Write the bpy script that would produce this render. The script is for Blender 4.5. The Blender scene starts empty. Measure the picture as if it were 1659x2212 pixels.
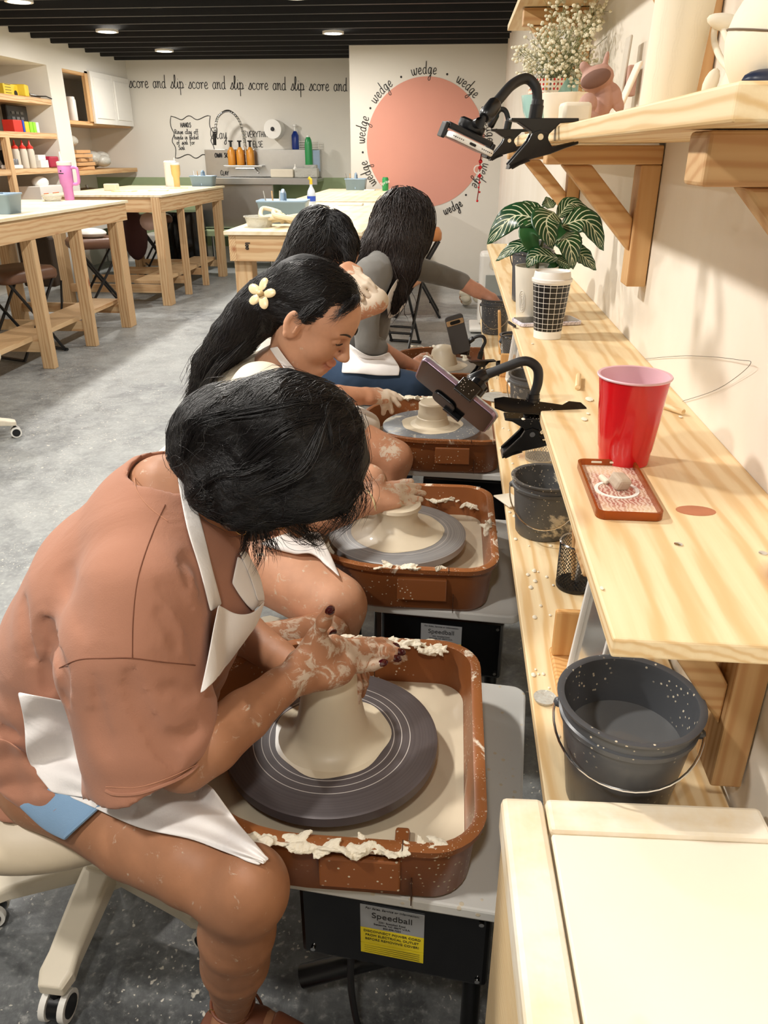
import bpy, math, random
import numpy as np
from mathutils import Vector, Matrix, Euler
random.seed(7); rng = np.random.RandomState(11)
S = bpy.context.scene
PI = math.pi
# ---------------------------------------------------------------- camera, world, exposure
PITCH, YAW, EYE, FPX = math.radians(25.15), math.radians(4.94), 1.45, 1661.0
cd = bpy.data.cameras.new('camera'); cam = bpy.data.objects.new('camera', cd)
S.collection.objects.link(cam); S.camera = cam
cam.location = (0, 0, EYE); cam.rotation_euler = (PI/2 - PITCH, 0, YAW)
cd.sensor_width = 36; cd.lens = 36*FPX/2212; cd.clip_start = .05
S.view_settings.view_transform = 'Standard'; S.view_settings.look = 'None'
S.view_settings.gamma = 1; S.view_settings.exposure = 0.0
S.view_settings.use_curve_mapping = False
w = bpy.data.worlds.new('world'); S.world = w; w.use_nodes = True
w.node_tree.nodes['Background'].inputs[0].default_value = (1, .965, .92, 1)
w.node_tree.nodes['Background'].inputs[1].default_value = 0.42
LAMP_W = 25.0
# ceiling can lights: (x, y); the light itself is made with each can below
CANS = [(-3.4, 8.4), (-3.4, 10.0), (-1.25, 8.7), (-1.25, 6.75), (-3.4, 6.75), (-3.4, 5.0), (-3.4, 3.3),
        (-1.25, 4.9), (-1.25, 3.2), (-1.2, 1.6), (-1.2, 0.1), (-3.4, 1.6), (-.12, -.45)]
LK = [1.15, 1.15, 1.15, 1.15, 1.15, 1.15, 1.0, 1.1, 1.2, 1.75, 1.15, .6, .66]
# ---------------------------------------------------------------- pixel -> place helpers (photo frame 1659 x 2212)
def ray(u, v):
    a = (u-829.5)/FPX; b = (1106-v)/FPX
    fw = math.cos(PITCH)+b*math.sin(PITCH); up = -math.sin(PITCH)+b*math.cos(PITCH)
    return np.array((a*math.cos(YAW)-fw*math.sin(YAW), fw*math.cos(YAW)+a*math.sin(YAW), up))
O3 = np.array((0, 0, EYE))
def AY(u, v, y): r = ray(u, v); return O3 + r*(y/r[1])
def AZ(u, v, z): r = ray(u, v); return O3 + r*((z-EYE)/r[2])
def AX(u, v, x): r = ray(u, v); return O3 + r*(x/r[0])
# ---------------------------------------------------------------- objects
COL = S.collection
def meshobj(name, V, F, mat=None, parent=None, smooth=False, mats=None, fm=None):
    me = bpy.data.meshes.new(name)
    V = np.asarray(V, dtype=np.float32)
    if isinstance(F, np.ndarray) and F.ndim == 2:
        n, k = F.shape
        me.vertices.add(len(V)); me.vertices.foreach_set('co', V.ravel())
        me.loops.add(n*k); me.loops.foreach_set('vertex_index', F.astype(np.int32).ravel())
        me.polygons.add(n); me.polygons.foreach_set('loop_start', np.arange(0, n*k, k, dtype=np.int32))
        me.polygons.foreach_set('loop_total', np.full(n, k, dtype=np.int32))
        me.update(calc_edges=True); me.validate()
    else:
        me.from_pydata([tuple(map(float, v)) for v in V], [], [tuple(int(i) for i in f) for f in F]); me.update()
    for m in (mats or ([mat] if mat else [])): me.materials.append(m)
    if fm is not None: me.polygons.foreach_set('material_index', np.asarray(fm, dtype=np.int32))
    if smooth: me.polygons.foreach_set('use_smooth', np.ones(len(me.polygons), dtype=bool))
    o = bpy.data.objects.new(name, me); COL.objects.link(o)
    if parent is not None: setpar(o, parent)
    return o
def setpar(o, p):
    o.parent = p
    if p.type == 'EMPTY': o.matrix_parent_inverse = Matrix.Translation(-p.location)
def tag(o, label=None, cat=None, group=None, kind=None):
    if label: o['label'] = label
    if cat: o['category'] = cat
    if group: o['group'] = group
    if kind: o['kind'] = kind
    return o
def thing(name, loc, label, cat, group=None):
    o = bpy.data.objects.new(name, None); COL.objects.link(o)
    o.location = tuple(float(c) for c in loc); o.empty_display_size = .05
    return tag(o, label, cat, group)
def dup(root, dloc, rotz=0, label=None, group=None):
    r = root.copy(); COL.objects.link(r)
    r.location = (root.location[0]+dloc[0], root.location[1]+dloc[1], root.location[2]+dloc[2])
    r.rotation_euler = (0, 0, rotz)
    if label: r['label'] = label
    if group: r['group'] = group
    for ch in list(root.children):
        c = ch.copy(); COL.objects.link(c); c.parent = r; c.matrix_parent_inverse = ch.matrix_parent_inverse.copy()
        for g in list(ch.children):
            q = g.copy(); COL.objects.link(q); q.parent = c; q.matrix_parent_inverse = g.matrix_parent_inverse.copy()
    return r
def bev(o, wd=.003, seg=2):
    m = o.modifiers.new('bevel', 'BEVEL'); m.width = wd; m.segments = seg; m.limit_method = 'ANGLE'; m.angle_limit = .7
    return o
def R3(rx=0, ry=0, rz=0): return np.array(Euler((rx, ry, rz)).to_matrix())
class MB:
    def __init__(s): s.V = []; s.F = []; s.n = 0; s.M = []; s.m = 0
    def add(s, V, F):
        V = np.asarray(V, float); s.V.append(V); s.F += [tuple(i+s.n for i in f) for f in F]; s.M += [s.m]*len(F); s.n += len(V); return s
    def box(s, c, d, R=None):
        c = np.array(c, float); h = np.array(d, float)/2
        V = np.array([(x, y, z) for x in (-1, 1) for y in (-1, 1) for z in (-1, 1)])*h
        if R is not None: V = V @ np.asarray(R).T
        return s.add(V+c, [(0, 1, 3, 2), (4, 6, 7, 5), (0, 4, 5, 1), (2, 3, 7, 6), (0, 2, 6, 4), (1, 5, 7, 3)])
    def b2(s, lo, hi): lo = np.array(lo, float); hi = np.array(hi, float); return s.box((lo+hi)/2, hi-lo)
    def lathe(s, prof, c=(0, 0, 0), n=40, R=None, sx=1, sy=1, cap=True, wob=None):
        a = np.arange(n)*2*PI/n; V = []
        for k, (r, z) in enumerate(prof):
            rr = r*(1+(wob(a, z) if wob else 0))
            V.append(np.stack([np.cos(a)*rr*sx, np.sin(a)*rr*sy, np.full(n, z)+0*a], 1))
        V = np.concatenate(V); F = []
        for k in range(len(prof)-1):
            for i in range(n):
                j = (i+1) % n; F.append((k*n+i, k*n+j, (k+1)*n+j, (k+1)*n+i))
        if cap: F.append(tuple(range(n-1, -1, -1))); F.append(tuple((len(prof)-1)*n+i for i in range(n)))
        if R is not None: V = V @ np.asarray(R).T
        return s.add(V+np.array(c, float), F)
    def tube(s, P, r, n=10, cap=True, flat=1.0):
        P = np.asarray(P, float); m = len(P); r = np.broadcast_to(np.asarray(r, float), (m,))
        T = np.gradient(P, axis=0); T /= np.linalg.norm(T, axis=1)[:, None]+1e-12
        u = np.cross(T[0], (0, 0, 1)); 
        if np.linalg.norm(u) < .1: u = np.cross(T[0], (0, 1, 0))
        u /= np.linalg.norm(u); V = []; a = np.arange(n)*2*PI/n
        for k in range(m):
            u = u - T[k]*np.dot(u, T[k]); u /= np.linalg.norm(u)+1e-12; v = np.cross(T[k], u)
            V.append(P[k]+r[k]*(np.cos(a)[:, None]*u+flat*np.sin(a)[:, None]*v))
        F = []
        for k in range(m-1):
            for i in range(n):
                j = (i+1) % n; F.append((k*n+i, k*n+j, (k+1)*n+j, (k+1)*n+i))
        if cap: F.append(tuple(range(n-1, -1, -1))); F.append(tuple((m-1)*n+i for i in range(n)))
        return s.add(np.concatenate(V), F)
    def prism(s, pts, h, M=None):     # outline in local xy, extruded 0..h on local z; M: 3x4 (cols x,y,z,origin)
        n = len(pts); V = [(x, y, 0) for x, y in pts]+[(x, y, h) for x, y in pts]; V = np.array(V, float)
        if M is not None: M = np.asarray(M, float); V = V @ M[:, :3].T + M[:, 3]
        F = [tuple(range(n-1, -1, -1)), tuple(range(n, 2*n))]+[(i, (i+1) % n, n+(i+1) % n, n+i) for i in range(n)]
        return s.add(V, F)
    def ball(s, c, r, n=12, sc=(1, 1, 1), R=None):
        prof = [(max(1e-4, math.sin(t)), -math.cos(t)) for t in np.linspace(0.02, PI-.02, n//2+2)]
        a = np.arange(n)*2*PI/n; V = np.concatenate([np.stack([np.cos(a)*p, np.sin(a)*p, np.full(n, z)], 1) for p, z in prof])*np.array(sc)*r
        F = []
        for k in range(len(prof)-1):
            for i in range(n):
                j = (i+1) % n; F.append((k*n+i, k*n+j, (k+1)*n+j, (k+1)*n+i))
        F.append(tuple(range(n-1, -1, -1))); F.append(tuple((len(prof)-1)*n+i for i in range(n)))
        if R is not None: V = V @ np.asarray(R).T
        return s.add(V+np.array(c, float), F)
    def o(s, name, mat, parent=None, smooth=False, bevel=0, mats=None):
        ob = meshobj(name, np.concatenate(s.V), s.F, mat, parent, smooth, mats, s.M if mats else None)
        if smooth:
            for e in [ob.data]:
                try: e.set_sharp_from_angle(angle=.75)
                except Exception: pass
        if bevel: bev(ob, bevel)
        return ob
def cr(P, n=6, closed=False):      # Catmull-Rom through the points
    P = [np.array(p, float) for p in P]
    if closed: Q = [P[-1]]+P+[P[0], P[1]]
    else: Q = [2*P[0]-P[1]]+P+[2*P[-1]-P[-2]]
    out = []
    for i in range(1, len(Q)-2):
        for t in np.arange(n)/n:
            a, b, c, d = Q[i-1], Q[i], Q[i+1], Q[i+2]
            out.append(.5*((2*b)+(c-a)*t+(2*a-5*b+4*c-d)*t*t+(3*b-a-3*c+d)*t**3))
    if not closed: out.append(P[-1])
    return np.array(out)
def rrect(w, d, r, n=6):
    pts = []
    for cx, cy, a0 in ((w/2-r, d/2-r, 0), (-w/2+r, d/2-r, PI/2), (-w/2+r, -d/2+r, PI), (w/2-r, -d/2+r, 1.5*PI)):
        for k in range(n+1): a = a0+k*PI/2/n; pts.append((cx+r*math.cos(a), cy+r*math.sin(a)))
    return pts
# ---------------------------------------------------------------- materials
class N:
    def __init__(s, name):
        s.m = bpy.data.materials.new(name); s.m.use_nodes = True; s.t = s.m.node_tree; s.n = s.t.nodes
        s.b = s.n['Principled BSDF']; s.tc = s.new('ShaderNodeTexCoord')
    def new(s, t, **k):
        x = s.n.new(t)
        for a, b in k.items(): setattr(x, a, b)
        return x
    def L(s, a, b): s.t.links.new(a, b)
    def mp(s, scale=(1, 1, 1), rot=(0, 0, 0), loc=(0, 0, 0)):
        x = s.new('ShaderNodeMapping'); x.inputs['Scale'].default_value = scale; x.inputs['Rotation'].default_value = rot; x.inputs['Location'].default_value = loc
        s.L(s.tc.outputs['Object'], x.inputs[0]); return x.outputs[0]
    def noise(s, vec, scale=5, det=4, rough=.55, dist=0):
        x = s.new('ShaderNodeTexNoise'); x.inputs['Scale'].default_value = scale; x.inputs['Detail'].default_value = det
        x.inputs['Roughness'].default_value = rough; x.inputs['Distortion'].default_value = dist
        if vec is not None: s.L(vec, x.inputs['Vector'])
        return x.outputs['Fac']
    def ramp(s, f, stops, interp='LINEAR'):
        x = s.new('ShaderNodeValToRGB'); x.color_ramp.interpolation = interp; e = x.color_ramp.elements
        while len(e) < len(stops): e.new(.5)
        for el, (p, c) in zip(e, stops):
            el.position = p; el.color = (c, c, c, 1) if isinstance(c, (int, float)) else (*c, 1)
        s.L(f, x.inputs[0]); return x.outputs[0]
    def mix(s, f, a, b, mode='MIX'):
        x = s.new('ShaderNodeMix', data_type='RGBA', blend_type=mode)
        for i, v in ((0, f), (6, a), (7, b)):
            if hasattr(v, 'is_linked'): s.L(v, x.inputs[i])
            elif isinstance(v, (int, float)): x.inputs[i].default_value = v if i == 0 else (v, v, v, 1)
            else: x.inputs[i].default_value = (*v, 1)
        return x.outputs[2]
    def math(s, op, a, b=0.0, c=None):
        x = s.new('ShaderNodeMath', operation=op)
        for i, v in ((0, a), (1, b), (2, c)):
            if v is None: continue
            if hasattr(v, 'is_linked'): s.L(v, x.inputs[i])
            else: x.inputs[i].default_value = v
        return x.outputs[0]
    def attr(s, n):
        x = s.new('ShaderNodeAttribute'); x.attribute_name = n; return x.outputs['Fac']
    def bump(s, h, st=.3, dist=.01):
        x = s.new('ShaderNodeBump'); x.inputs['Strength'].default_value = st; x.inputs['Distance'].default_value = dist
        s.L(h, x.inputs['Height']); s.L(x.outputs[0], s.b.inputs['Normal'])
    def set(s, **k):
        for a, v in k.items():
            i = s.b.inputs[{'col': 'Base Color', 'rough': 'Roughness', 'metal': 'Metallic', 'trans': 'Transmission Weight', 'ior': 'IOR',
                            'sss': 'Subsurface Weight', 'coat': 'Coat Weight', 'spec': 'Specular IOR Level', 'alpha': 'Alpha', 'emc': 'Emission Color', 'ems': 'Emission Strength', 'sheen': 'Sheen Weight'}[a]]
            if hasattr(v, 'is_linked'): s.L(v, i)
            elif isinstance(v, (int, float)): i.default_value = v
            else: i.default_value = (*v, 1)
        return s
def H(h):   # sRGB hex / 0-255 triple -> linear
    c = [x/255 for x in h]; return tuple(x/12.92 if x <= .04045 else ((x+.055)/1.055)**2.4 for x in c)
def plain(name, rgb, rough=.5, var=.06, metal=0, scale=20, bump=0, **k):
    n = N(name); c = H(rgb); f = n.noise(n.mp(), scale, 4)
    n.set(col=n.mix(f, tuple(x*(1-var) for x in c), tuple(min(1, x*(1+var)) for x in c)), rough=rough, metal=metal, **k)
    if bump: n.bump(f, bump, .004)
    return n.m
def wood(name, light, dark, axis=1, ring=14, plaster=0, knots=True):
    n = N(name); sc = [1, 1, 1]; sc[axis] = .10; v = n.mp(tuple(sc))
    big = n.noise(v, 2.6, 3, .5); 
    w_ = n.new('ShaderNodeTexWave', wave_type='RINGS', rings_direction='XYZ'[axis]); w_.inputs['Scale'].default_value = ring
    w_.inputs['Distortion'].default_value = 5.5; w_.inputs['Detail'].default_value = 2.5; w_.inputs['Detail Scale'].default_value = .9
    n.L(v, w_.inputs['Vector'])
    sc2 = [60, 60, 60]; sc2[axis] = 2.2; fib = n.noise(n.mp(tuple(sc2)), 1.6, 3, .6)
    g = n.ramp(w_.outputs['Fac'], [(0, 0), (.55, .25), (.85, .8), (1, 1)])
    c = n.mix(g, H(light), H(dark)); c = n.mix(n.ramp(big, [(.35, 0), (.7, .45)]), c, H([int(a*.93) for a in light]))
    c = n.mix(n.ramp(fib, [(.3, .25), (.6, 0)]), c, H(dark))
    if knots:
        vo = n.new('ShaderNodeTexVoronoi'); vo.inputs['Scale'].default_value = 3.2; s3 = [1, 1, 1]; s3[axis] = .5; n.L(n.mp(tuple(s3)), vo.inputs['Vector'])
        kk = n.ramp(vo.outputs['Distance'], [(.035, 1), (.06, .35), (.085, 0)]); c = n.mix(kk, c, H((158, 98, 62)))
    if plaster:
        pn = n.noise(n.mp((1, 1, 1)), 3.5, 6, .65); c = n.mix(n.ramp(pn, [(.42, 0), (.6, plaster)]), c, H((244, 236, 220)))
    n.set(col=c, rough=.55, spec=.35); n.bump(fib, .25, .0015); return n.m
PINE = {a: wood('pine_'+'xyz'[a], (242, 221, 180), (218, 180, 124), a, 34) for a in range(3)}
FIR = {a: wood('fir_'+'xyz'[a], (220, 182, 132), (196, 146, 96), a, 24, knots=False) for a in range(3)}
STUD = {a: wood('stud_'+'xyz'[a], (218, 188, 146), (190, 146, 102), a, 30) for a in range(3)}
PLY = wood('birch_ply', (240, 226, 190), (226, 202, 152), 1, 6, plaster=.5, knots=False)
WALLM = N('wall_paint'); f_ = WALLM.noise(WALLM.mp(), 1.2, 5); WALLM.set(col=WALLM.mix(f_, H((226, 222, 212)), H((236, 232, 223))), rough=.8); WALLM.bump(WALLM.noise(WALLM.mp(), 60, 3), .1, .002)
WALLW = N('wall_paint_warm'); f_ = WALLW.noise(WALLW.mp((1, 1, .6)), 2.2, 5, .6); WALLW.set(col=WALLW.mix(WALLW.ramp(f_, [(.35, 0), (.7, 1)]), H((238, 231, 219)), H((229, 220, 204))), rough=.7); WALLW.bump(WALLW.noise(WALLW.mp(), 45, 3), .12, .002)
GREEN = plain('sage_green_paint', (160, 176, 136), .7)
BLACK = plain('black_ceiling_paint', (22, 22, 25), .6)
INK = plain('black_marker_ink', (40, 38, 38), .7)
PINK = plain('pink_paint', (224, 158, 140), .75, .03, scale=2)
BLK = plain('black_plastic', (18, 18, 20), .32, .2); BLKG = plain('gloss_black_plastic', (12, 12, 13), .16, .2)
RUB = plain('black_rubber', (24, 24, 26), .55)
STEEL = plain('stainless_steel', (190, 190, 188), .3, .05, metal=1); CHROME = plain('chrome', (220, 220, 220), .12, .02, metal=1)
WHITEP = plain('white_plastic', (238, 236, 230), .35, .02); CREAMP = plain('cream_plastic', (226, 216, 196), .4, .04)
GREY = plain('grey_metal', (120, 120, 122), .4, .1, metal=.6)
BLUEC = plain('blue_grey_plastic', (142, 166, 186), .4, .05)
# floor: dark painted concrete with pale scuffs and dried clay spatter
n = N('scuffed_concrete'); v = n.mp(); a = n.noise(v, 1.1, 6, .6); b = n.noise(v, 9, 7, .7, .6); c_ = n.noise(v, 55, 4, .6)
sy_ = n.new('ShaderNodeSeparateXYZ'); n.L(v, sy_.inputs[0]); near = n.math('ADD', n.math('MULTIPLY_ADD', sy_.outputs[1], -.75, 1.15), n.math('MULTIPLY', a, .6)); near = n.ramp(near, [(0, 0), (.15, 0), (.9, 1)])   # blackish coat by the wheels, with near-end shade painted into the floor colour
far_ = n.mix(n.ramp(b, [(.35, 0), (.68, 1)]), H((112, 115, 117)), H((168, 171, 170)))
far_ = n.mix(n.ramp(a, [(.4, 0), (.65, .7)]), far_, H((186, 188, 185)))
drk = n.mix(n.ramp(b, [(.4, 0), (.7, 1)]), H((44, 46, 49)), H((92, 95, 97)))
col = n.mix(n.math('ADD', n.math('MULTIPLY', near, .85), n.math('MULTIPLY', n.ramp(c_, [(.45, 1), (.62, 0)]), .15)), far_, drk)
col = n.mix(n.ramp(c_, [(.58, 0), (.74, .5)]), col, H((176, 176, 172)))
for sc, th, dd in ((26, .16, 1), (70, .2, 2), (9, .075, 3)):
    vo = n.new('ShaderNodeTexVoronoi'); vo.inputs['Scale'].default_value = sc; vo.inputs['Randomness'].default_value = 1
    dv = n.new('ShaderNodeVectorMath', operation='ADD'); nz = n.new('ShaderNodeTexNoise'); nz.inputs['Scale'].default_value = sc*2.2
    sv = n.new('ShaderNodeVectorMath', operation='SCALE'); sv.inputs['Scale'].default_value = .9/sc
    n.L(v, nz.inputs['Vector']); n.L(nz.outputs['Color'], sv.inputs[0]); n.L(v, dv.inputs[0]); n.L(sv.outputs[0], dv.inputs[1]); n.L(dv.outputs[0], vo.inputs['Vector'])
    msk = n.ramp(n.noise(v, 1.7+dd, 3), [(.48, 0), (.56, 1)])
    col = n.mix(n.math('MULTIPLY', n.ramp(vo.outputs['Distance'], [(th*.6, .85), (th, 0)]), msk), col, H((222, 216, 202)))
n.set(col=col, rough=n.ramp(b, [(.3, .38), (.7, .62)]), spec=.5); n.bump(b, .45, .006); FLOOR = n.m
def spatter(name, base, rough, clay=(214, 202, 178), amt=.5, scale=14, **k):     # coloured plastic with dried clay splashes
    n = N(name); v = n.mp(); f = n.noise(v, scale*.35, 6, .7, 1.2); vo = n.new('ShaderNodeTexVoronoi'); vo.inputs['Scale'].default_value = scale*8; n.L(v, vo.inputs['Vector'])
    m1 = n.ramp(f, [(.64-.1*amt, 0), (.70-.1*amt, .85)]); m2 = n.math('MULTIPLY', n.ramp(vo.outputs['Distance'], [(.14, 1), (.2, 0)]), n.ramp(n.noise(v, scale*.5, 2), [(.5-.1*amt, 0), (.55, 1)]))
    mm = n.math('MAXIMUM', m1, m2); c = n.mix(mm, H(base), H(clay))
    n.set(col=c, rough=n.mix(mm, rough, .75), **k); n.bump(mm, .25, .002); return n.m
BUCKET = spatter('clay_spattered_grey_plastic', (78, 80, 84), .3, amt=.15)
BUCKETD = spatter('clay_caked_grey_plastic', (84, 84, 84), .45, amt=.9, scale=16)
PANM = spatter('clay_smeared_brown_plastic', (138, 82, 44), .33, amt=.12, scale=12)
RIMM = spatter('clay_caked_brown_rim', (146, 90, 50), .35, (232, 222, 202), amt=.75, scale=30)
TABM = spatter('clay_spotted_white_plastic', (214, 214, 210), .3, amt=0, scale=6)
CLAYM = plain('wet_clay', (218, 206, 182), .42, .05, scale=9, coat=.12)
SLIP = plain('clay_slip', (216, 203, 178), .26, .04, scale=5, coat=.25)
DRYC = plain('dry_clay', (232, 224, 204), .8, .06, bump=.3)
# ================================================================= THE ROOM
CEIL = 2.5
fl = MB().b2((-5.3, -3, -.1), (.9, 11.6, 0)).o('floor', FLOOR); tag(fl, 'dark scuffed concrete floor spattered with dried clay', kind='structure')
ce = MB().b2((-5.3, -3, CEIL+.28), (.9, 11.6, CEIL+.32)).o('ceiling', BLACK); tag(ce, 'black painted ceiling deck above open joists', kind='structure')
y = -2.6
while y < 11.3:
    x1 = .52
    j = MB().b2((-4.42 if y < 11 else -4.4, y-.02, CEIL), (x1, y+.025, CEIL+.28)).o('joist', BLACK, ce); y += .425
for x, y0 in ((-2.6, 7.2), (-2.35, 8.0), (-2.0, 8.85)):
    MB().b2((x-.05, y0, CEIL+.05), (x+.05, y0+.42, CEIL+.25)).o('blocking', plain('dark_grey_timber', (46, 46, 48), .6), ce)
# right wall (slightly set back beyond the benches) and the circle wall block
wr = MB(); pts = [(.395, -3), (.395, 4.0), (.5, 9.8), (.5, 11.6), (.9, 11.6), (.9, -3)]
wr.prism(pts, CEIL+.3, [[1, 0, 0, 0], [0, 1, 0, 0], [0, 0, 1, 0]]); wr = wr.o('wall_right', WALLW.m); tag(wr, 'warm white plaster wall behind the shelves', kind='structure')
wc = MB().b2((-1.235, 9.8, 0), (.55, 11.6, CEIL+.02)).o('wall_back_right', WALLM.m); tag(wc, 'white projecting wall with a pink painted circle', kind='structure')
a_ = np.linspace(0, 2*PI, 97)[:-1]
cc = np.array((-.37, 9.8, 1.525)); Cv = [(cc[0]+.676*math.cos(t), 9.796, cc[2]+.676*math.sin(t)) for t in a_]
o = meshobj('painted_circle', Cv+[(x, 9.8, z) for x, _, z in Cv], [tuple(range(96))]+[(i, i+96, (i+1) % 96+96, (i+1) % 96) for i in range(96)], PINK, wc); tag(o, 'flat pink disc painted on the wall')
wb = MB().b2((-5.3, 11.35, 1.12), (-1.2, 11.6, CEIL+.3)); wb = wb.o('wall_back', WALLM.m); tag(wb, 'grey white back wall above the sink', kind='structure')
wg = MB().b2((-5.3, 11.35, 0), (-1.2, 11.6, 1.12)).o('wall_back_lower', GREEN, wb); tag(wg, 'sage green painted lower band of the wall')
MB().b2((-5.0, 11.3, 0), (-1.24, 11.35, .22)).o('trim_1', WHITEP); tag(bpy.data.objects['trim_1'], 'white baseboard along the back wall', kind='structure')
# left wall with two recesses
XL = -4.4; wl = MB()
wl.b2((-5.3, -3, 0), (-5.02, 11.6, CEIL+.3))                       # back of the recesses
wl.b2((-5.02, -3, 2.28), (XL, 11.35, CEIL+.3))                      # header
wl.b2((-5.02, 9.1, 0), (XL, 9.45, 2.28))                            # pier between recesses
wl.b2((-5.02, -3, 0), (XL, 5.6, 2.28))
wl = wl.o('wall_left', WALLM.m); tag(wl, 'white wall with two shelved recesses', kind='structure')
MB().b2((-5.02, 5.6, 0), (-4.99, 9.1, .14)).o('baseboard_left', WHITEP); tag(bpy.data.objects['baseboard_left'], 'white baseboard in the left recess', kind='structure')
wf = MB().b2((-5.3, -3.2, 0), (.9, -3, CEIL+.3)).o('wall_front', WALLM.m); tag(wf, 'white wall behind the camera', kind='structure')
# ---- handwriting on the walls
GL = {'s': (.62, [[(0, .05), (.25, .55), (.42, 1), (.55, .6), (.5, .12), (.25, 0), (.1, .15)]]), 'c': (.66, [[(.55, .8), (.33, 1), (.08, .7), (.08, .25), (.33, 0), (.64, .2)]]),
      'o': (.78, [[(.35, 1), (.08, .7), (.08, .25), (.35, 0), (.62, .25), (.6, .7), (.35, 1), (.58, .82), (.8, .9)]]), 'r': (.62, [[(0, .9), (.15, .85), (.15, 0), (.2, .6), (.36, .95), (.58, .85)]]),
      'e': (.66, [[(.05, .42), (.48, .55), (.5, .88), (.3, 1), (.08, .6), (.12, .15), (.35, 0), (.65, .22)]]), 'a': (.74, [[(.55, .85), (.3, 1), (.06, .6), (.1, .15), (.3, 0), (.5, .3), (.57, 1), (.56, .2), (.74, .08)]]),
      'n': (.74, [[(0, .9), (.1, 1), (.12, 0), (.16, .6), (.36, 1), (.5, .85), (.52, .12), (.72, .06)]]), 'd': (.76, [[(.55, .85), (.3, 1), (.06, .6), (.1, .15), (.3, 0), (.52, .3), (.62, 2.0), (.57, .2), (.75, .08)]]),
      'l': (.5, [[(0, .2), (.28, 1.2), (.3, 1.95), (.14, 1.8), (.12, .3), (.26, 0), (.48, .2)]]), 'i': (.44, [[(0, .2), (.16, 1), (.14, .2), (.28, 0), (.44, .2)], [(.18, 1.35), (.2, 1.42)]]),
      'p': (.72, [[(0, .8), (.08, 1), (.05, -1.0), (.1, .6), (.34, 1), (.58, .65), (.45, .1), (.15, .1)], [(.5, .05), (.72, .2)]]), 'w': (.95, [[(0, 1), (.06, .2), (.25, 0), (.4, .3), (.44, .95), (.48, .2), (.68, 0), (.84, .4), (.86, 1), (1.0, .9)]]),
      'g': (.72, [[(.55, .85), (.3, 1), (.06, .6), (.12, .1), (.4, .12), (.57, 1), (.5, -.7), (.25, -1), (.08, -.7), (.7, .15)]]), 'y': (.7, [[(0, 1), (.08, .2), (.3, .1), (.5, .95), (.52, 1), (.45, -.7), (.2, -1), (.06, -.7), (.68, .2)]]),
      'C': (1.0, [[(.95, 1.7), (.6, 2.0), (.15, 1.5), (.1, .5), (.45, 0), (.95, .4)]]), 'E': (.8, [[(.7, 1.7), (0.05, 1.7), (.05, 0), (.7, 0)], [(.05, .85), (.6, .85)]]), 'V': (.85, [[(0, 1.7), (.38, 0), (.8, 1.7)]]),
      'R': (.8, [[(.05, 0), (.05, 1.7), (.6, 1.6), (.6, .95), (.08, .85), (.7, 0)]]), 'Y': (.8, [[(0, 1.7), (.38, .9), (.8, 1.7)], [(.38, .9), (.35, 0)]]), 'T': (.8, [[(0, 1.7), (.8, 1.7)], [(.4, 1.7), (.38, 0)]]),
      'H': (.8, [[(.05, 1.7), (.05, 0)], [(.65, 1.7), (.65, 0)], [(.05, .85), (.65, .85)]]), 'I': (.35, [[(.15, 1.7), (.15, 0)]]), 'N': (.85, [[(.05, 0), (.05, 1.7), (.65, 0), (.65, 1.7)]]), 'G': (.85, [[(.7, 1.5), (.4, 1.7), (.05, 1.1), (.1, .2), (.45, 0), (.72, .3), (.72, .75), (.45, .75)]]),
      'L': (.7, [[(.05, 1.7), (.05, 0), (.6, 0)]]), 'S': (.7, [[(.6, 1.5), (.35, 1.7), (.08, 1.35), (.5, .8), (.55, .3), (.3, 0), (0, .2)]]), 'A': (.8, [[(0, 0), (.38, 1.7), (.75, 0)], [(.15, .65), (.6, .65)]]), 'D': (.8, [[(.05, 0), (.05, 1.7), (.5, 1.4), (.65, .8), (.45, .2), (.05, 0)]]),
      'k': (.66, [[(.05, 1.9), (.05, 0), (.1, .5), (.45, .95)], [(.15, .5), (.6, .05)]]), 'u': (.7, [[(0, 1), (.06, .2), (.25, 0), (.5, .3), (.54, 1), (.55, .2), (.7, .1)]]), 'f': (.5, [[(.45, 1.8), (.25, 1.9), (.15, 1.4), (.15, -.6)], [(-.05, .95), (.4, .95)]]),
      't': (.5, [[(.18, 1.6), (.18, .2), (.4, 0)], [(0, 1.05), (.4, 1.05)]]), 'h': (.72, [[(.05, 1.9), (.05, 0), (.1, .6), (.35, 1), (.5, .8), (.55, .05), (.7, .1)]]), 'b': (.66, [[(.05, 1.9), (.05, 0), (.4, .05), (.55, .5), (.35, .95), (.08, .7)]]),
      'O': (.95, [[(.45, 1.7), (.08, 1.2), (.1, .35), (.45, 0), (.8, .5), (.75, 1.3), (.45, 1.7)]]), 'W': (1.1, [[(0, 1.7), (.22, 0), (.5, 1.3), (.75, 0), (1.0, 1.7)]]), '·': (.7, [[(.33, .6), (.36, .62)]]), '-': (.6, [[(.1, .6), (.5, .6)]]), ' ': (.7, []), 'P': (.8, [[(.05, 0), (.05, 1.7), (.6, 1.6), (.6, .95), (.08, .85)]])}
def handwrite(name, text, fn, h, parent, rad=.004, track=.14):
    """fn(s, t) -> world point for s along the line and t up; h is the x-height in metres"""
    mb = MB(); x = 0
    for ch in text:
        wd, st = GL.get(ch) or GL[ch.lower()]
        for q in st:
            P = cr([(x+a*1.0, b, 0) for a, b in q], 4) if len(q) > 2 else np.array([(x+a, b, 0) for a, b in q])
            mb.tube(np.array([fn(p[0]*h, p[1]*h) for p in P]), rad, 5)
        x += wd+track
    return mb.o(name, INK, parent), x*h
def textlen(text, track=.14): return sum(GL[c][0]+track for c in text)
TX = 'score and slip·score and slip·score and slip·score and'
hh = 2.93/textlen(TX, .03)
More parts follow.
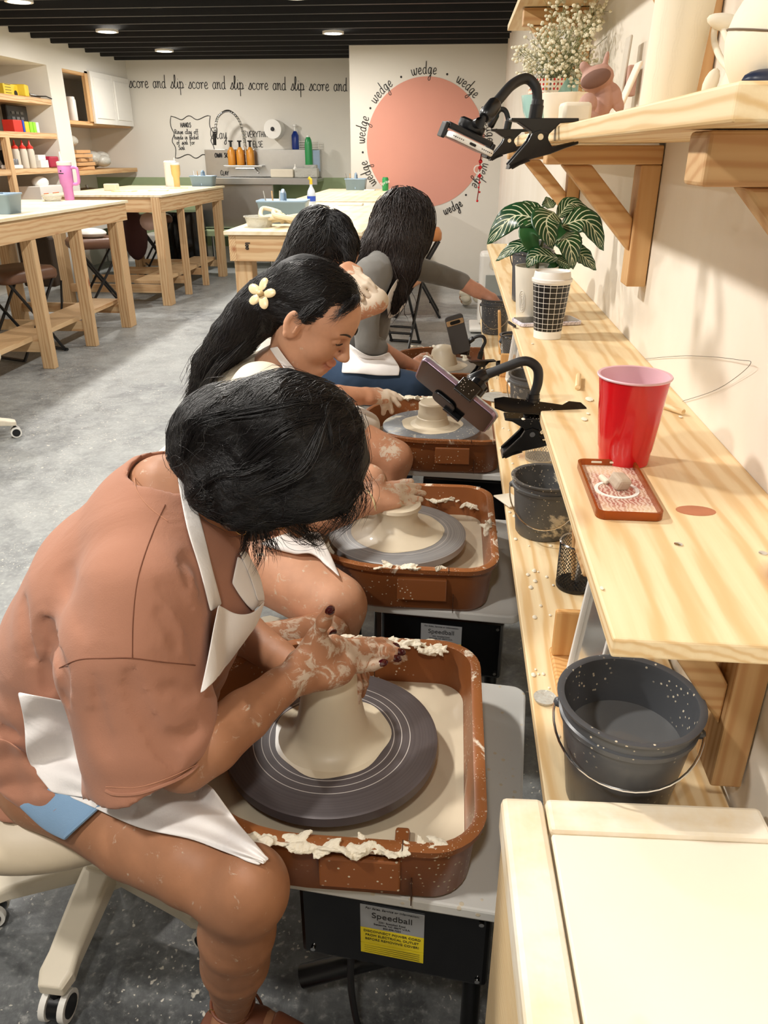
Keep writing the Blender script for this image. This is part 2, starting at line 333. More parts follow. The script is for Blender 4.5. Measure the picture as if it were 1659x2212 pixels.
handwrite('lettering', TX, lambda s, t: (-4.39+s, 11.347, 2.215-.02*s+t), hh, wb, .0048, .03)
for k, ang in enumerate((92, 51, 133, 168, 205, 12, -28)):
    L_ = textlen('wedge')*.062; Rr = .70
    def fn(s, t, ang=ang): a = math.radians(ang)-(s-L_/2)/Rr; return (cc[0]+(Rr+t)*math.cos(a), 9.796, cc[2]+(Rr+t)*math.sin(a))
    handwrite('lettering', 'wedge', fn, .062, wc, .004)
def fn(s, t): a = math.radians(-72)+(s)/.80; return (cc[0]+(.80-t)*math.cos(a), 9.796, cc[2]+(.80-t)*math.sin(a))
handwrite('lettering', 'wedge', fn, .055, wc, .005)
dots = MB()
for ang in (72, 113, 150, 187, 30, -8, -48): dots.ball((cc[0]+.73*math.cos(math.radians(ang)), 9.798, cc[2]+.73*math.sin(math.radians(ang))), .012, 8, (1, .3, 1))
dots.o('dot_marks', INK, wc)
def wl_txt(text, x, z, h, rad=.005, par=None, y=11.347): handwrite('lettering', text, lambda s, t: (x+s, y, z+t), h, par or wb, rad)
wl_txt('Clay', -3.34, 1.60, .068, .0045); wl_txt('EVERYTHING', -2.87, 1.62, .040, .004); wl_txt('ELSE', -2.76, 1.50, .04, .004)
wl_txt('HANDS', -3.74, 1.74, .032); wl_txt('Rinse clay off', -3.83, 1.66, .030, .004); wl_txt('hands in bucket', -3.84, 1.595, .028, .004); wl_txt('of sink for', -3.82, 1.53, .03, .004); wl_txt('Sink', -3.80, 1.465, .03, .004)
wl_txt('OWN SOAP', -3.28, 1.37, .032, .005, y=11.262); wl_txt('CLAY', -3.22, 1.02+.13, .03, .004, y=11.262)
sg = MB(); q = []
for t in np.linspace(0, 2*PI, 73)[:-1]:
    c_, s_ = math.cos(t), math.sin(t); m_ = max(abs(c_), abs(s_)); q.append((-3.59+.27*c_/m_*(1+.07*math.sin(8*t)), 11.346, 1.62+.235*s_/m_*(1+.10*math.sin(8*t+1))))
sg.tube(q+[q[0]], .005, 6); sg.o('frame_outline', INK, wb)
# ---- ceiling can lights
glow = N('lamp_lens'); glow.set(col=(1, 1, 1), emc=H((255, 246, 228)), ems=22)
for k, (x, y) in enumerate(CANS):
    t = thing('recessed_light', (x, y, CEIL-.01), 'round recessed ceiling light', 'light', 'ceiling lights between the black joists')
    MB().lathe([(.105, .02), (.105, 0), (.085, 0), (.085, .012)], (x, y, CEIL-.015), 28, cap=False).o('trim_ring', WHITEP, t, True)
    MB().lathe([(.085, 0), (.085, .006)], (x, y, CEIL-.01), 28).o('lens', glow.m, t)
    ld = bpy.data.lights.new('lamp', 'AREA'); ld.shape = 'DISK'; ld.size = .17; ld.energy = LAMP_W*LK[k]; ld.color = (1, .95, .88) if x > -2 and y < 4 else (1, .955, .89)
    lo = bpy.data.objects.new('lamp', ld); COL.objects.link(lo); lo.location = (x, y, CEIL-.03)
    lo.parent = t; lo.matrix_parent_inverse = Matrix.Translation(-t.location)
LB = {0: 'ceiling light nearest the left wall opening', }
names = ['round ceiling light over the near left worktable end', 'round ceiling light nearest the sink wall', 'round ceiling light in front of the pink circle wall']
for nm, o in zip(('round ceiling light above the far left worktable, second from the sink wall', 'round ceiling light closest to the sink wall', 'lone lit ceiling light just in front of the wall with the pink circle', 'ceiling light cut by the top edge near the middle', 'ceiling light cut by the top edge at far left'), [o for o in COL.objects if o.name.startswith('recessed_light')][:5]): o['label'] = nm
for nm, o in zip(('ceiling light above the near left worktable, out of frame', 'ceiling light above the open floor left of the people', 'ceiling light above the aisle behind the grey sweater', 'ceiling light above the aisle behind the raised hand', 'ceiling light above the person in the brown t-shirt', 'ceiling light above the near aisle beside the camera', 'ceiling light at the near left corner of the room', 'ceiling light behind the camera'), [o for o in COL.objects if o.name.startswith('recessed_light')][5:]): o['label'] = nm
# ================================================================= LEFT RECESS SHELVES AND THEIR THINGS
def board(name, lo, hi, m, label, cat='shelf', group=None, bw=.002):
    o = MB().b2(lo, hi).o(name, m, bevel=bw); return tag(o, label, cat, group)
SHG = 'pine shelves in the left recess'
for z_, lb in ((1.90, 'top pine shelf in the left recess holding a yellow box'), (1.57, 'middle pine shelf in the left recess with red and neon blocks'), (1.23, 'lower pine shelf in the left recess with squeeze bottles')):
    board('shelf_board', (-5.0, 5.6, z_), (-4.41, 9.1, z_+.055), STUD[1], lb, group=SHG)
board('upright_post', (-4.46, 8.0, .0), (-4.4, 8.07, 1.57), STUD[2], 'pale wood upright post holding the left recess shelves', 'post')
board('shelf_board', (-5.0, 9.45, 1.19), (-4.40, 11.3, 1.24), FIR[1], 'pine shelf beside the sink wall stacked with paper bags', group=SHG)
cb = thing('wall_cabinet', (-4.7, 10.3, 1.73), 'white two panel wall cabinet with a wood frame in the corner recess', 'cabinet')
MB().b2((-5.0, 9.45, 1.73), (-4.42, 11.3, 1.77)).o('shelf', FIR[1], cb); MB().b2((-4.44, 10.02, 1.77), (-4.40, 10.1, 2.3)).o('stile', FIR[2], cb); MB().b2((-4.46, 9.45, 2.25), (-4.41, 10.1, 2.3)).o('top_rail', FIR[1], cb)
d = MB().b2((-4.40, 10.1, 1.75), (-4.37, 10.72, 2.31)); d.b2((-4.375, 10.16, 1.81), (-4.36, 10.66, 2.25)); d.o('door', WHITEP, cb, bevel=.003)
d = MB().b2((-4.40, 10.73, 1.75), (-4.37, 11.3, 2.31)); d.b2((-4.375, 10.79, 1.81), (-4.36, 11.24, 2.25)); d.o('door', WHITEP, cb, bevel=.003)
YEL = plain('yellow_card', (226, 194, 52), .5); RED = plain('red_plastic', (206, 52, 42), .4); NEON = plain('neon_green_plastic', (150, 230, 60), .4); BLU = plain('blue_plastic', (40, 80, 190), .4); CARD = plain('kraft_paper', (206, 160, 112), .75); MAR = plain('maroon_plastic', (168, 36, 66), .45); ORG = plain('orange_label', (226, 120, 60), .5)
def bx(name, p, d, m, label, cat, group=None, bw=.004, rot=0):
    o = MB().box((p[0], p[1], p[2]+d[2]/2), d, R3(0, 0, rot)).o(name, m, bevel=bw); return tag(o, label, cat, group)
t = thing('yellow_box', (-4.5, 8.35, 1.955), 'yellow cardboard box with black printing on the top left shelf', 'box')
MB().box((-4.55, 8.42, 2.005), (.14, .28, .10)).o('box_body', YEL, t, bevel=.003); MB().box((-4.49, 8.62, 2.01), (.14, .14, .11), R3(0, 0, .25)).o('bag_body', YEL, t, bevel=.012)
m_ = MB(); [m_.b2((-4.481, 8.31, 1.975+.024*k), (-4.478, 8.42, 1.979+.024*k)) for k in range(4)]; m_.lathe([(.03, 0), (.03, .004)], (-4.479, 8.50, 1.975), 12, R3(0, PI/2, 0)); m_.o('printing', INK, t)
t = thing('clamp_tool', (-4.5, 8.8, 1.955), 'black and chrome hand tools lying beside the yellow box', 'tool')
MB().tube([(-4.5, 8.55, 1.975), (-4.5, 8.8, 1.99)], .018, 10).o('grip', BLK, t, True); MB().tube([(-4.5, 8.8, 1.99), (-4.48, 9.0, 1.975)], .012, 10).o('barrel', STEEL, t, True); MB().tube([(-4.5, 8.85, 1.975), (-4.42, 9.02, 1.98), (-4.39, 9.08, 1.96)], .006, 8).o('hook', BLK, t, True)
t = thing('foam_sponge_bowl', (-4.6, 7.85, 1.625), 'wire basket heaped with yellow sponges at the left edge', 'basket')
MB().lathe([(.11, 0), (.13, .09), (.125, .09), (.10, .01)], (-4.6, 7.85, 1.626), 20).o('basket_body', plain('dark_mesh', (60, 60, 62), .5), t, True)
for k, (dx, dy, dz) in enumerate(((0, 0, .12), (.03, .1, .1), (-.02, -.09, .1), (0, .03, .18))): MB().ball((-4.6+dx, 7.85+dy, 1.626+dz), .06, 12, (1, 1.2, .8)).o('sponge', YEL, t, True)
bx('block', (-4.5, 8.36, 1.625), (.12, .17, .11), RED, 'red box block on the middle left shelf', 'block'); bx('block', (-4.5, 8.475, 1.625), (.12, .03, .11), BLU, 'thin blue block beside the red one', 'block')
bx('block', (-4.5, 8.54, 1.625), (.12, .08, .10), YEL, 'yellow block between the blue and neon green blocks', 'block')
bx('block', (-4.5, 8.63, 1.625), (.12, .06, .10), NEON, 'neon green block touching the yellow block', 'block'); bx('block', (-4.5, 8.70, 1.625), (.12, .05, .10), NEON, 'neon green block next to the white block', 'block'); bx('block', (-4.5, 8.765, 1.625), (.12, .05, .10), WHITEP, 'white block at the right end of the coloured row', 'block')
t = thing('printed_pouch', (-4.7, 8.75, 1.625), 'black upright printed pouch behind the coloured blocks', 'pouch'); MB().box((-4.66, 8.75, 1.755), (.06, .42, .26)).o('pouch_body', BLK, t, bevel=.01)
m_ = MB(); [m_.b2((-4.629, 8.62+.09*(k % 3), 1.70+.05*(k//3)), (-4.626, 8.68+.09*(k % 3), 1.725+.05*(k//3))) for k in range(9)]; m_.o('printing', GREY, t)
def squeeze(p, label):
    t = thing('squeeze_bottle', p, label, 'bottle', 'squeeze bottles on the lower left shelf'); p = np.array(p)
    MB().lathe([(.036, 0), (.038, .01), (.038, .16), (.03, .185)], p, 18).o('body', plain('milky_plastic', (206, 198, 184), .35), t, True); MB().lathe([(.032, .183), (.034, .2), (.014, .22), (.005, .265)], p, 14).o('cap', RED, t, True); return t
sq = squeeze((-4.5, 8.32, 1.287), 'red capped squeeze bottle, left of three'); 
squeeze((-4.47, 8.42, 1.287), 'red capped squeeze bottle, middle of three'); squeeze((-4.45, 8.53, 1.287), 'red capped squeeze bottle, right of three')
t = thing('black_bowl', (-4.7, 8.72, 1.287), 'wide black bowl stacked at the back of the lower left shelf', 'bowl'); MB().lathe([(.10, 0), (.17, .17), (.18, .17), (.185, .155), (.12, 0)], (-4.72, 8.7, 1.287), 24).o('bowl_body', BLK, t, True)
bx('tub', (-4.48, 8.72, 1.287), (.14, .17, .075), WHITEP, 'white lidded tub right of the squeeze bottles', 'tub'); bx('tub', (-4.5, 8.72, 1.363), (.14, .16, .05), WHITEP, 'white tub stacked on top of another white tub', 'tub'); bx('tin', (-4.46, 8.93, 1.287), (.13, .2, .11), MAR, 'maroon tin at the right end of the lower shelf', 'tin', bw=.015)
bx('jar_tray', (-4.48, 8.17, 1.287), (.14, .18, .035), WHITEP, 'low white tray of paint jars beside the post', 'tray', bw=.008)
for k in range(3): tag(MB().lathe([(.024, 0), (.024, .05), (.02, .055)], (-4.46, 8.11+.055*k, 1.323), 12).o('paint_jar', GREY, None, True), ('small paint jar nearest the post in the white tray', 'small paint jar in the middle of the white tray', 'small paint jar nearest the squeeze bottles')[k], 'jar', 'paint jars in the tray')
t = thing('cardboard_carton', (-4.5, 8.72, .95), 'white and orange open carton stuffed with plastic on the low left shelf', 'box'); MB().box((-4.5, 8.72, 1.03), (.24, .5, .16)).o('carton_body', WHITEP, t, bevel=.006); MB().b2((-4.378, 8.52, .97), (-4.374, 8.62, 1.04)).o('orange_panel', ORG, t); MB().b2((-4.378, 8.72, .97), (-4.374, 8.86, 1.04)).o('orange_panel', ORG, t); MB().ball((-4.5, 8.72, 1.14), .08, 12, (1, 1.5, .8)).o('wrap', WHITEP, t, True)
board('shelf_board', (-5.0, 5.6, .90), (-4.41, 9.1, .945), STUD[1], 'lowest pine shelf in the left recess', group=SHG)
def bottle(name, p, prof, m, label, cap=None, capm=None, cat='bottle', n=20, extra=None):
    t = thing(name, p, label, cat); MB().lathe(prof, p, n).o('body', m, t, True)
    if cap: MB().lathe(cap, p, n).o('cap', capm, t, True)
    return t
bottle('wipes_canister', (-4.55, 9.88, 1.772), [(.052, 0), (.054, .01), (.054, .22), (.048, .23)], WHITEP, 'white wipes canister inside the open corner cabinet', [(.048, .23), (.044, .255)], WHITEP)
t = bottle('spray_bottle', (-4.55, 9.66, 1.772), [(.05, 0), (.05, .2), (.02, .28), (.02, .33)], plain('orange_plastic', (230, 150, 60), .4), 'orange bottle with yellow trigger in the corner cabinet'); MB().b2((-4.58, 9.62, 2.1), (-4.54, 9.72, 2.16)).o('trigger', YEL, t, bevel=.01)
for k in range(5): tag(MB().box((-4.68+.02*(k % 2), 9.78+.04*(k % 3), 1.262+.045*k), (.45, .5-.03*k, .038), R3(0, 0, .12*((k*7) % 3-1))).o('paper_bag', CARD, bevel=.006), ('folded brown paper bag at the bottom of the corner shelf stack', 'folded brown paper bag second from the bottom of the stack', 'folded brown paper bag in the middle of the stack', 'folded brown paper bag second from the top of the stack', 'folded brown paper bag topmost on the corner shelf stack')[k], 'bag', 'stack of paper bags on the corner shelf')
pl = N('cloudy_plastic'); pl.set(col=H((222, 220, 210)), rough=.25, trans=.35); pl.bump(pl.noise(pl.mp(), 22, 4), .8, .02)
t = MB(); [t.ball((-4.62+.06*rng.randn(), 10.5+.14*rng.randn(), 1.31+.05*abs(rng.randn())), .1+.03*rng.rand(), 14, (1, 1.2, .7)) for k in range(7)]; tag(t.o('plastic_bag', pl.m, None, True), 'crumpled clear plastic bag on the corner shelf', 'bag')
tag(MB().ball((-4.6, 9.8, 1.56), .09, 14, (1, 1.4, .7)).o('plastic_wrap', pl.m, None, True), 'crumpled white wrap on top of the paper bags', 'wrap')
t = thing('steel_pot', (-4.7, 10.3, .62), 'large steel stock pot under the corner shelf', 'pot'); MB().lathe([(.2, 0), (.21, .36), (.2, .36), (.19, .02)], (-4.7, 10.3, .62), 28).o('pot_body', STEEL, t, True); MB().lathe([(.215, .36), (.1, .4), (.02, .41), (.02, .44)], (-4.7, 10.3, .62), 28).o('lid', STEEL, t, True)
board('low_bench', (-4.99, 9.47, .56), (-4.41, 11.3, .62), WHITEP, 'low white ledge under the corner shelf', 'ledge')
# ================================================================= SINK WALL
t = thing('utility_sink', (-2.6, 11.1, .0), 'stainless steel utility sink with tall backsplash', 'sink')
MB().b2((-3.42, 11.27, 1.13), (-1.83, 11.34, 1.47)).o('backsplash', STEEL, t, bevel=.004)
k_ = MB(); k_.b2((-3.40, 10.75, 1.08), (-1.8, 11.3, 1.12)); k_.b2((-3.40, 10.74, 1.05), (-1.8, 10.78, 1.135)); k_.o('drainboard', STEEL, t, bevel=.006)
MB().b2((-3.40, 10.82, .50), (-2.40, 11.3, 1.08)).o('basin', STEEL, t, bevel=.02)
for x in (-3.3, -2.5): MB().lathe([(.02, 0), (.02, .5)], (x, 10.9, 0), 12).o('leg', STEEL, t, True)
sp = MB(); P = cr([(-2.83, 11.2, 1.28), (-2.83, 11.17, 1.55), (-2.86, 11.1, 1.80), (-2.98, 11.05, 1.92), (-3.12, 11.02, 1.85), (-3.18, 11.0, 1.66)], 12); sp.tube(P, .016, 10)
for p in P[::2]: sp.lathe([(.022, -.004), (.024, 0), (.022, .004)], p, 10)
fa = thing('spring_faucet', (-2.83, 11.24, 1.25), 'tall chrome pull-down spring faucet over the sink', 'faucet'); sp.o('spring_neck', CHROME, fa, True)
MB().tube([(-2.83, 11.2, 1.25), (-2.83, 11.2, 1.70)], .014, 10).o('riser', CHROME, fa, True); MB().tube([(-2.98, 11.2, 1.25), (-2.72, 11.2, 1.25)], .03, 12).o('valve_body', CHROME, fa, True); MB().tube([(-2.72, 11.2, 1.25), (-2.66, 11.15, 1.18)], .01, 8).o('handle', CHROME, fa, True); MB().tube([(-3.18, 11.0, 1.68), (-3.19, 11.0, 1.52)], .022, 12).o('spray_head', BLK, fa, True)
AMB = plain('amber_plastic', (206, 138, 48), .3)
board('soap_shelf', (-3.12, 11.1, 1.255), (-2.6, 11.27, 1.275), STEEL, 'small steel ledge under the amber soap bottles', 'shelf')
for k, x in enumerate((-3.02, -2.90, -2.76)): bottle('soap_bottle', (x, 11.16, 1.277), [(.05, 0), (.052, .01), (.052, .17), (.03, .2), (.02, .22)], AMB, ('amber soap bottle, leftmost behind the faucet', 'amber soap bottle, middle one behind the faucet', 'amber soap bottle, right of the faucet riser')[k], [(.014, .22), (.014, .28), (.03, .285), (.03, .3)], BLK)
t = thing('paper_roll', (-2.4, 11.2, 1.72), 'white paper towel roll on a wall holder above the sink', 'roll'); MB().lathe([(.026, 0), (.026, .26), (.115, .26), (.115, 0), (.026, 0)], (-2.42, 11.32, 1.71), 30, R3(PI/2, 0, 0), cap=False).o('roll', WHITEP, t, True); MB().tube([(-2.42, 11.34, 1.71), (-2.42, 11.04, 1.71)], .02, 10).o('spindle', BLK, t, True)
t = bottle('dish_soap_bottle', (-2.17, 11.3, 1.47), [(.045, 0), (.05, .02), (.048, .17), (.02, .22)], plain('dark_blue_plastic', (28, 60, 150), .25), 'dark blue soap bottle standing on the backsplash', [(.014, .22), (.014, .27), (.028, .275), (.026, .3)], WHITEP)
t = thing('wire_rack', (-1.95, 11.25, 1.47), 'white wire rack above the right of the sink', 'rack'); m_ = MB(); [m_.tube([(-2.12, 11.3-.03*0, 1.48+.028*k), (-1.86, 11.3, 1.48+.028*k)], .005, 6) for k in range(4)]; [m_.tube([(x, 11.3, 1.47), (x, 11.3, 1.58)], .005, 6) for x in (-2.12, -1.86)]; m_.o('wires', WHITEP, t)
GRN = plain('green_plastic', (44, 150, 84), .3)
bottle('green_bottle', (-1.96, 11.1, 1.285), [(.05, 0), (.05, .24), (.04, .3), (.025, .33)], GRN, 'upside down green bottle by the right of the sink', [(.025, .33), (.02, .35)], WHITEP)
MB().b2((-2.03, 11.05, 1.12), (-1.86, 11.2, 1.285)).o('clear_tub', pl.m, None, bevel=.01); tag(bpy.data.objects['clear_tub'], 'clear square tub under the green bottle', 'tub')
for k, (x, wdt, hgt) in enumerate(((-2.28, .3, .1), (-1.96, .3, .11))): tag(MB().box((x, 10.92, 1.135+hgt/2), (wdt, .16, hgt)).o('sink_tub', (CREAMP, pl.m)[k], None, bevel=.01), ('cream tub on the sink drainboard', 'clear plastic tub at the right end of the drainboard')[k], 'tub')
bottle('pump_bottle', (-2.12, 10.95, 1.135), [(.03, 0), (.032, .1), (.012, .13)], WHITEP, 'small white bottle between the drainboard tubs', [(.01, .13), (.008, .16)], WHITEP)
tag(MB().b2((-1.93, 11.255, 1.2), (-1.84, 11.268, 1.46)).o('blue_sheet', plain('pale_blue_sheet', (176, 196, 222), .4), None), 'pale blue sheet on the right end of the backsplash', 'sheet')
t = thing('green_bench', (-3.3, 11.0, 0), 'sage green low bench under the sink', 'bench'); MB().b2((-3.6, 10.6, .42), (-1.6, 11.28, .49)).o('seat', GREEN, t, bevel=.004); [MB().b2((x, 10.62, 0), (x+.08, 10.7, .42)).o('leg', GREEN, t) for x in (-3.55, -2.9, -1.7)]
tb = MB().lathe([(.22, 0), (.27, .1), (.28, .5), (.26, .7), (.25, .74)], (-3.55, 10.5, 0), 24, wob=lambda a, z: .05*np.sin(7*a+z*9)); tag(tb.o('trash_bin', BLKG, None, True), 'black trash bag in a bin beside the sink', 'bin')
tag(MB().b2((-4.25, 10.75, 0), (-3.75, 11.15, .42)).o('storage_tote', WHITEP, None, bevel=.02), 'white storage tote on the floor behind the far stool', 'tote')
# ================================================================= WORKTABLES
def table(x0, x1, y0, y1, top, legs, label, cart=None, st=True):
    t = thing('worktable', ((x0+x1)/2, (y0+y1)/2, 0), label, 'table', 'tall wooden worktables')
    MB().b2((x0-.02, y0-.02, top-.02), (x1+.02, y1+.02, top)).o('tabletop', PLY, t, bevel=.002)
    a = .14
    for lo, hi, ax in (((x0, y0, top-.02-a), (x0+.04, y1, top-.02), 1), ((x1-.04, y0, top-.02-a), (x1, y1, top-.02), 1), ((x0+.04, y0, top-.02-a), (x1-.04, y0+.04, top-.02), 0), ((x0+.04, y1-.04, top-.02-a), (x1-.04, y1, top-.02), 0)):
        MB().b2(lo, hi).o('apron_rail', STUD[ax], t, bevel=.002)
    for (x, y, wx, wy) in legs: MB().b2((x-wx/2, y-wy/2, 0), (x+wx/2, y+wy/2, top-.02-.001)).o('leg', STUD[2], t, bevel=.004)
    if st:
        for y in sorted(set(round(l[1], 2) for l in legs)): MB().b2((x0+.05, y-.02, .12), (x1-.06, y+.02, .20)).o('stretcher', STUD[0], t, bevel=.002)
        MB().b2((x1-.42, y0+.1, .2), (x1-.14, y1-.1, .235)).o('lower_shelf', STUD[1], t, bevel=.002)
    return t
L1 = [(-2.93, 4.3, .09, .09), (-2.93, 5.36, .09, .06), (-2.93, 6.08, .09, .06), (-2.93, 6.86, .09, .14), (-3.95, 4.3, .09, .09), (-3.95, 5.4, .09, .09), (-3.95, 6.86, .09, .14)]
T1 = table(-4.0, -2.88, 3.2, 7.02, 1.06, L1, 'near left worktable carrying a pink tumbler and a grey blue caddy')
L2 = [(-2.93, 7.95, .09, .14), (-2.93, 8.6, .07, .05), (-2.93, 9.25, .07, .05), (-2.93, 9.98, .09, .12), (-4.0, 7.95, .09, .12), (-4.0, 9.98, .09, .12)]
T2 = table(-4.06, -2.88, 7.9, 10.12, 1.06, L2, 'far left worktable with an amber tumbler and a white roll, nearest the sink')
T3 = table(-1.25, -.52, 4.42, 7.05, 1.05, [(-1.19, 4.53, .10, .12), (-.62, 4.5, .12, .12), (-1.17, 6.9, .09, .12), (-.6, 6.9, .09, .12)], 'middle worktable behind the seated people with rags and a blue caddy', st=False)
T4 = table(-1.46, -.62, 7.28, 9.65, 1.05, [(-1.4, 7.4, .09, .12), (-.7, 7.4, .09, .12), (-1.4, 9.5, .09, .12), (-.7, 9.5, .09, .12)], 'worktable against the pink circle wall with a green can on it', st=False)
handwrite('marker_writing', 'too', lambda s, t_: (-1.155+t_, 4.418, .99-s), .016, T3, .003); handwrite('marker_writing', 'short', lambda s, t_: (-1.115+t_, 4.418, .99-s), .014, T3, .002) if False else None
def stool(p, rot, label, sh=.66, sw=.40, hb=.09, m=None, legw=.42):
    t = thing('folding_stool', (p[0], p[1], 0), label, 'stool', 'folding stools with brown cushions'); t.rotation_euler = (0, 0, 0)
    m = m or plain('brown_vinyl', (104, 72, 54), .4); R = R3(0, 0, rot); c = np.array((p[0], p[1], 0))
    q = MB(); V0 = rrect(sw, sw*.85, .06); prof = [(0, .96), (.02, 1), (hb-.03, 1), (hb, .9)]
    for z_, s_ in prof: pass
    VV = []; 
    for z_, s_ in prof: VV += [tuple(R @ np.array((a*s_, b*s_, sh-hb+z_)) + c) for a, b in V0]
    k = len(V0); F = [(i+j*k, (i+1) % k+j*k, (i+1) % k+(j+1)*k, i+(j+1)*k) for j in range(3) for i in range(k)]+[tuple(range(3*k, 4*k)), tuple(range(k-1, -1, -1))]
    meshobj('cushion', VV, F, m, t, True)
    fr = MB(); 
    for s in (-1, 1):
        y_ = s*(sw*.38)
        fr.tube([R @ np.array((-legw/2, y_, .01))+c, R @ np.array((legw/2*.9, y_, sh-hb))+c], .012, 8); fr.tube([R @ np.array((legw/2, y_*.88, .01))+c, R @ np.array((-legw/2*.9, y_*.88, sh-hb))+c], .012, 8)
    fr.o('crossed_legs', BLK, t, True)
    rl = MB(); 
    for x_ in (-legw/2, legw/2): rl.tube([R @ np.array((x_, -sw*.38, .015))+c, R @ np.array((x_, sw*.38, .015))+c], .012, 8)
    rl.tube([R @ np.array((-legw*.28, -sw*.38, .15))+c, R @ np.array((-legw*.28, sw*.38, .15))+c], .01, 8); rl.tube([R @ np.array((legw*.28, -sw*.34, .15))+c, R @ np.array((legw*.28, sw*.34, .15))+c], .01, 8)
    rl.o('cross_bar', BLK, t, True); return t
stool((-3.3, 5.75), 1.2, 'brown cushioned folding stool at the left picture edge under the near left worktable', .66, .5)
stool((-3.45, 7.55), .6, 'brown folding stool with a cloth on it between the two left worktables', .70, .5)
stool((-3.75, 9.9), .5, 'brown folding stool under the far left worktable', .74, .46)
TAN = plain('tan_vinyl', (186, 120, 66), .4)
stool((-.33, 7.6), .05, 'tan folding stool behind the grey sweater person near the circle wall', .80, .42, .1, TAN)
stool((-.42, 6.2), 1.35, 'low tan folding stool with black crossed legs just behind the far wheel', .62, .36, .12, TAN)
tag(MB().ball((-3.45, 7.5, .74), .12, 14, (1.2, 1, .4)).o('folded_cloth', WHITEP, None, True), 'white cloth lying on the stool between the left tables', 'cloth')
tag(MB().ball((-3.2, 8.35, .78), .09, 12, (1, 1.1, 1)).o('pink_pouch', plain('pink_grey_fabric', (198, 170, 160), .7), None, True), 'pale pink pouch beside the far left worktable leg', 'pouch')
t = thing('tote_bag', (-3.75, 6.9, .2), 'dark brown tote bag hanging by black straps under the near left table', 'bag')
MB().box((-3.7, 6.9, .55), (.3, .12, .42)).o('bag_body', plain('dark_brown_canvas', (74, 62, 52), .8), t, bevel=.02)
MB().tube(cr([(-3.8, 6.9, .75), (-3.78, 6.9, .98), (-3.70, 6.9, 1.02), (-3.62, 6.9, .95), (-3.6, 6.9, .75)], 5), .012, 8).o('handle_strap', BLK, t, True)
MB().tube(cr([(-3.75, 6.85, .35), (-3.72, 6.8, .1), (-3.6, 6.8, .06), (-3.52, 6.8, .14), (-3.5, 6.85, .4)], 5), .01, 8).o('hanging_strap', BLK, t, True)
tag(MB().ball((-3.75, 9.3, .55), .2, 16, (.7, .8, 1.4)).o('jacket', plain('maroon_fabric', (70, 36, 36), .8), None, True), 'dark maroon jacket hanging on the far left stool', 'jacket')
# ---- things on the tables
def caddy(p, label, w=.27, d=.2, h=.115, rot=0):
    t = thing('tool_caddy', p, label, 'caddy', 'blue grey plastic tool caddies'); p = np.array(p); R = R3(0, 0, rot)
    m_ = MB(); O = rrect(w, d, .025, 4); k = len(O); V = []
    for (z_, s_) in ((0, .86), (h, 1.0), (h, 1.03), (h-.012, 1.03), (h-.012, .97), (.006, .84)): V += [tuple(R @ np.array((a*s_, b*s_, z_))+p) for a, b in O]
    F = [(i+j*k, (i+1) % k+j*k, (i+1) % k+(j+1)*k, i+(j+1)*k) for j in (0, 1, 2, 3, 4) for i in range(k)]+[tuple(range(k-1, -1, -1)), tuple(range(5*k, 6*k))]
    meshobj('tray', V, F, BLUEC, t, True)
    m_.box(R @ np.array((0, 0, h*.55))+p, (.012, d*.9, h*.9), R); m_.o('divider', BLUEC, t)
    q = MB().tube([R @ np.array(c_)+p for c_ in ((0, -.05, h*.9), (0, -.045, h+.035), (0, 0, h+.05), (0, .045, h+.035), (0, .05, h*.9))], .013, 8); q.o('handle', BLUEC, t, True)
    for k_ in range(3): MB().tube([R @ np.array((-.09+.03*k_, .02*k_-.03, .02))+p, R @ np.array((-.12+.05*k_, .01, h+.05))+p], .005, 6).o('tool', (STEEL, FIR[0], CREAMP)[k_], t, True)
    return t
caddy((-3.13, 5.42, 1.06), 'blue grey caddy cut by the left picture edge on the near left worktable', .27, .24, .13, .1)
caddy((-3.08, 10.0, 1.06), 'blue caddy on the far left worktable, in front of the sink', .29, .2, .12)
caddy((-1.05, 5.0, 1.05), 'blue caddy on the middle worktable beside the rags', .30, .22, .13, .06)
caddy((-1.13, 9.4, 1.05), 'small far blue caddy on the table against the circle wall', .24, .2, .12)
# pink tumbler
TP = (-3.37, 7.0, 1.06); PKT = plain('orchid_pink_enamel', (206, 130, 190), .3)
t = thing('tumbler', TP, 'tall orchid pink insulated tumbler with handle, white lid and straw', 'tumbler')
MB().lathe([(.039, 0), (.041, .01), (.042, .10), (.058, .14), (.060, .275), (.058, .28)], TP, 28).o('cup_body', PKT, t, True)
MB().lathe([(.060, .278), (.062, .285), (.062, .305), (.05, .31)], TP, 28).o('lid', WHITEP, t, True)
MB().tube([(TP[0]-.02, TP[1], TP[2]+.30), (TP[0]-.025, TP[1], TP[2]+.385)], .007, 10).o('straw', WHITEP, t, True)
MB().tube(cr([(TP[0]+.055, TP[1], TP[2]+.26), (TP[0]+.10, TP[1], TP[2]+.26), (TP[0]+.112, TP[1], TP[2]+.23), (TP[0]+.108, TP[1], TP[2]+.15), (TP[0]+.085, TP[1], TP[2]+.13), (TP[0]+.05, TP[1], TP[2]+.13)], 5), .0125, 10).o('handle', PKT, t, True)
m_ = MB(); m_.box((TP[0]-.012, TP[1]-.0585, TP[2]+.235), (.012, .002, .012)); m_.box((TP[0]-.012, TP[1]-.0585, TP[2]+.215), (.045, .002, .007)); m_.o('small_mark', INK, t)
bottle('paper_towel_roll', (-3.45, 9.92, 1.06), [(.07, 0), (.075, .01), (.075, .27), (.06, .285), (.02, .285)], WHITEP, 'white upright paper roll on the far left worktable')
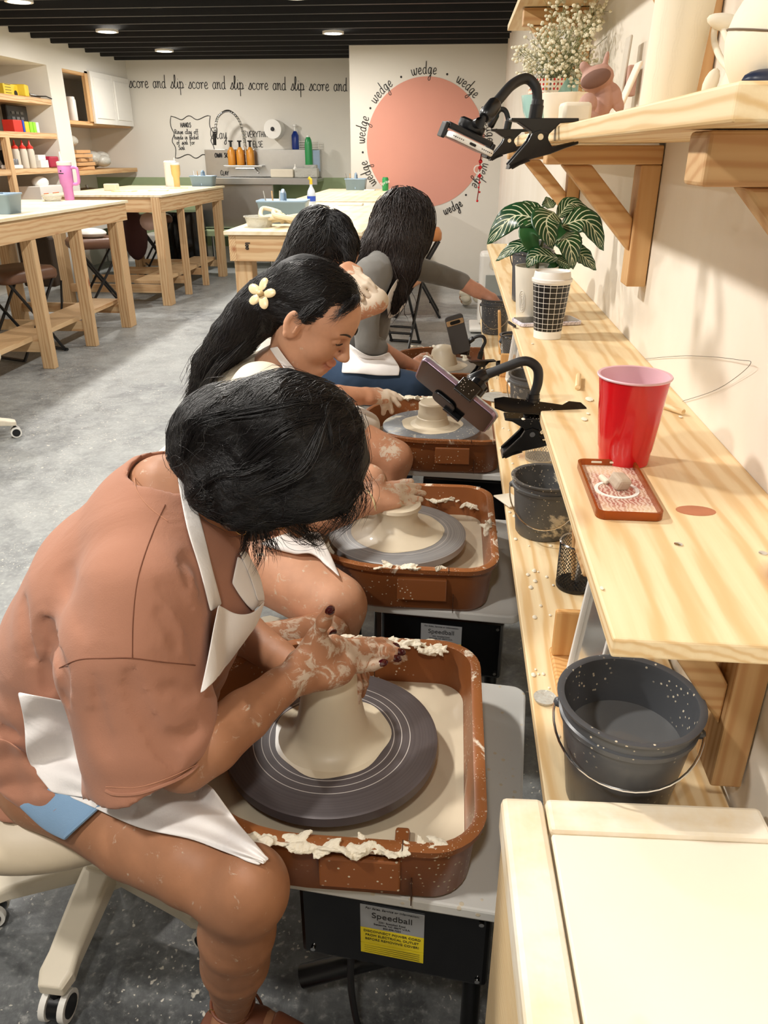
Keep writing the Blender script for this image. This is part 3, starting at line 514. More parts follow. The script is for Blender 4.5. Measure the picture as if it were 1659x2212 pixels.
t = bottle('tumbler', (-3.33, 9.75, 1.06), [(.035, 0), (.037, .10), (.052, .14), (.055, .24)], plain('amber_tinted_plastic', (226, 190, 120), .2), 'amber tinted tall tumbler in front of the white roll', [(.056, .24), (.056, .26), (.03, .265)], WHITEP)
MB().tube([(-3.33, 9.75, 1.3), (-3.335, 9.75, 1.38)], .006, 8).o('straw', WHITEP, t, True)
tag(MB().box((-3.72, 8.75, 1.095), (.14, .1, .07)).o('clay_block', CLAYM, None, bevel=.01), 'small block of clay on the far left worktable', 'clay')
for k, (x, y_, wx) in enumerate(((-3.5, 8.55, .22), (-3.2, 8.75, .2), (-3.25, 9.4, .3))): tag(MB().box((x, y_, 1.065), (wx, .16, .01), R3(0, 0, .2*k)).o('ware_board', PLY, None), ('thin pale board beside the clay block', 'thin pale board near the middle of the far left table', 'thin pale board before the amber tumbler')[k], 'board')
def tub(p, r, h, label): return tag(MB().lathe([(r*.8, 0), (r, h*.9), (r*1.08, h*.9), (r*1.08, h), (r*.98, h), (r*.78, .006)], p, 28).o('deli_tub', pl.m, None, True), label, 'tub', 'clear lidded tubs')
pl2 = plain('frosted_white_plastic', (232, 230, 224), .3)
tub((-3.45, 7.2-.35, 1.06), .08, .045, 'shallow clear tub on the near left worktable beside the pink tumbler')
tub((-1.13, 4.68, 1.05), .085, .06, 'clear tub at the front corner of the middle worktable')
tag(MB().b2((-.95, 6.62, 1.05), (-.75, 6.75, 1.065)).o('plastic_sheet', WHITEP, None, bevel=.004), 'thin white plastic sheets lying near the back of the middle table', 'sheet')
tag(MB().b2((-1.02, 9.2, 1.05), (-.9, 9.3, 1.062)).o('ware_board', WHITEP, None, bevel=.003), 'white card beside the far blue caddy', 'board')
rg = MB(); random.seed(3)
P = [np.array((-.98+.11*random.gauss(0, .6), 4.68+.05*random.gauss(0, .7), 1.075+.03*abs(random.gauss(0, 1)))) for k in range(26)]; rg.tube(cr(P, 5), .013, 7)
tag(rg.o('twisted_rag', plain('cream_cotton', (226, 212, 182), .9), None, True), 'heap of twisted cream rags on the middle worktable', 'rag')
t = bottle('spray_bottle', (-1.2, 6.85, 1.05), [(.034, 0), (.036, .01), (.036, .07), (.03, .10), (.012, .135), (.012, .15)], plain('clear_blue_bottle', (202, 212, 226), .2), 'clear spray bottle with a yellow trigger on the middle worktable'); MB().tube([(-1.2, 6.85, 1.2), (-1.2, 6.85, 1.235), (-1.22, 6.85, 1.25)], .013, 8).o('trigger', YEL, t, True); MB().lathe([(.0365, .02), (.0365, .06)], (-1.2, 6.85, 1.05), 20, cap=False).o('label_band', BLU, t, True)
CN = (-.78, 9.2, 1.05); t = bottle('drink_can', CN, [(.03, 0), (.035, .008), (.035, .12), (.029, .135), (.029, .138)], GRN, 'green soda can with white lettering on the table by the circle', [(.0288, .138), (.0, .136)], STEEL)
def text_mesh(name, s, size, M, mat, parent, ext=.0004, align='CENTER', shear=0):
    cu = bpy.data.curves.new(name, 'FONT'); cu.body = s; cu.size = size; cu.extrude = ext; cu.align_x = align; cu.align_y = 'CENTER'; cu.shear = shear
    tmp = bpy.data.objects.new(name+'_tmp', cu); COL.objects.link(tmp); dg = bpy.context.evaluated_depsgraph_get()
    me = bpy.data.meshes.new_from_object(tmp.evaluated_get(dg)); bpy.data.objects.remove(tmp); bpy.data.curves.remove(cu)
    me.transform(M); me.materials.clear(); me.materials.append(mat); o = bpy.data.objects.new(name, me); COL.objects.link(o)
    if parent: setpar(o, parent)
    return o
def frame(x, y, o_):   # text plane: local x, local y (unit vectors), origin
    x = Vector(x).normalized(); y = Vector(y).normalized(); z = x.cross(y); M = Matrix.Identity(4)
    for i in range(3): M[i][0] = x[i]; M[i][1] = y[i]; M[i][2] = z[i]; M[i][3] = o_[i]
    return M
WL = plain('white_label_print', (240, 240, 236), .5)
text_mesh('lettering', 'Sprite', .045, frame((1, 0, .35), (-.35, 0, 1), (CN[0], CN[1]-.0358, CN[2]+.085)), WL, t)
# air purifier, lumpy bundle
t = thing('air_purifier', (.36, 7.0, 0), 'white boxy air purifier on the floor by the right wall', 'appliance')
m_ = MB(); m_.box((.36, 7.05, .36), (.26, .22, .60)); m_.o('housing', WHITEP, t, bevel=.03); m_ = MB(); m_.box((.36, 7.0, .03), (.40, .40, .035)); m_.o('base_plate', WHITEP, t, bevel=.015)
MB().box((.36, 6.936, .3), (.15, .01, .36)).o('vent_grille', plain('grey_mesh', (150, 154, 150), .5), t, bevel=.004); MB().lathe([(.05, 0), (.05, .006)], (.36, 6.936, .57), 24, R3(PI/2, 0, 0)).o('dial', CREAMP, t, True)
q = thing('shell_bundle', (.17, 8.1, 0), 'heap of pale lumpy shells on the floor left of the purifier', 'bundle')
for k in range(12): MB().ball((.16+.05*rng.randn(), 8.1+.05*rng.randn(), .05+.045*(k % 4)), .055, 10, (1, 1, .8)).o('lump', (DRYC, plain('brown_lump', (176, 130, 96), .7))[k % 5 == 0], q, True)
# empty office chair base at the left edge is copied later from the near chair
# ================================================================= POTTERY WHEELS
def dshape(x0, x1, cy, hw, rc, n=22, off=0.0):
    """outline of a splash pan seen from above: rounded corners on the right, a half round on the left"""
    P = []; x1 += off; hw2 = hw+off; r = rc+off
    for k in range(9): a = -PI/2+k*PI/2/8; P.append((x1-r+r*math.cos(a), cy-hw2+r+r*math.sin(a)))
    for k in range(9): a = k*PI/2/8; P.append((x1-r+r*math.cos(a), cy+hw2-r+r*math.sin(a)))
    cx = x0+hw
    for k in range(n+1): a = PI/2+k*PI/n; P.append((cx+hw2*math.cos(a)*(1.0), cy+hw2*math.sin(a)))
    return P
HEADM = N('wheel_head_metal')
def headmat(name, c0, c1):
    n = N(name); t = n.tc.outputs['Object']; sep = n.new('ShaderNodeSeparateXYZ'); n.L(t, sep.inputs[0])
    r = n.math('SQRT', n.math('ADD', n.math('MULTIPLY', sep.outputs[0], sep.outputs[0]), n.math('MULTIPLY', sep.outputs[1], sep.outputs[1])))
    nz = n.new('ShaderNodeTexNoise', noise_dimensions='1D'); nz.inputs['Scale'].default_value = 240; nz.inputs['Detail'].default_value = 3; n.L(r, nz.inputs['W'])
    c = n.mix(nz.outputs['Fac'], H(c0), H(c1))
    for rr in (.105, .118, .132):
        d = n.math('ABSOLUTE', n.math('SUBTRACT', r, rr)); c = n.mix(n.math('LESS_THAN', d, .0007), c, H((206, 202, 198)))
    n.set(col=c, rough=.42, metal=.25); return n.m
HM = [headmat('brushed_grey_wheel_head', (84, 78, 80), (104, 97, 99)), headmat('slip_streaked_wheel_head', (120, 120, 122), (176, 176, 176)), spatter('clay_smeared_wheel_head', (120, 124, 128), .35, (206, 198, 178), .9, 9), spatter('clay_smeared_wheel_head_b', (150, 146, 138), .35, (206, 196, 172), .9, 9)]
YL = plain('yellow_warning_label', (236, 214, 40), .4); SL = plain('silver_label', (168, 170, 172), .35, metal=.2)
CORD = plain('power_cord', (30, 30, 32), .5)
DKB = plain('dark_brown_seam', (66, 38, 22), .6)
def wheel(k, cx, cy, label, hm, rot, slip=True):
    t = thing('pottery_wheel', (cx, cy, 0), label, 'pottery wheel', 'pottery wheels in a row along the bench')
    x0, x1 = cx-.25, cx+.245; hw = .245; zb, zt = .462, .585
    # white table
    tb_ = MB(); R = R3(0, 0, rot); c = np.array((cx+.03, cy+.05, 0))
    pts = [tuple((R @ np.array((a, b, 0)))[:2]+c[:2]) for a, b in rrect(.60, .53, .03)]
    tb_.prism(pts, .022, [[1, 0, 0, 0], [0, 1, 0, 0], [0, 0, 1, .438]]); tb_.o('table', TABM, t, bevel=.004)
    # splash pan: outer wall, rim, inner floor
    rings = [(zb, -.022), (zb+.01, -.014), (zt-.012, -.004), (zt-.012, .006), (zt, .008), (zt+.003, .0), (zt, -.010), (zb+.03, -.022), (zb+.012, -.035)]
    V = []; 
    for z_, of in rings: V += [(x, y_, z_) for x, y_ in dshape(x0, x1, cy, hw, .075, off=of)]
    n_ = len(V)//len(rings); F = [(i+j*n_, (i+1) % n_+j*n_, (i+1) % n_+(j+1)*n_, i+(j+1)*n_) for j in range(len(rings)-1) for i in range(n_)]+[tuple(range(n_-1, -1, -1)), tuple(range((len(rings)-1)*n_, len(rings)*n_))]
    fm = [1 if j in (3, 4, 5) else 0 for j in range(len(rings)-1) for i in range(n_)]+[0, 0]
    o = meshobj('splash_pan', V, F, None, t, True, [PANM, RIMM], fm); o.data.set_sharp_from_angle(angle=.9)
    m_ = MB(); m_.box((cx+.075, cy-hw-.001, .531), (.115, .012, .058)); m_.o('pan_latch', PANM, t, bevel=.003); MB().box((cx+.148, cy-hw+.006, .492), (.0015, .014, .045)).o('pan_seam', DKB, t)
    MB().box((cx+.135, cy-hw-.001, .5845), (.0015, .02, .008)).o('rim_seam', DKB, t); MB().box((cx+.05, cy+hw-.018, .53), (.0015, .008, .09)).o('pan_seam', DKB, t)
    if slip:
        V = [(x, y_, .503) for x, y_ in dshape(x0, x1, cy, hw, .075, off=-.021)]+[(x, y_, .480) for x, y_ in dshape(x0, x1, cy, hw, .075, off=-.025)]; q = len(V)//2
        meshobj('slip_pool', V, [tuple(range(q)), tuple(range(2*q-1, q-1, -1))]+[(i, i+q, (i+1) % q+q, (i+1) % q) for i in range(q)], SLIP, t)
    o = MB().lathe([(.0, 0), (.172, 0), (.178, .006), (.178, .022), (.172, .026), (0.0, .026)], (0, 0, 0), 96, cap=False).o('wheel_head', hm, None, True); o.location = (cx, cy, .531); setpar(o, t)
    MB().lathe([(.03, .44), (.03, .53)], (cx, cy, 0), 20).o('shaft', GREY, t, True); MB().box((cx+.13, cy-.165, .502), (.022, .03, .035)).o('pan_clip', PANM, t, bevel=.004)
    # frame and motor box
    for a, b in ((-.2, -.16), (-.2, .24), (.24, -.16), (.24, .24)):
        p = R @ np.array((a, b, 0))+c; MB().tube([(p[0], p[1], .01), (p[0], p[1], .438)], .016, 10).o('leg', BLK, t, True)
    bw, bd, bh = .30, .14, .165; bc = R @ np.array((.115, -.175, 0))+c; tilt = R3(0, 0, rot-.02)
    M = tilt
    MB().box((bc[0], bc[1], .347), (bw, bd, bh), M).o('motor_box', BLKG, t, bevel=.008)
    fx = M @ np.array((1, 0, 0)); fy = M @ np.array((0, -1, 0)); fc = np.array((bc[0], bc[1], .347))+fy*(bd/2+.0012)
    def lab(nm, u, v, w_, h_, m): return MB().box(fc+fx*u+np.array((0, 0, v)), (w_, .0015, h_), M).o(nm, m, t)
    lab('silver_label', .0, .035, .1, .05, SL); lab('yellow_label', .0, -.008, .1, .034, YL); lab('yellow_label', .0, -.038, .1, .022, YL)
    def tx(s_, u, v, sz, mat=INK, sh=0): return text_mesh('label_lettering', s_, sz, frame(fx, (0, 0, 1), fc+fx*u+np.array((0, 0, v))+fy*.0012), mat, t, .0002, shear=sh)
    if k < 3:
        tx('For Sales, Service or Information:', 0, .055, .0062, sh=.2); tx('Speedball', 0, .040, .017); tx('2301 Speedball Road', 0, .027, .005); tx('Statesville, NC 28677 U.S.A.', 0, .021, .005); tx('800-898-7224', 0, .0145, .005)
        tx('DISCONNECT POWER CORD', 0, .003, .0068); tx('FROM ELECTRICAL OUTLET', 0, -.006, .0068); tx('BEFORE REMOVING COVER!', 0, -.015, .0068)
        for q_ in range(4): lab('fine_print', 0, -.0315-.0045*q_, .088, .0012, INK)
    for u_, v_ in ((-.13, -.065), (.135, .065), (.135, -.065)): MB().lathe([(.004, 0), (.004, .003)], fc+fx*u_+np.array((0, 0, v_)), 10, R3(PI/2, 0, 0)).o('screw', CHROME, t, True)
    MB().tube(cr([fc+fx*-.07+(0, 0.02, -.08), fc+fx*-.07+(0, .02, -.2), fc+fx*-.05+(0, .03, -.32), fc+fx*.02+(0, .05, -.34)], 6), .006, 8).o('power_cord', CORD, t, True)
    MB().tube([(cx+.02, cy+.1, .2), (cx+.25, cy+.1, .2)], .055, 20).o('motor', BLK, t, True); MB().tube([(cx-.05, cy-.12, .1), (cx+.12, cy-.1, .16), (cx+.2, cy-.05, .3)], .02, 12).o('motor_arm', BLK, t, True)
    # foot pedal
    MB().box((cx-.02, cy+.28, .04), (.14, .22, .07), R3(.1, 0, .1)).o('foot_pedal', BLK, t, bevel=.01)
    return t
WC = [(-.175, 1.005), (-.12, 1.785), (-.055, 2.655), (-.03, 3.50)]
wheel(0, *WC[0], 'nearest pottery wheel with a large grey spinning head and brown splash pan', HM[0], -.10)
wheel(1, *WC[1], 'second pottery wheel with a slip streaked head and a squat clay mound', HM[1], -.08)
wheel(2, *WC[2], 'third pottery wheel with clay smeared head below the purple phone', HM[2], -.07)
wheel(3, *WC[3], 'farthest pottery wheel in front of the person in a grey sweater', HM[3], -.05)
# clay on the wheels
def clay(k, prof, label, slipr, wob=None):
    cx, cy = WC[k]; t = thing('clay_mound', (cx, cy, .557), label, 'clay', 'clay being thrown on the wheels')
    MB().lathe(prof, (cx, cy, .5575), 64, wob=wob).o('clay_form', CLAYM, t, True)
    if slipr: MB().lathe([(0, .0015), (slipr*.8, .0016), (slipr, .0002)], (cx, cy, .5575), 64, cap=False, wob=lambda a, z: .03*np.sin(3*a)+.02*np.sin(7*a+1)).o('slip_ring', SLIP, t, True)
clay(0, [(.092, 0), (.078, .004), (.066, .012), (.059, .028), (.053, .06), (.047, .10), (.044, .118), (.038, .126), (.0, .128)], 'tall tapering clay cone on the nearest wheel', .098)
clay(1, [(.12, 0), (.085, .006), (.065, .02), (.052, .04), (.055, .062), (.062, .07), (.06, .078), (.048, .078), (.0, .075)], 'squat clay mound with a flared top under a braceleted hand', .12)
clay(2, [(.085, 0), (.062, .006), (.057, .014), (.055, .028), (.052, .03), (.052, .048), (.049, .052), (.050, .078), (.045, .083), (.03, .080), (0, .08)], 'untouched ridged clay cylinder on the third wheel', .11)
clay(3, [(.09, 0), (.066, .01), (.058, .04), (.052, .07), (.035, .09), (.0, .098)], 'rounded clay dome under the far hand', .11)
# dried scrapings on the pans
def crumbs(k, pts, label):
    """caked streaks of dried clay: flattened ragged lumps overlapping along a line (dx, dy, z, count, half length, along x?)"""
    m_ = MB(); cx, cy = WC[k]; rs = np.random.RandomState(k+31)
    for (a, b, z_, n_, sp) in pts:
        ax = 0 if abs(b) > .2 else 1
        for i in range(n_):
            q = np.zeros(3); q[ax] = sp*1.6*(2*rs.rand()-1); q[1-ax] = .006*rs.randn(); q[2] = -.0045+.003*rs.rand()
            r_ = .005+.006*rs.rand()**2; sc = [1, 1, .28+.25*rs.rand()]; sc[ax] = 1.6+1.6*rs.rand(); m_.ball(np.array((cx+a, cy+b, z_))+q, r_, 8, sc, R3(.5*rs.randn(), .3*rs.randn(), .5*rs.randn()))
    o = m_.o('clay_scrapings', DRYC, None, True); rm = o.modifiers.new('remesh', 'REMESH'); rm.mode = 'VOXEL'; rm.voxel_size = .0022 if k < 2 else .003
    tx_ = bpy.data.textures.new('ragged', 'CLOUDS'); tx_.noise_scale = .006; dm = o.modifiers.new('ragged', 'DISPLACE'); dm.texture = tx_; dm.strength = .004; dm.texture_coords = 'GLOBAL'; tag(o, label, 'clay', kind='stuff')
crumbs(0, [(.10, .238, .587, 34, .05), (0.02, .24, .587, 12, .05), (.06, -.247, .586, 26, .05), (-.05, -.246, .586, 10, .025), (.16, -.24, .586, 8, .02), (.17, .22, .585, 10, .02)], 'dried clay scrapings caked along the nearest splash pan rim')
crumbs(1, [(.11, .228, .55, 10, .03), (.02, -.247, .587, 16, .03), (.12, -.245, .587, 4, .01), (.235, -.02, .585, 7, .01), (.2, .215, .54, 10, .02)], 'dried clay scrapings on the second splash pan')
crumbs(2, [(-.09, .22, .59, 40, .06), (.05, .235, .59, 8, .05)], 'lumpy clay scrapings on the far rim of the third splash pan')
crumbs(3, [(.1, .18, .56, 20, .05), (.18, 0, .57, 14, .02), (-.06, .24, .59, 12, .06)], 'clay scrapings around the farthest splash pan')
# ================================================================= BENCH BOARDS AND BRACKETS
board('lower_shelf_board', (.148, .705, .650), (.388, 4.02, .67), PINE[1], 'long low pine board behind the wheels holding buckets', 'shelf')
pk = thing('upper_shelf_plank', (.27, .57, 1.05), 'long knotty pine plank with a red cup and an amber phone case', 'shelf')
MB().b2((.149, .568, 1.05), (.395, 3.70, 1.07)).o('plank', PINE[1], pk, bevel=.0025)
for x, y_ in ((.185, .735), (.262, .690), (.295, .69)):
    if x != .262: pass
for p in (AZ(1465, 1177, 1.07), AZ(1648, 1196, 1.07)): MB().lathe([(.0045, 0), (.0045, .0012), (.002, .0018)], p, 14).o('screw', CHROME, pk, True)
kn = MB(); c_ = AZ(1503, 1103, 1.0702); kn.lathe([(0, .0002), (.016, .0002), (.019, .0)], c_, 24, sx=1.2, sy=.75, cap=False); kn.o('knot', plain('knot_wood', (182, 116, 82), .6, .2, scale=60), pk)
def bracket(yb, ztop, hgt, label, xa=.172, th=.034, wy=.062, dy=0, m=FIR):
    t = thing('shelf_bracket', (.38, yb, ztop-hgt), label, 'bracket')
    MB().b2((xa, yb, ztop-th), (.393, yb+wy, ztop)).o('arm', m[0], t, bevel=.003)
    MB().b2((.354, yb, ztop-hgt), (.393, yb+wy, ztop-th-.0005)).o('wall_post', m[2], t, bevel=.003)
    L0 = np.array((.222, yb+wy/2, ztop-th-.010)); L1_ = np.array((.362, yb+wy/2, ztop-hgt*.70)); d_ = L1_-L0; a_ = math.atan2(-d_[2], d_[0])
    zt_, zb_ = ztop-th-.0006, ztop-hgt*.74; MB().prism([(.205, zt_), (.262, zt_), (.3535, zb_+.062), (.3535, zb_)], wy*.62, [[1, 0, 0, 0], [0, 0, -1, yb+wy*.81], [0, 1, 0, 0]]).o('brace', m[0], t, bevel=.003)
    return t
UB = 1.464
bracket(.605, UB-.001, .26, 'nearest wooden bracket under the upper shelf, cut by the right edge', .172, .036, .05)
bracket(1.66, UB-.004, .262, 'middle wooden bracket under the upper shelf above the striped plant')
bracket(2.70, UB-.004, .262, 'farthest wooden bracket under the upper shelf, partly behind the phone clamp', .16)
bracket(.78, 1.049, .34, 'wooden bracket under the near end of the knotty plank', .16, .04, .07)
bracket(2.2, 1.049, .30, 'wooden bracket hidden under the middle of the knotty plank', .18, .04, .05)
bracket(3.5, 1.049, .30, 'wooden bracket under the far end of the knotty plank', .18, .04, .05)
board('display_shelf_board', (.150, .49, UB), (.395, 1.375, UB+.0205), PINE[1], 'near pale shelf board at eye level carrying pottery', 'shelf')
board('display_shelf_board', (.150, 1.378, UB), (.395, 2.95, UB+.0205), PINE[1], 'far continuation of the eye level shelf board', 'shelf')
board('high_shelf_board', (.165, 1.2, 1.845), (.395, 3.3, 1.865), PINE[1], 'highest pine shelf above the flowers', 'shelf')
bracket(2.78, 1.843, .30, 'wooden bracket holding the far end of the highest shelf', .185, .045, .05)
bracket(1.42, 1.843, .36, 'wooden bracket under the highest shelf behind the tall white vase', .185, .045, .05)
# plaster wedging table, near right
WT = thing('plaster_table', (.3, .45, 0), 'plaster topped wedging table with a worn whitewashed wooden frame', 'table')
ML = wood('whitewashed_wood', (240, 222, 188), (222, 196, 150), 1, 10, plaster=.95, knots=False); MX = wood('whitewashed_wood_x', (240, 222, 188), (222, 196, 150), 0, 10, plaster=.95, knots=False)
PLA = N('plaster'); f_ = PLA.noise(PLA.mp(), 6, 5, .6); sp_ = PLA.noise(PLA.mp(loc=(.3, .2, 0)), 4.2, 3); PLA.set(col=PLA.mix(PLA.ramp(sp_, [(.62, 0), (.70, .8)]), PLA.mix(f_, H((240, 228, 208)), H((246, 236, 218))), H((214, 194, 160))), rough=.75); PLA.bump(f_, .2, .003)
RW = R3(0, 0, .03); 
def wbx(nm, lo, hi, m, bw=.004): lo = np.array(lo); hi = np.array(hi); c = (lo+hi)/2; p0 = np.array((.08, .70, 0)); return MB().box(RW @ (c-p0)+p0, hi-lo, RW).o(nm, m, WT, bevel=bw)
wbx('frame_rail', (.080, -.1, .70), (.1302, .700, .75), ML, .007); wbx('frame_rail', (.1325, .652, .70), (.384, .700, .75), MX, .006); wbx('plaster_slab', (.1335, -.1, .69), (.384, .650, .746), PLA.m, .003)
wbx('side_panel', (.084, -.1, .30), (.10, .69, .70), PINE[1], .002); wbx('end_panel', (.10, .672, .30), (.384, .69, .70), PINE[0], .002)
for x in (.10, .35): wbx('leg', (x, .63, 0), (x+.035, .67, .30), PINE[2], .002)
# ================================================================= THINGS ON THE BENCHES
def bucket(p, rb, rt, h, m, label, water=None, ang=0.6, hang=.55, n=56):
    t = thing('bucket', p, label, 'bucket'); p = np.array(p, float); ri = rt-.004
    prof = [(rb*.95, 0), (rb, .004), (rb+(rt-rb)*.80, h*.80), (rb+(rt-rb)*.80+.004, h*.815), (rb+(rt-rb)*.86+.004, h*.86), (rb+(rt-rb)*.86+.001, h*.87), (rt-.002, h-.006), (rt+.004, h-.005), (rt+.005, h-.001), (rt+.001, h), (rt-.004, h-.002), (ri-.002, h-.01), (rb+(rt-rb)*.85-.004, h*.85), (rb+(rt-rb)*.80-.007, h*.80), (rb-.005, .008), (.001, .008)]
    MB().lathe(prof, p, n, cap=False).o('pail', m, t, True)
    e = np.array((math.cos(ang), math.sin(ang), 0)); f = np.array((-math.sin(ang), math.cos(ang), 0))
    for s in (-1, 1): MB().ball(p+e*s*(rt+.001)+np.array((0, 0, h*.80)), .007, 10).o('handle_lug', m, t, True)
    P = [p+e*(rt+.006)*math.cos(a)-f*(rt+.012)*math.sin(a)*.97+np.array((0, 0, h*.80-h*hang*math.sin(a))) for a in np.linspace(0, PI, 22)]
    MB().tube(P, .0016, 6).o('wire_handle', CHROME, t, True)
    if water: rw = rb+(rt-rb)*water-.005; MB().lathe([(0, 0), (rw, 0), (rw, -.002)], p+np.array((0, 0, h*water)), 48, cap=False).o('water', WATER, t)
    return t
wn = N('cloudy_water'); wn.set(col=H((104, 106, 108)), rough=.08, coat=.3, spec=.6); wn.bump(wn.noise(wn.mp(), 30, 2), .05, .003); WATER = wn.m
bucket((.240, .792, .671), .064, .085, .165, BUCKET, 'nearest grey bucket half filled with cloudy water', .62, 2.87+PI, .2)
bucket((.222, 1.585, .671), .060, .073, .135, BUCKETD, 'clay spattered grey bucket beside the second wheel', .55, -.15, .50)
bucket((.265, 2.41, .671), .062, .074, .145, BUCKETD, 'clay caked bucket behind the purple phone clamp', .5, -.2, .5)
bucket((.205, 3.69, .671), .058, .068, .16, BUCKET, 'far bucket that the grey sweater person dips a hand into', .9, -.1, .6)
bucket((.215, 2.23, 1.071), .048, .056, .155, BUCKET, 'speckled grey bucket behind the striped plant on the plank', None, 2.9, .6)
bucket((.255, 3.05, .671), .05, .06, .13, BUCKET, 'dark bucket on the low board near the far clear tub', None, .2, .6)
# mesh cups
MESH = N('wire_mesh'); v = MESH.tc.outputs['UV']; 
def meshcup(p, r, h, label, m):
    t = thing('mesh_pencil_cup', p, label, 'cup', 'wire mesh cups'); p = np.array(p, float); w_ = MB(); nn = 34; zz = np.linspace(.004, h-.004, 12)
    for s in (-1, 1):
        for k in range(nn):
            a = k*2*PI/nn+s*zz/h*2.2; w_.tube(np.stack([p[0]+r*np.cos(a), p[1]+r*np.sin(a), p[2]+zz], 1), .0006, 3, cap=False)
    w_.o('mesh_wall', m, t); MB().lathe([(r, h-.004), (r+.002, h-.002), (r, h), (r-.002, h-.002), (r, h-.004)], p, 40, cap=False).o('rim_wire', CHROME, t, True)
    MB().lathe([(r, 0), (r+.001, .006), (r, .008)], p, 40).o('base', m, t, True); return t
meshcup((.262, 1.345, .671), .036, .10, 'black wire mesh cup next to the spattered bucket', BLK)
for k, (a, b) in enumerate(((.01, .01), (-.008, .012), (.012, -.01))): tag(MB().tube([(.262+a*.3, 1.345+b*.3, .682), (.262+a*1.3, 1.345+b*1.3, .80-.01*k)], .004, 8).o('clay_tool', (WHITEP, FIR[2], GREY)[k], None, True), ('white handled tool in the near mesh cup', 'wooden tool in the near mesh cup', 'grey tool in the near mesh cup')[k], 'tool')
SLV = plain('silver_wire', (170, 165, 155), .35, metal=.6)
meshcup((.262, 2.04, .671), .042, .13, 'silver wire mesh cup below the purple phone clamp', SLV)
meshcup((.235, 3.02, .671), .035, .13, 'far silver mesh cup beside a wooden paddle', SLV)
BAM = wood('bamboo', (226, 178, 116), (198, 142, 82), 2, 30, knots=False)
def mirror(p, label, s=1.0):
    t = thing('tabletop_mirror', p, label, 'mirror', 'white framed mirrors on bamboo stands'); x, y_, z_ = p
    MB().b2((x-.012, y_-.06, z_), (x+.055, y_+.16, z_+.012)).o('bamboo_base', BAM, t, bevel=.004)
    MB().b2((x-.012, y_+.13, z_+.012), (x+.04, y_+.142, z_+.10*s)).o('bamboo_upright', BAM, t, bevel=.004); MB().lathe([(.026, 0), (.028, .004), (.028, .016), (.026, .02)], (x+.075, y_-.045, z_+.012), 24).o('bamboo_foot', BAM, t, True)
    R = R3(0, .10, .12); c = np.array((x+.035, y_+.03, z_+.012+.115*s)); W_, Hh = .125, .23*s
    fr = MB()
    for a, b, w2, h2 in ((0, Hh/2-.004, W_, .008), (0, -Hh/2+.004, W_, .008), (W_/2-.004, 0, .008, Hh), (-W_/2+.004, 0, .008, Hh)): fr.box(c+R @ np.array((0, a, b)), (.022, w2, h2), R)
    fr.o('frame', WHITEP, t, bevel=.003); MB().box(c+R @ np.array((-.002, 0, 0)), (.003, W_-.014, Hh-.014), R).o('glass', plain('mirror_glass', (205, 202, 196), .12, .03, metal=.8), t); return t
mirror((.200, .955, .671), 'white framed mirror on a bamboo stand behind the nearest bucket')
mirror((.200, 2.72, .671), 'smaller looking far white mirror frame past the caked bucket')
tag(MB().box((.205, 3.28, .76), (.012, .04, .18), R3(0, -.08, 0)).o('wooden_paddle', BAM, None, bevel=.005), 'orange wooden paddle standing by the far bucket', 'paddle')
tag(MB().lathe([(.022, 0), (.024, .05), (.022, .05), (.02, .004)], (.20, 2.93, .671), 24).o('small_cup', BLK, None, True), 'small black cup on the far low board', 'cup')
tag(MB().lathe([(.0, .001), (.055, .001), (.06, .004), (.055, .006), (0, .004)], (.17, 2.62, .671), 30, cap=False).o('clear_dish', pl.m, None, True), 'clear round dish on the low board beyond the third wheel', 'dish')
tag(MB().lathe([(.0, .0), (.016, .0), (.018, .005), (.0, .004)], (.168, .985, .671), 20, cap=False).o('clear_disc', pl.m, None, True), 'tiny clear disc beside the nearest bucket', 'lid')
tag(MB().box((.160, 1.74, .6745), (.05, .075, .004), R3(0, .05, .5)).o('clay_slab_scrap', DRYC, None, bevel=.0015), 'thin flat clay scrap overhanging the low board edge', 'clay')
fk = MB(); [fk.ball((.155+.2*rng.rand()*(rng.rand()**1.5), .85+2.2*rng.rand(), .6712), .002+.0035*rng.rand(), 7, (1, 1.4, .5)) for k in range(60)]; tag(fk.o('clay_crumbs', DRYC, None, True), 'scattered dry clay crumbs on the low board', 'clay', kind='stuff')
# ---- on the plank
def fluted(a, z): return np.where((z > .018) & (z < .082), .018*np.abs(np.sin(9*a))-.009, 0)
SC = (.239, .998, 1.0705); t = thing('party_cup', SC, 'red plastic party cup with pale pink inside on the plank', 'cup')
REDC = N('glossy_red_plastic'); REDC.set(col=H((206, 20, 28)), rough=.22, coat=.2); PKI = plain('pale_pink_plastic', (238, 196, 206), .35)
MB().lathe([(.0325, 0), (.033, .004), (.034, .016), (.0352, .02), (.0395, .06), (.0415, .084), (.0418, .088), (.0445, .112), (.0445, .1155)], SC, 108, cap=False, wob=fluted).o('cup_wall', REDC.m, t, True)
MB().lathe([(.0445, .1155), (.0468, .1158), (.0474, .1175), (.0465, .1188), (.0435, .118), (.0425, .112), (.0400, .088), (.0385, .08), (.034, .03), (.032, .006), (.0001, .006)], SC, 108, cap=False, wob=fluted).o('cup_lining', PKI, t, True)
MB().lathe([(.0, 0), (.0322, 0), (.0325, .002)], SC, 60, cap=False).o('cup_base', REDC.m, t)
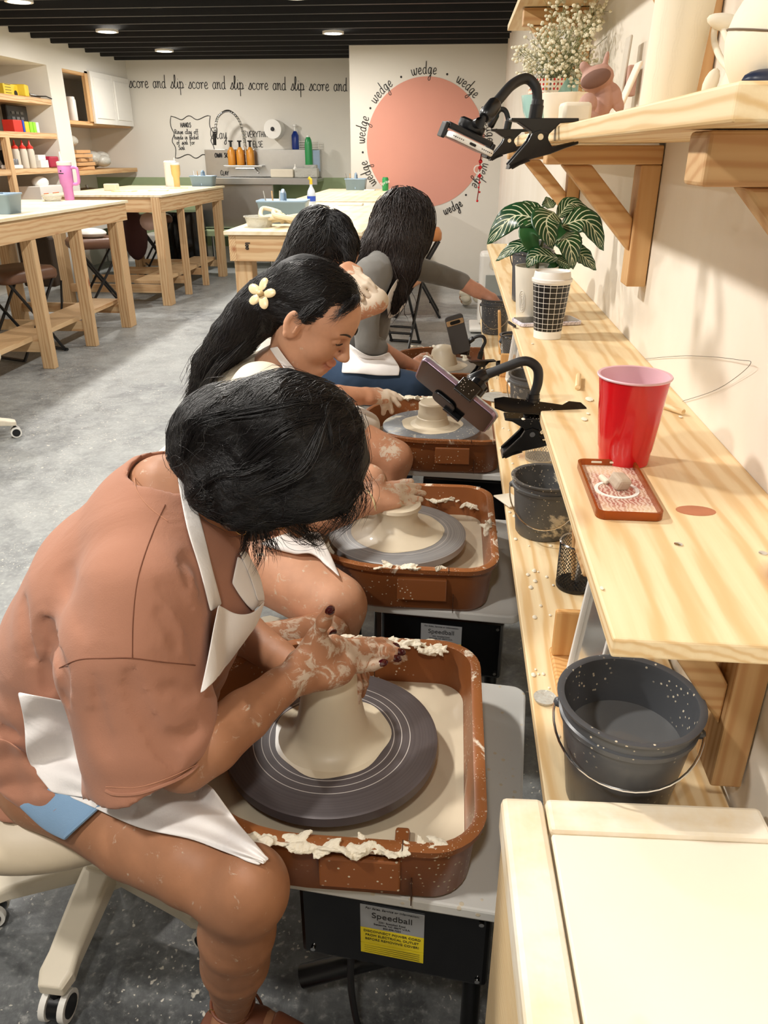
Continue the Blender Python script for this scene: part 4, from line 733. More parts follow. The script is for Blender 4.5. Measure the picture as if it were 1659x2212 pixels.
# amber phone case
c0 = [AZ(u, v_, 1.0708) for u, v_ in ((1283, 1124), (1433, 1130), (1377, 1006), (1243, 1002))]; cc_ = sum(c0)/4
ux = (c0[1]-c0[0]+c0[2]-c0[3]); ux[2] = 0; ux /= np.linalg.norm(ux); uy = np.array((-ux[1], ux[0], 0)); WW, LL = .0755, .168
t = thing('phone_case', cc_, 'translucent amber phone case lying open on the plank', 'phone case')
AMBT = N('translucent_amber'); AMBT.set(col=H((176, 92, 36)), rough=.2, trans=.55, ior=1.3); CL = N('patterned_clear_back'); vv = CL.mp(); 
wv = CL.new('ShaderNodeTexWave'); wv.inputs['Scale'].default_value = 60; wv.inputs['Distortion'].default_value = 9; wv.inputs['Detail'].default_value = 3; wv.inputs['Detail Scale'].default_value = 1.6; CL.L(vv, wv.inputs['Vector'])
nf = CL.noise(vv, 22, 2); base_ = CL.mix(CL.ramp(nf, [(.42, 0), (.58, 1)]), H((226, 206, 172)), H((172, 118, 104))); CL.set(col=CL.mix(CL.ramp(wv.outputs['Fac'], [(.45, 0), (.6, .55)]), base_, H((240, 226, 208))), rough=.25, coat=.5)
Mx = np.stack([ux, uy, np.array((0, 0, 1)), cc_], 1)
def ringprism(Oo, Oi, z0, z1, M, name, mat, par):
    k = len(Oo); V = [(x, y_, z) for O_, z in ((Oo, z0), (Oo, z1), (Oi, z1), (Oi, z0)) for x, y_ in O_]; F = [(i+j*k, (i+1) % k+j*k, (i+1) % k+((j+1) % 4)*k, i+((j+1) % 4)*k) for j in range(4) for i in range(k)]
    V = np.array(V) @ M[:, :3].T+M[:, 3]; return meshobj(name, V, F, mat, par)
ringprism(rrect(WW, LL, .011), rrect(WW-.006, LL-.006, .008), 0, .0095, Mx, 'amber_rim', AMBT.m, t)
MB().prism(rrect(WW-.005, LL-.005, .009), .0015, Mx).o('clear_back', CL.m, t)
ringprism([(.027*math.cos(a), .027*math.sin(a)+.0) for a in np.linspace(0, 2*PI, 49)[:-1]], [(.0225*math.cos(a), .0225*math.sin(a)) for a in np.linspace(0, 2*PI, 49)[:-1]], .0015, .0022, Mx, 'white_magnet_ring', WHITEP, t)
for s in (-.012, .012): MB().box(Mx[:, :3] @ np.array((s, LL/2-.0015, .006))+cc_, (.014, .005, .003), Mx[:, :3]).o('speaker_slot', CREAMP, t, bevel=.001)
tag(MB().box(cc_+np.array((.004, 0.006, .0105)), (.02, .022, .016), R3(.3, .2, .5)).o('clay_chunk', plain('grey_dry_clay', (190, 172, 152), .7, .1, scale=60, bump=.5), None, bevel=.004), 'grey rough chunk of dry clay inside the amber phone case', 'clay')
tag(MB().box(cc_+np.array((-.012, .022, .006)), (.007, .016, .006), R3(.2, 0, .5)).o('clay_chip', DRYC, None, bevel=.002), 'small white chip beside the clay chunk in the phone case', 'clay')
# coffee cup
KC = (.2165, 1.762, 1.0705); GRID = N('white_grid_on_black'); sp = GRID.new('ShaderNodeSeparateXYZ'); GRID.L(GRID.mp(loc=(-KC[0], -KC[1], -KC[2])), sp.inputs[0])
an = GRID.math('ARCTAN2', sp.outputs[1], sp.outputs[0]); u_ = GRID.math('FRACT', GRID.math('MULTIPLY', an, 18/(2*PI))); v_ = GRID.math('FRACT', GRID.math('MULTIPLY', sp.outputs[2], 1/.0113))
ln = GRID.math('MAXIMUM', GRID.math('LESS_THAN', u_, .07), GRID.math('LESS_THAN', v_, .085)); GRID.set(col=GRID.mix(ln, H((18, 18, 18)), H((235, 232, 226))), rough=.4)
t = thing('coffee_cup', KC, 'black paper coffee cup with a white grid and white lid', 'cup')
MB().lathe([(.0305, 0), (.0308, .017)], KC, 60).o('white_base', WHITEP, t, True); MB().lathe([(.0309, .017), (.0405, .118)], KC, 60, cap=False).o('grid_sleeve', GRID.m, t, True); MB().lathe([(.0405, .118), (.0412, .124)], KC, 60, cap=False).o('top_band', WHITEP, t, True)
MB().lathe([(.041, .122), (.0435, .122), (.0438, .128), (.0405, .130), (.0385, .142), (.0375, .144), (.035, .140), (.02, .1395), (0, .1395)], KC, 60, cap=False).o('lid', WHITEP, t, True)
# marble phone
p0 = AZ(1106, 706, 1.071); p1 = AZ(1258, 700, 1.071); uu = (p1-p0)/np.linalg.norm(p1-p0); pc_ = (p0+p1)/2+np.array((0, .03, 0)); t = thing('phone', pc_, 'phone in a white marble case behind the coffee cup', 'phone')
Mm = np.stack([uu, np.array((-uu[1], uu[0], 0)), np.array((0, 0, 1)), pc_], 1); MAR_ = N('white_marble_print'); MAR_.set(col=MAR_.mix(MAR_.ramp(MAR_.noise(MAR_.mp(), 40, 4, .6, 2), [(.47, 1), (.5, 0), (.53, 1)]), H((120, 110, 130)), H((232, 226, 236))), rough=.3)
MB().prism(rrect(.155, .078, .012), .009, Mm).o('case_shell', MAR_.m, t, bevel=.002); MB().prism(rrect(.146, .070, .009), .0004, np.stack([Mm[:, 0], Mm[:, 1], Mm[:, 2], pc_+(0, 0, .009)], 1)).o('screen', BLKG, t)
MB().box(p0+np.array((0.0, .005, .005)), (.004, .05, .006), Mm[:, :3]).o('black_bumper', BLK, t, bevel=.001)
# plant
PC = (.204, 1.985, 1.0705); t = thing('potted_plant', PC, 'zebra plant with white veined dark leaves in a white pot', 'plant')
MB().lathe([(.040, 0), (.042, .003), (.052, .118), (.053, .125), (.050, .125), (.047, .11), (.0, .108)], PC, 48, cap=False).o('pot', plain('cream_pot', (236, 230, 214), .4, .03, scale=30), t, True); MB().lathe([(0, .112), (.049, .112)], PC, 30, cap=False).o('soil', plain('soil', (70, 50, 36), .9), t)
PAT = MB(); [PAT.tube([(PC[0]+(.0425+.0105*(z/.125)+.0005)*math.cos(a), PC[1]+(.0425+.0105*(z/.125)+.0005)*math.sin(a), PC[2]+z) for a, z in [(-PI*.75+.16*math.cos(b)*r_/.02, .045+r_*math.sin(b)) for b in np.linspace(0, 2*PI, 20)]], .0006, 5) for r_ in (.008, .014, .02, .026)]; PAT.o('embossed_rings', WHITEP, t, True)
LF = N('zebra_leaf'); lu, lv = LF.attr('lu'), LF.attr('lv'); av = LF.math('ABSOLUTE', lv)
ph = LF.math('FRACT', LF.math('ADD', LF.math('MULTIPLY', lu, 9.0), LF.math('MULTIPLY', av, -2.6))); stripe = LF.math('LESS_THAN', ph, LF.math('MULTIPLY_ADD', av, -.14, .27)); mid = LF.math('LESS_THAN', av, .045); edge = LF.math('MULTIPLY', LF.math('LESS_THAN', av, .86), LF.math('LESS_THAN', lu, .93))
vm = LF.math('MAXIMUM', LF.math('MULTIPLY', stripe, edge), mid); gn = LF.noise(LF.mp(), 30, 2)
LF.set(col=LF.mix(vm, LF.mix(gn, H((18, 52, 28)), H((34, 84, 44))), H((222, 226, 190))), rough=.32, coat=.15)
LP = plain('plain_leaf_underside', (44, 92, 46), .4, .15)
stemtop = AY(1180, 500, 1.985)
MB().tube(cr([(PC[0], PC[1], PC[2]+.11), (PC[0]+.004, PC[1], PC[2]+.16), tuple(stemtop)], 6), .0045, 8).o('stem', plain('stem_green', (70, 80, 44), .5), t, True)
def leaf(b, m_, e, wpx, ym=0, m=None, fold=.35, yaw=0):
    P = cr([AY(b[0], b[1], 1.985+ym*.2), AY(m_[0], m_[1], 1.985+ym), AY(e[0], e[1], 1.985+ym*1.2)], 9); n_ = len(P); V = []; U = []; W_ = []
    T = np.gradient(P, axis=0); T /= np.linalg.norm(T, axis=1)[:, None]; wv_ = wpx*.00115
    nrm = np.array((0.1+yaw, -.75, .65)); nrm /= np.linalg.norm(nrm)
    for i in range(n_):
        s = i/(n_-1); hw = wv_*.5*(math.sin(PI*min(1, s**.75))**.8)*(1 if s < .97 else .5); side = np.cross(nrm, T[i]); side /= np.linalg.norm(side)+1e-9; up = np.cross(T[i], side); up *= np.sign(np.dot(up, nrm)) or 1
        for j in range(-6, 7): q = j/6; V.append(P[i]+side*hw*q+up*(abs(q)**1.2*hw*fold*.6-.0018*math.sin(9*s*PI)*(q*q)-.15*hw*q*q)); U.append(s); W_.append(q)
    F = [(i*13+j, i*13+j+1, (i+1)*13+j+1, (i+1)*13+j) for i in range(n_-1) for j in range(12)]
    o = meshobj('leaf', V, F, m or LF.m, t, True); 
    for nm, dat in (('lu', U), ('lv', W_)): a = o.data.attributes.new(nm, 'FLOAT', 'POINT'); a.data.foreach_set('value', np.array(dat, dtype=np.float32))
    so = o.modifiers.new('thick', 'SOLIDIFY'); so.thickness = .0008
leaf((1178, 492), (1145, 505), (1160, 560), 52, -.02, LP); leaf((1190, 520), (1215, 500), (1258, 515), 46, .02, LP); leaf((1185, 560), (1205, 570), (1180, 585), 40, .0, LP)
leaf((1175, 478), (1110, 468), (1052, 528), 62, .01); leaf((1178, 478), (1140, 450), (1106, 468), 40, .04); leaf((1190, 450), (1184, 440), (1180, 425), 30, .02)
leaf((1196, 458), (1180, 480), (1194, 538), 66, -.05); leaf((1205, 470), (1235, 440), (1283, 468), 34, .03); leaf((1212, 488), (1268, 478), (1304, 542), 62, 0)
leaf((1200, 520), (1228, 522), (1238, 582), 60, -.05); leaf((1232, 545), (1258, 552), (1288, 584), 44, .0); leaf((1168, 540), (1118, 532), (1071, 564), 32, 0); leaf((1205, 558), (1160, 552), (1138, 578), 40, -.04); leaf((1200, 560), (1222, 570), (1240, 576), 28, 0)
# dowels, flakes
for k, (a, b) in enumerate((((1250, 812), (1248, 836)), ((1437, 878), (1472, 889)))):
    p0 = AZ(a[0], a[1], 1.0755); p1 = AZ(b[0], b[1], 1.0755); q = (p1-p0)/np.linalg.norm(p1-p0); tag(MB().tube([p0-q*.004, p0, p1, p1+q*.004], .0048, 14).o('wooden_dowel', PINE[1], None, True), ('short wooden dowel left of the red cup', 'short wooden dowel behind the red cup')[k], 'dowel')
fm_ = MB()
for (u, v__, s) in ((1273, 862, .007), (1262, 905, .005), (1270, 893, .003), (1150, 742, .003), (1240, 875, .003), (1130, 905, .003), (1224, 868, .002), (1300, 1270, .002), (1470, 900, .003)): fm_.ball(AZ(u, v__, 1.0715), s, 8, (1, 1.8, .25))
tag(fm_.o('plaster_flakes', DRYC, None, True), 'thin white plaster flakes scattered on the plank', 'flakes', kind='stuff')
wr_ = MB(); wr_.tube(cr([AX(1395, 775, .392), AX(1470, 769, .391), AX(1540, 771, .390), AX(1600, 778, .388), AX(1622, 784, .386), AX(1590, 815, .389), AX(1540, 845, .391), AX(1470, 868, .392)], 6), .0004, 5)
tag(wr_.o('loose_wire', BLK, None, True), 'thin looped wire against the right wall above the red cup', 'wire')
# ---- on the display shelf
ZS = UB+.0213; BISQ = plain('white_bisque', (240, 230, 210), .75, .04, scale=40, bump=.15); PNKC = plain('pinkish_raw_clay', (190, 150, 136), .75, .1, scale=40, bump=.4)
def lump(name, pts, m, label, cat, k_=12): o = MB(); [o.ball(p, r, k_, s, R_) for p, r, s, R_ in pts]; o = o.o(name, m, None, True); rm = o.modifiers.new('remesh', 'REMESH'); rm.mode = 'VOXEL'; rm.voxel_size = .0018; rm.use_smooth_shade = True; sm = o.modifiers.new('smooth', 'SMOOTH'); sm.iterations = 6; return tag(o, label, cat)
vx = N('bisque_with_carving'); VB = (.285, 1.235, ZS); s2 = vx.new('ShaderNodeSeparateXYZ'); vx.L(vx.mp(loc=(-VB[0], -VB[1], -VB[2])), s2.inputs[0])
vx.set(col=H((242, 230, 206)), rough=.75); aa = vx.math('ARCTAN2', s2.outputs[1], s2.outputs[0]); sa = vx.math('MULTIPLY', aa, 22/PI); wz = vx.math('PINGPONG', vx.math('MULTIPLY', s2.outputs[2], 60), 1.0)
ff = vx.math('FRACT', vx.math('ADD', vx.math('MULTIPLY', sa, 1.4), wz)); band = vx.math('LESS_THAN', vx.math('FRACT', vx.math('MULTIPLY', aa, 5.2/PI)), .34); vx.bump(vx.math('SUBTRACT', 1.0, vx.math('MULTIPLY', vx.math('LESS_THAN', ff, .3), band)), 1, .004)
t = thing('tall_vase', VB, 'tall white vase carved with wavy vertical bands', 'vase'); MB().lathe([(.032, 0), (.036, .02), (.037, .08), (.040, .2), (.042, .3), (.039, .3), (.035, .1), (.0, .01)], VB, 72, R3(0, .05, 0), cap=False).o('vase_body', vx.m, t, True)
bl = thing('round_sculpture', (.345, .92, ZS), 'round white clay head with a navy blue mouth at the right edge', 'sculpture'); m_ = MB(); m_.ball((.322, .905, ZS+.062), .062, 30, (1, 1, 1)); m_.o('head', BISQ, bl, True); MB().ball((.30, .862, ZS+.022), .028, 18, (1.3, .5, .45), R3(0, .1, .2)).o('navy_mouth', plain('navy_glaze', (38, 46, 70), .35), bl, True); MB().lathe([(.0622, -.001), (.0632, 0), (.0622, .001)], (.322, .905, ZS+.066), 40, R3(.1, .1, 0), cap=False).o('seam', plain('groove', (120, 104, 88), .8), bl, True)
t = thing('handled_sculpture', (.325, 1.14, ZS), 'white clay form with a looped handle between the tall vase and round head', 'sculpture'); x, y_ = .33, 1.13
MB().lathe([(.028, 0), (.03, .03), (.022, .055), (.024, .11), (.02, .12), (0, .11)], (.352, y_, ZS), 30, cap=False).o('body', BISQ, t, True); MB().tube(cr([AX(1585, 125, .335), AX(1560, 60, .33), AX(1545, 58, .33), AX(1543, 90, .33), AX(1556, 125, .33), AX(1575, 150, .335)], 6), .004, 10).o('loop_handle', BISQ, t, True)
MB().ball(AX(1572, 50, .335), .017, 14, (1.6, .6, .6), R3(0, .2, 0)).o('leaf_lobe', BISQ, t, True); MB().ball(AX(1535, 180, .325), .012, 12, (.8, .6, 1.5), R3(0, .3, 0)).o('foot_lobe', BISQ, t, True)
# frog creature
F0 = AX(1305, 214, .245); fy_ = F0[1]; PX = .00078
def fp(u, v, d=0): return AY(u, v, fy_+d)
lump('frog_creature', [(fp(1302, 218), .022, (.8, .8, 1.3), None), (fp(1290, 170), .03, (.95, .9, .7), R3(0, -.3, 0)), (fp(1262, 145), .008, (1, .8, 1.2), R3(0, -.6, 0)), (fp(1268, 152), .009, (1, .8, 1), None), (fp(1309, 130), .006, (.8, .8, 2.4), R3(0, .15, 0)), (fp(1306, 146), .007, (1, .8, 1), None), (fp(1325, 205), .014, (1, .7, 1.5), R3(0, -.5, 0)), (fp(1335, 225), .010, (1, .7, 1.5), R3(0, -.5, 0)), (fp(1270, 225, -.03), .016, (1, 1, 1.1), None), (fp(1270, 249, -.04), .016, (1.4, .8, .5), R3(0, .2, 0))], PNKC, 'pinkish clay creature with a wide open mouth and antennae', 'sculpture')
tag(MB().ball(fp(1287, 170, -.024), .024, 20, (1.05, .4, .55), R3(0, -.35, 0)).o('mouth_hollow', plain('dark_clay_hollow', (128, 96, 84), .9), None, True), 'dark open mouth hollow of the clay creature', 'sculpture')
o_ = bpy.data.objects['mouth_hollow']; fr_ = bpy.data.objects['frog_creature']; o_.parent = fr_; del o_['category']; o_['label'] = 'dark open mouth'
# dishes
def wavybowl(name, p, rt, h, m, label, amp=.08, kk=5, lean=0):
    return tag(MB().lathe([(rt*.45, 0), (rt*.8, h*.4), (rt, h*.95), (rt, h), (rt*.94, h*.98), (rt*.75, h*.42), (0, h*.12)], p, 60, R3(0, lean, 0), cap=False, wob=lambda a, z: amp*np.sin(kk*a+z*30)).o(name, m, None, True), label, 'bowl')
bb = wavybowl('wavy_bowl', (.235, 1.93, ZS), .058, .078, BISQ, 'white bowl with a wavy pinched rim in front of the dotted vase', .07, 5)
o = MB(); Pq = AX(1240, 262, .185); o.box(Pq+(0, 0, .012), (.046, .04, .03), R3(0, 0, .1)); o = o.o('pinched_dish', BISQ, None, True, .006); tag(o, 'small square white pinched dish at the shelf edge beside the clamp', 'dish')
DV = (.262, 2.50, ZS); dvm = N('dotted_and_blue_glaze'); s3 = dvm.new('ShaderNodeSeparateXYZ'); vv = dvm.mp(loc=(-DV[0], -DV[1], -DV[2])); dvm.L(vv, s3.inputs[0]); an = dvm.math('ARCTAN2', s3.outputs[1], s3.outputs[0])
cu = dvm.math('FRACT', dvm.math('MULTIPLY', an, 44/(2*PI))); cv = dvm.math('FRACT', dvm.math('MULTIPLY', s3.outputs[2], 88)); d2 = dvm.math('ADD', dvm.math('POWER', dvm.math('SUBTRACT', cu, .5), 2), dvm.math('POWER', dvm.math('SUBTRACT', cv, .5), 2)); dot = dvm.math('LESS_THAN', d2, .085)
cell = dvm.new('ShaderNodeTexWhiteNoise', noise_dimensions='1D'); dvm.L(dvm.math('FLOOR', dvm.math('MULTIPLY', an, 44/(2*PI))), cell.inputs['W']); dc = dvm.ramp(cell.outputs['Value'], [(0, H((206, 52, 46))), (.35, H((222, 170, 70))), (.6, H((196, 60, 60))), (.8, H((110, 110, 104)))], 'CONSTANT')
blu = dvm.math('GREATER_THAN', dvm.math('ADD', dvm.math('MULTIPLY', s3.outputs[0], 1.0), dvm.math('MULTIPLY', s3.outputs[2], -.62)), -.062); dvm.set(col=dvm.mix(blu, dvm.mix(dot, H((244, 236, 220)), dc), H((160, 208, 206))), rough=.2, coat=.4)
t = thing('dotted_vase', DV, 'vase with coloured dots and a pale blue glazed side holding flowers', 'vase'); MB().lathe([(.062, 0), (.068, .02), (.069, .09), (.070, .145), (.066, .145), (.064, .02), (0, .01)], DV, 60, cap=False).o('vase_body', dvm.m, t, True)
tag(MB().lathe([(.03, 0), (.055, .05), (.062, .085), (.058, .085), (.03, .01)], (.21, 2.12, ZS), 40).o('blue_bowl', plain('pale_teal_glaze', (170, 212, 204), .2, coat=.4), None, True), 'pale teal glazed bowl behind the wavy white bowl', 'bowl')
tag(MB().lathe([(.02, 0), (.035, .03), (.033, .03), (.018, .004)], (.20, 2.30, ZS), 30).o('small_brown_bowl', plain('brown_glaze', (150, 116, 84), .3), None, True), 'small brown bowl behind the black clamp', 'bowl')
tag(MB().lathe([(0, 0), (.045, 0), (.05, .008), (.048, .010), (0, .004)], (.2, 2.75, ZS), 30, cap=False).o('white_dish', BISQ, None, True), 'white shallow dish on the far part of the shelf', 'dish')
tag(MB().box(AX(1345, 168, .362), (.006, .055, .16), R3(0, .06, 0)).o('slab_plate', plain('grey_slab', (206, 198, 184), .6), None, bevel=.025), 'grey oval slab leaning on the wall behind the creature', 'plate')
tag(MB().box(AX(1350, 205, .30), (.006, .05, .11), R3(0, .35, 0)).o('white_curl', BISQ, None, bevel=.003), 'thin white clay sheet leaning beside the tall vase', 'sculpture')
tag(MB().box(AX(1363, 175, .375), (.02, .03, .06)).o('pink_brick', PNKC, None, bevel=.003), 'pink clay block behind the tall vase', 'clay')
# baby's breath
fb = thing('flower_bunch', (DV[0], DV[1], ZS+.14), "bunch of tiny white baby's breath in the dotted vase", 'flowers'); st_ = MB(); fl_ = MB(); rs = np.random.RandomState(5)
base_ = np.array((DV[0], DV[1], ZS+.12)); Fv = plain('cream_blossom', (244, 238, 212), .7, .06)
blobs = [((1215, 110), 45, 34), ((1235, 60), 45, 30), ((1275, 35), 28, 22), ((1190, 90), 35, 26), ((1160, 130), 26, 20), ((1250, 120), 28, 26), ((1235, 160), 24, 22), ((1205, 150), 28, 22), ((1145, 150), 14, 10), ((1270, 60), 24, 18), ((1212, 20), 22, 12), ((1127, 105), 14, 6)]
for (u, v_), sp_, cnt in blobs:
    for k in range(cnt):
        e = AY(u+sp_*rs.randn()*.55, v_+sp_*rs.randn()*.55, DV[1]+.09*rs.randn()); b = base_+np.array((.03*rs.randn(), .03*rs.randn(), 0)); m1 = b+(e-b)*.6+np.array((.006*rs.randn(), .006*rs.randn(), .012))
        if k % 2 == 0: st_.tube(np.array([b, m1, e]), .0007, 3, cap=False)
        for q in range(4):
            c = e+.012*rs.randn(3); fl_.ball(c, .0042+.0016*rs.rand(), 6, (1, 1, .8)); st_.tube(np.array([m1*.2+e*.8, c]), .0005, 3, cap=False)
st_.o('stems', plain('thin_green_stems', (120, 128, 84), .6), fb); o = fl_.o('blossoms', Fv, fb, True); tag(o, 'cloud of tiny cream blossoms', kind='stuff')
# ================================================================= PHONE CLAMPS
def clampjaws(t, M, mm=BLK, s=1.0):
    """M: 3x4 frame, local x towards the gripped board, y up, z along the pivot; pivot at the origin"""
    up = [(-.046, .026), (.058, .026), (.058, .021), (.030, .019), (.014, .004), (.012, -.004), (-.010, -.002), (-.014, .008), (-.034, .020), (-.046, .022)]
    lo = [(-.046, -.038), (-.018, -.006), (-.012, .006), (.0, .010), (.011, .006), (.013, -.004), (.020, -.014), (.045, -.009), (.060, -.006), (.060, -.010), (.040, -.016), (.018, -.024), (-.014, -.032), (-.040, -.046)]
    def off(pts, z0, h, nm, m):
        A = np.array(M, float).copy(); A[:, 3] = A[:, 3]+A[:, 2]*z0; MB().prism([(x*s, y*s) for x, y in pts], h, A).o(nm, m, t, bevel=.0012)
    off(up, -.013, .026, 'upper_jaw', mm); off(lo, -.016, .006, 'lower_jaw', mm); off(lo, .010, .006, 'lower_jaw', mm); off([(-.046, -.046), (-.012, -.034), (-.02, -.028), (-.044, -.038)], -.016, .032, 'grip_pad', mm)
    A = np.array(M); MB().tube([A[:, 3]-A[:, 2]*.018, A[:, 3]+A[:, 2]*.018], .0045*s, 14).o('pivot_rivet', CHROME, t, True)
    pd = [(.048, -.012), (.062, -.009), (.062, -.002), (.048, -.005)]
def neckparts(t, P, r=.0075, cuff0=.0105, cuff1=.011):
    C = cr(P, 8); MB().tube(C, r, 14).o('gooseneck', RUB, t, True)
    d0 = (C[3]-C[0])/np.linalg.norm(C[3]-C[0]); MB().tube([C[0], C[0]+d0*.022, C[0]+d0*.0225, C[0]+d0*.03], [cuff0, cuff0, cuff0*.9, cuff0*.85], 16).o('lower_collar', BLK, t, True)
    d1 = (C[-1]-C[-4])/np.linalg.norm(C[-1]-C[-4]); MB().tube([C[-1]-d1*.034, C[-1]-d1*.03, C[-1]-d1*.004, C[-1]], [cuff1*.8, cuff1, cuff1, cuff1*.7], 16).o('upper_collar', BLK, t, True); return C, d1
def slab(t, nm, c, ex, ey, ez, w_, l_, h_, m, r=.010, bevel=.0015):
    A = np.stack([ex, ey, ez, np.array(c)-np.array(ez)*h_/2], 1); return MB().prism(rrect(w_, l_, r), h_, A).o(nm, m, t, bevel=bevel)
def nz(v): v = np.array(v, float); return v/np.linalg.norm(v)
# clamp 1, with the white phone, on the eye level shelf
Y1 = 1.35; piv = AY(1163, 296, Y1); t = thing('phone_clamp', piv, 'black gooseneck phone clamp on the eye level shelf, nearer one', 'phone clamp', 'black gooseneck phone clamps')
clampjaws(t, np.stack([nz((1, .1, 0)), np.array((0, 0, 1.)), nz((.1, -1, 0)), piv], 1), s=1.0)
C, d = neckparts(t, [AY(1155, 262, Y1), AY(1160, 225, Y1), AY(1158, 190, Y1), AY(1138, 170, Y1), AY(1108, 182, Y1-.02), AY(1080, 212, Y1-.05), AY(1046, 254, Y1-.08)])
Yp = 1.22; a = AY(975, 290, Yp); b = AY(1067, 334, Yp+.01); ex = nz(b-a); ey = nz(np.array((.12, 1, -.06)) - ex*np.dot((.12, 1, -.06), ex)); ez = nz(np.cross(ex, ey))
if ez[2] < 0: ez = -ez
W1 = np.linalg.norm(b-a); hold = (a+b)/2+ey*.075+ez*.004
MB().tube([C[-1], C[-1]+d*.012, hold+ez*.022], [.004, .008, .006], 12).o('ball_stem', BLK, t, True); MB().lathe([(.019, 0), (.021, .003), (.021, .012), (.017, .015)], hold+ez*.012, 20, np.stack([ex, ey, ez], 1), cap=True).o('lock_nut', BLK, t, True)
slab(t, 'holder_plate', hold+ez*.008, ex, ey, ez, W1+.006, .05, .008, BLK, .006); 
for s in (-1, 1): slab(t, 'holder_arm', hold+ex*s*(W1/2+.004)-ez*.001, ex, ey, ez, .006, .05, .022, BLK, .002)
ph_ = thing('phone', (a+b)/2, 'white backed phone held in the nearer shelf clamp, seen from its charging end', 'phone')
slab(ph_, 'phone_body', (a+b)/2+ey*.073, ex, ey, ez, W1, .147, .009, WHITEP, .011, .0025); slab(ph_, 'screen', (a+b)/2+ey*.073-ez*.0047, ex, ey, ez, W1-.006, .14, .0005, BLKG, .009, .0)
slab(ph_, 'charging_port', (a+b)/2+ey*-.0006, ex, ez, ey, .010, .0035, .001, BLK, .0015, 0)
m_ = MB(); [m_.box((a+b)/2+ex*(s*(.015+.003*k))-ey*.0004, (.0013, .001, .0013), np.stack([ex, ey, ez], 1)) for s in (-1, 1) for k in range(6)]; m_.o('speaker_holes', BLK, ph_)
# bead charm
BD = thing('bead_charm', AY(1040, 335, 1.25), 'red and pearl bead string hanging from the white phone', 'charm'); SR = MB().tube([AY(1040, 332, 1.25), AY(1037, 350, 1.25), AY(1036, 385, 1.25), AY(1034, 410, 1.25), AY(1030, 435, 1.25)], .0008, 5).o('string', plain('dark_red_thread', (120, 20, 24), .5), BD, True)
for (u, v_, r_) in ((1038, 349, .003), (1037, 362, .003), (1036, 380, .0028), (1036, 394, .0018), (1034, 405, .0015), (1036, 415, .0015), (1031, 434, .0018)): MB().ball(AY(u, v_, 1.25), r_, 10).o('red_bead', plain('red_glass', (190, 20, 30), .15), BD, True)
MB().lathe([(.0045, -.001), (.0062, -.001), (.0062, .001), (.0045, .001), (.0045, -.001)], AY(1032, 366, 1.25), 20, R3(PI/2, 0, 0), cap=False).o('pearl_ring', plain('pearl', (235, 228, 220), .2), BD, True)
# clamp behind it
Y2 = 2.15; piv = AY(1098, 304, Y2); t = thing('phone_clamp', piv, 'smaller looking black clamp farther along the eye level shelf', 'phone clamp', 'black gooseneck phone clamps')
clampjaws(t, np.stack([nz((1, .1, 0)), np.array((0, 0, 1.)), nz((.1, -1, 0)), piv], 1), s=1.0); neckparts(t, [AY(1094, 284, Y2), AY(1098, 262, Y2), AY(1092, 240, Y2), AY(1080, 237, Y2), AY(1070, 252, Y2), AY(1058, 275, Y2)], .006, .009, .009)
# clamp 2, purple phone, on the plank
Y3 = 1.235; piv = AY(1147, 929, Y3-.01); t = thing('phone_clamp', piv, 'glossy black clay flecked phone clamp gripping the knotty plank', 'phone clamp', 'black gooseneck phone clamps')
BLF = spatter('clay_flecked_black', (16, 16, 17), .2, (200, 190, 172), -.3, 30)
ex_ = nz((1, .05, 0)); ez_ = nz((.05, -1, -.1)); ey_ = nz(np.cross(ez_, ex_))
clampjaws(t, np.stack([ex_, ey_, ez_, piv], 1), BLF, s=1.0)
MB().prism([(.05, -.013), (.066, -.012), (.074, -.022), (.098, -.024), (.106, -.014), (.106, .012), (.098, .022), (.078, .022), (.066, .012), (.05, .013), (-.03, .016), (-.046, .010), (-.046, -.010), (-.03, -.016)], .003, np.stack([nz((1, .05, -.10)), nz((-.05, .86, .5)), nz(np.cross(nz((1, .05, -.10)), nz((-.05, .86, .5)))), np.array((piv[0]-.018, piv[1]-.008, 1.074))], 1)).o('lever_plate', BLF, t, bevel=.001)
C, d = neckparts(t, [AY(1147, 888, Y3), AY(1152, 858, Y3), AY(1162, 825, Y3), AY(1160, 795, Y3), AY(1135, 780, Y3), AY(1095, 792, Y3), AY(1045, 812, Y3), AY(1012, 826, Y3-.01)], .0078, .012, .0115)
a = AY(905, 790, Y3-.02); b = AY(1062, 918, Y3-.06); L_ = b-a; ey = nz(L_); mid = (a+b)/2; vw = nz(mid-O3); vw = nz(vw-ey*np.dot(vw, ey)); ll = nz(np.cross(vw, ey)); ll = ll if np.dot(ll, (-.6, 0, -.8)) > 0 else -ll; ex = nz(vw*.89+ll*.46); fz = nz(np.cross(ex, ey)); fz = fz if np.dot(fz, ll) > 0 else -fz
ph_ = thing('phone', mid, 'purple edged phone in a clear case hanging tilted over the third wheel', 'phone'); PUR = plain('mauve_metal', (150, 128, 146), .25, metal=.6)
slab(ph_, 'phone_body', mid, ex, ey, fz, .07, .147, .0085, PUR, .011, .001); slab(ph_, 'clear_case', mid-fz*.004, ex, ey, fz, .074, .151, .0025, pl.m, .012, .001); slab(ph_, 'screen', mid+fz*.0045, ex, ey, fz, .066, .142, .0006, BLKG, .009, 0); slab(ph_, 'camera_bump', mid-fz*.008-ey*.055-ex*.012, ex, ey, fz, .034, .034, .004, PUR, .008, .001)
slab(ph_, 'red_sticker', mid-fz*.0056+ey*.05-ex*.01, ex, ey, fz, .03, .03, .0004, RED, .003, 0)
hc = mid-fz*.016+ey*.018
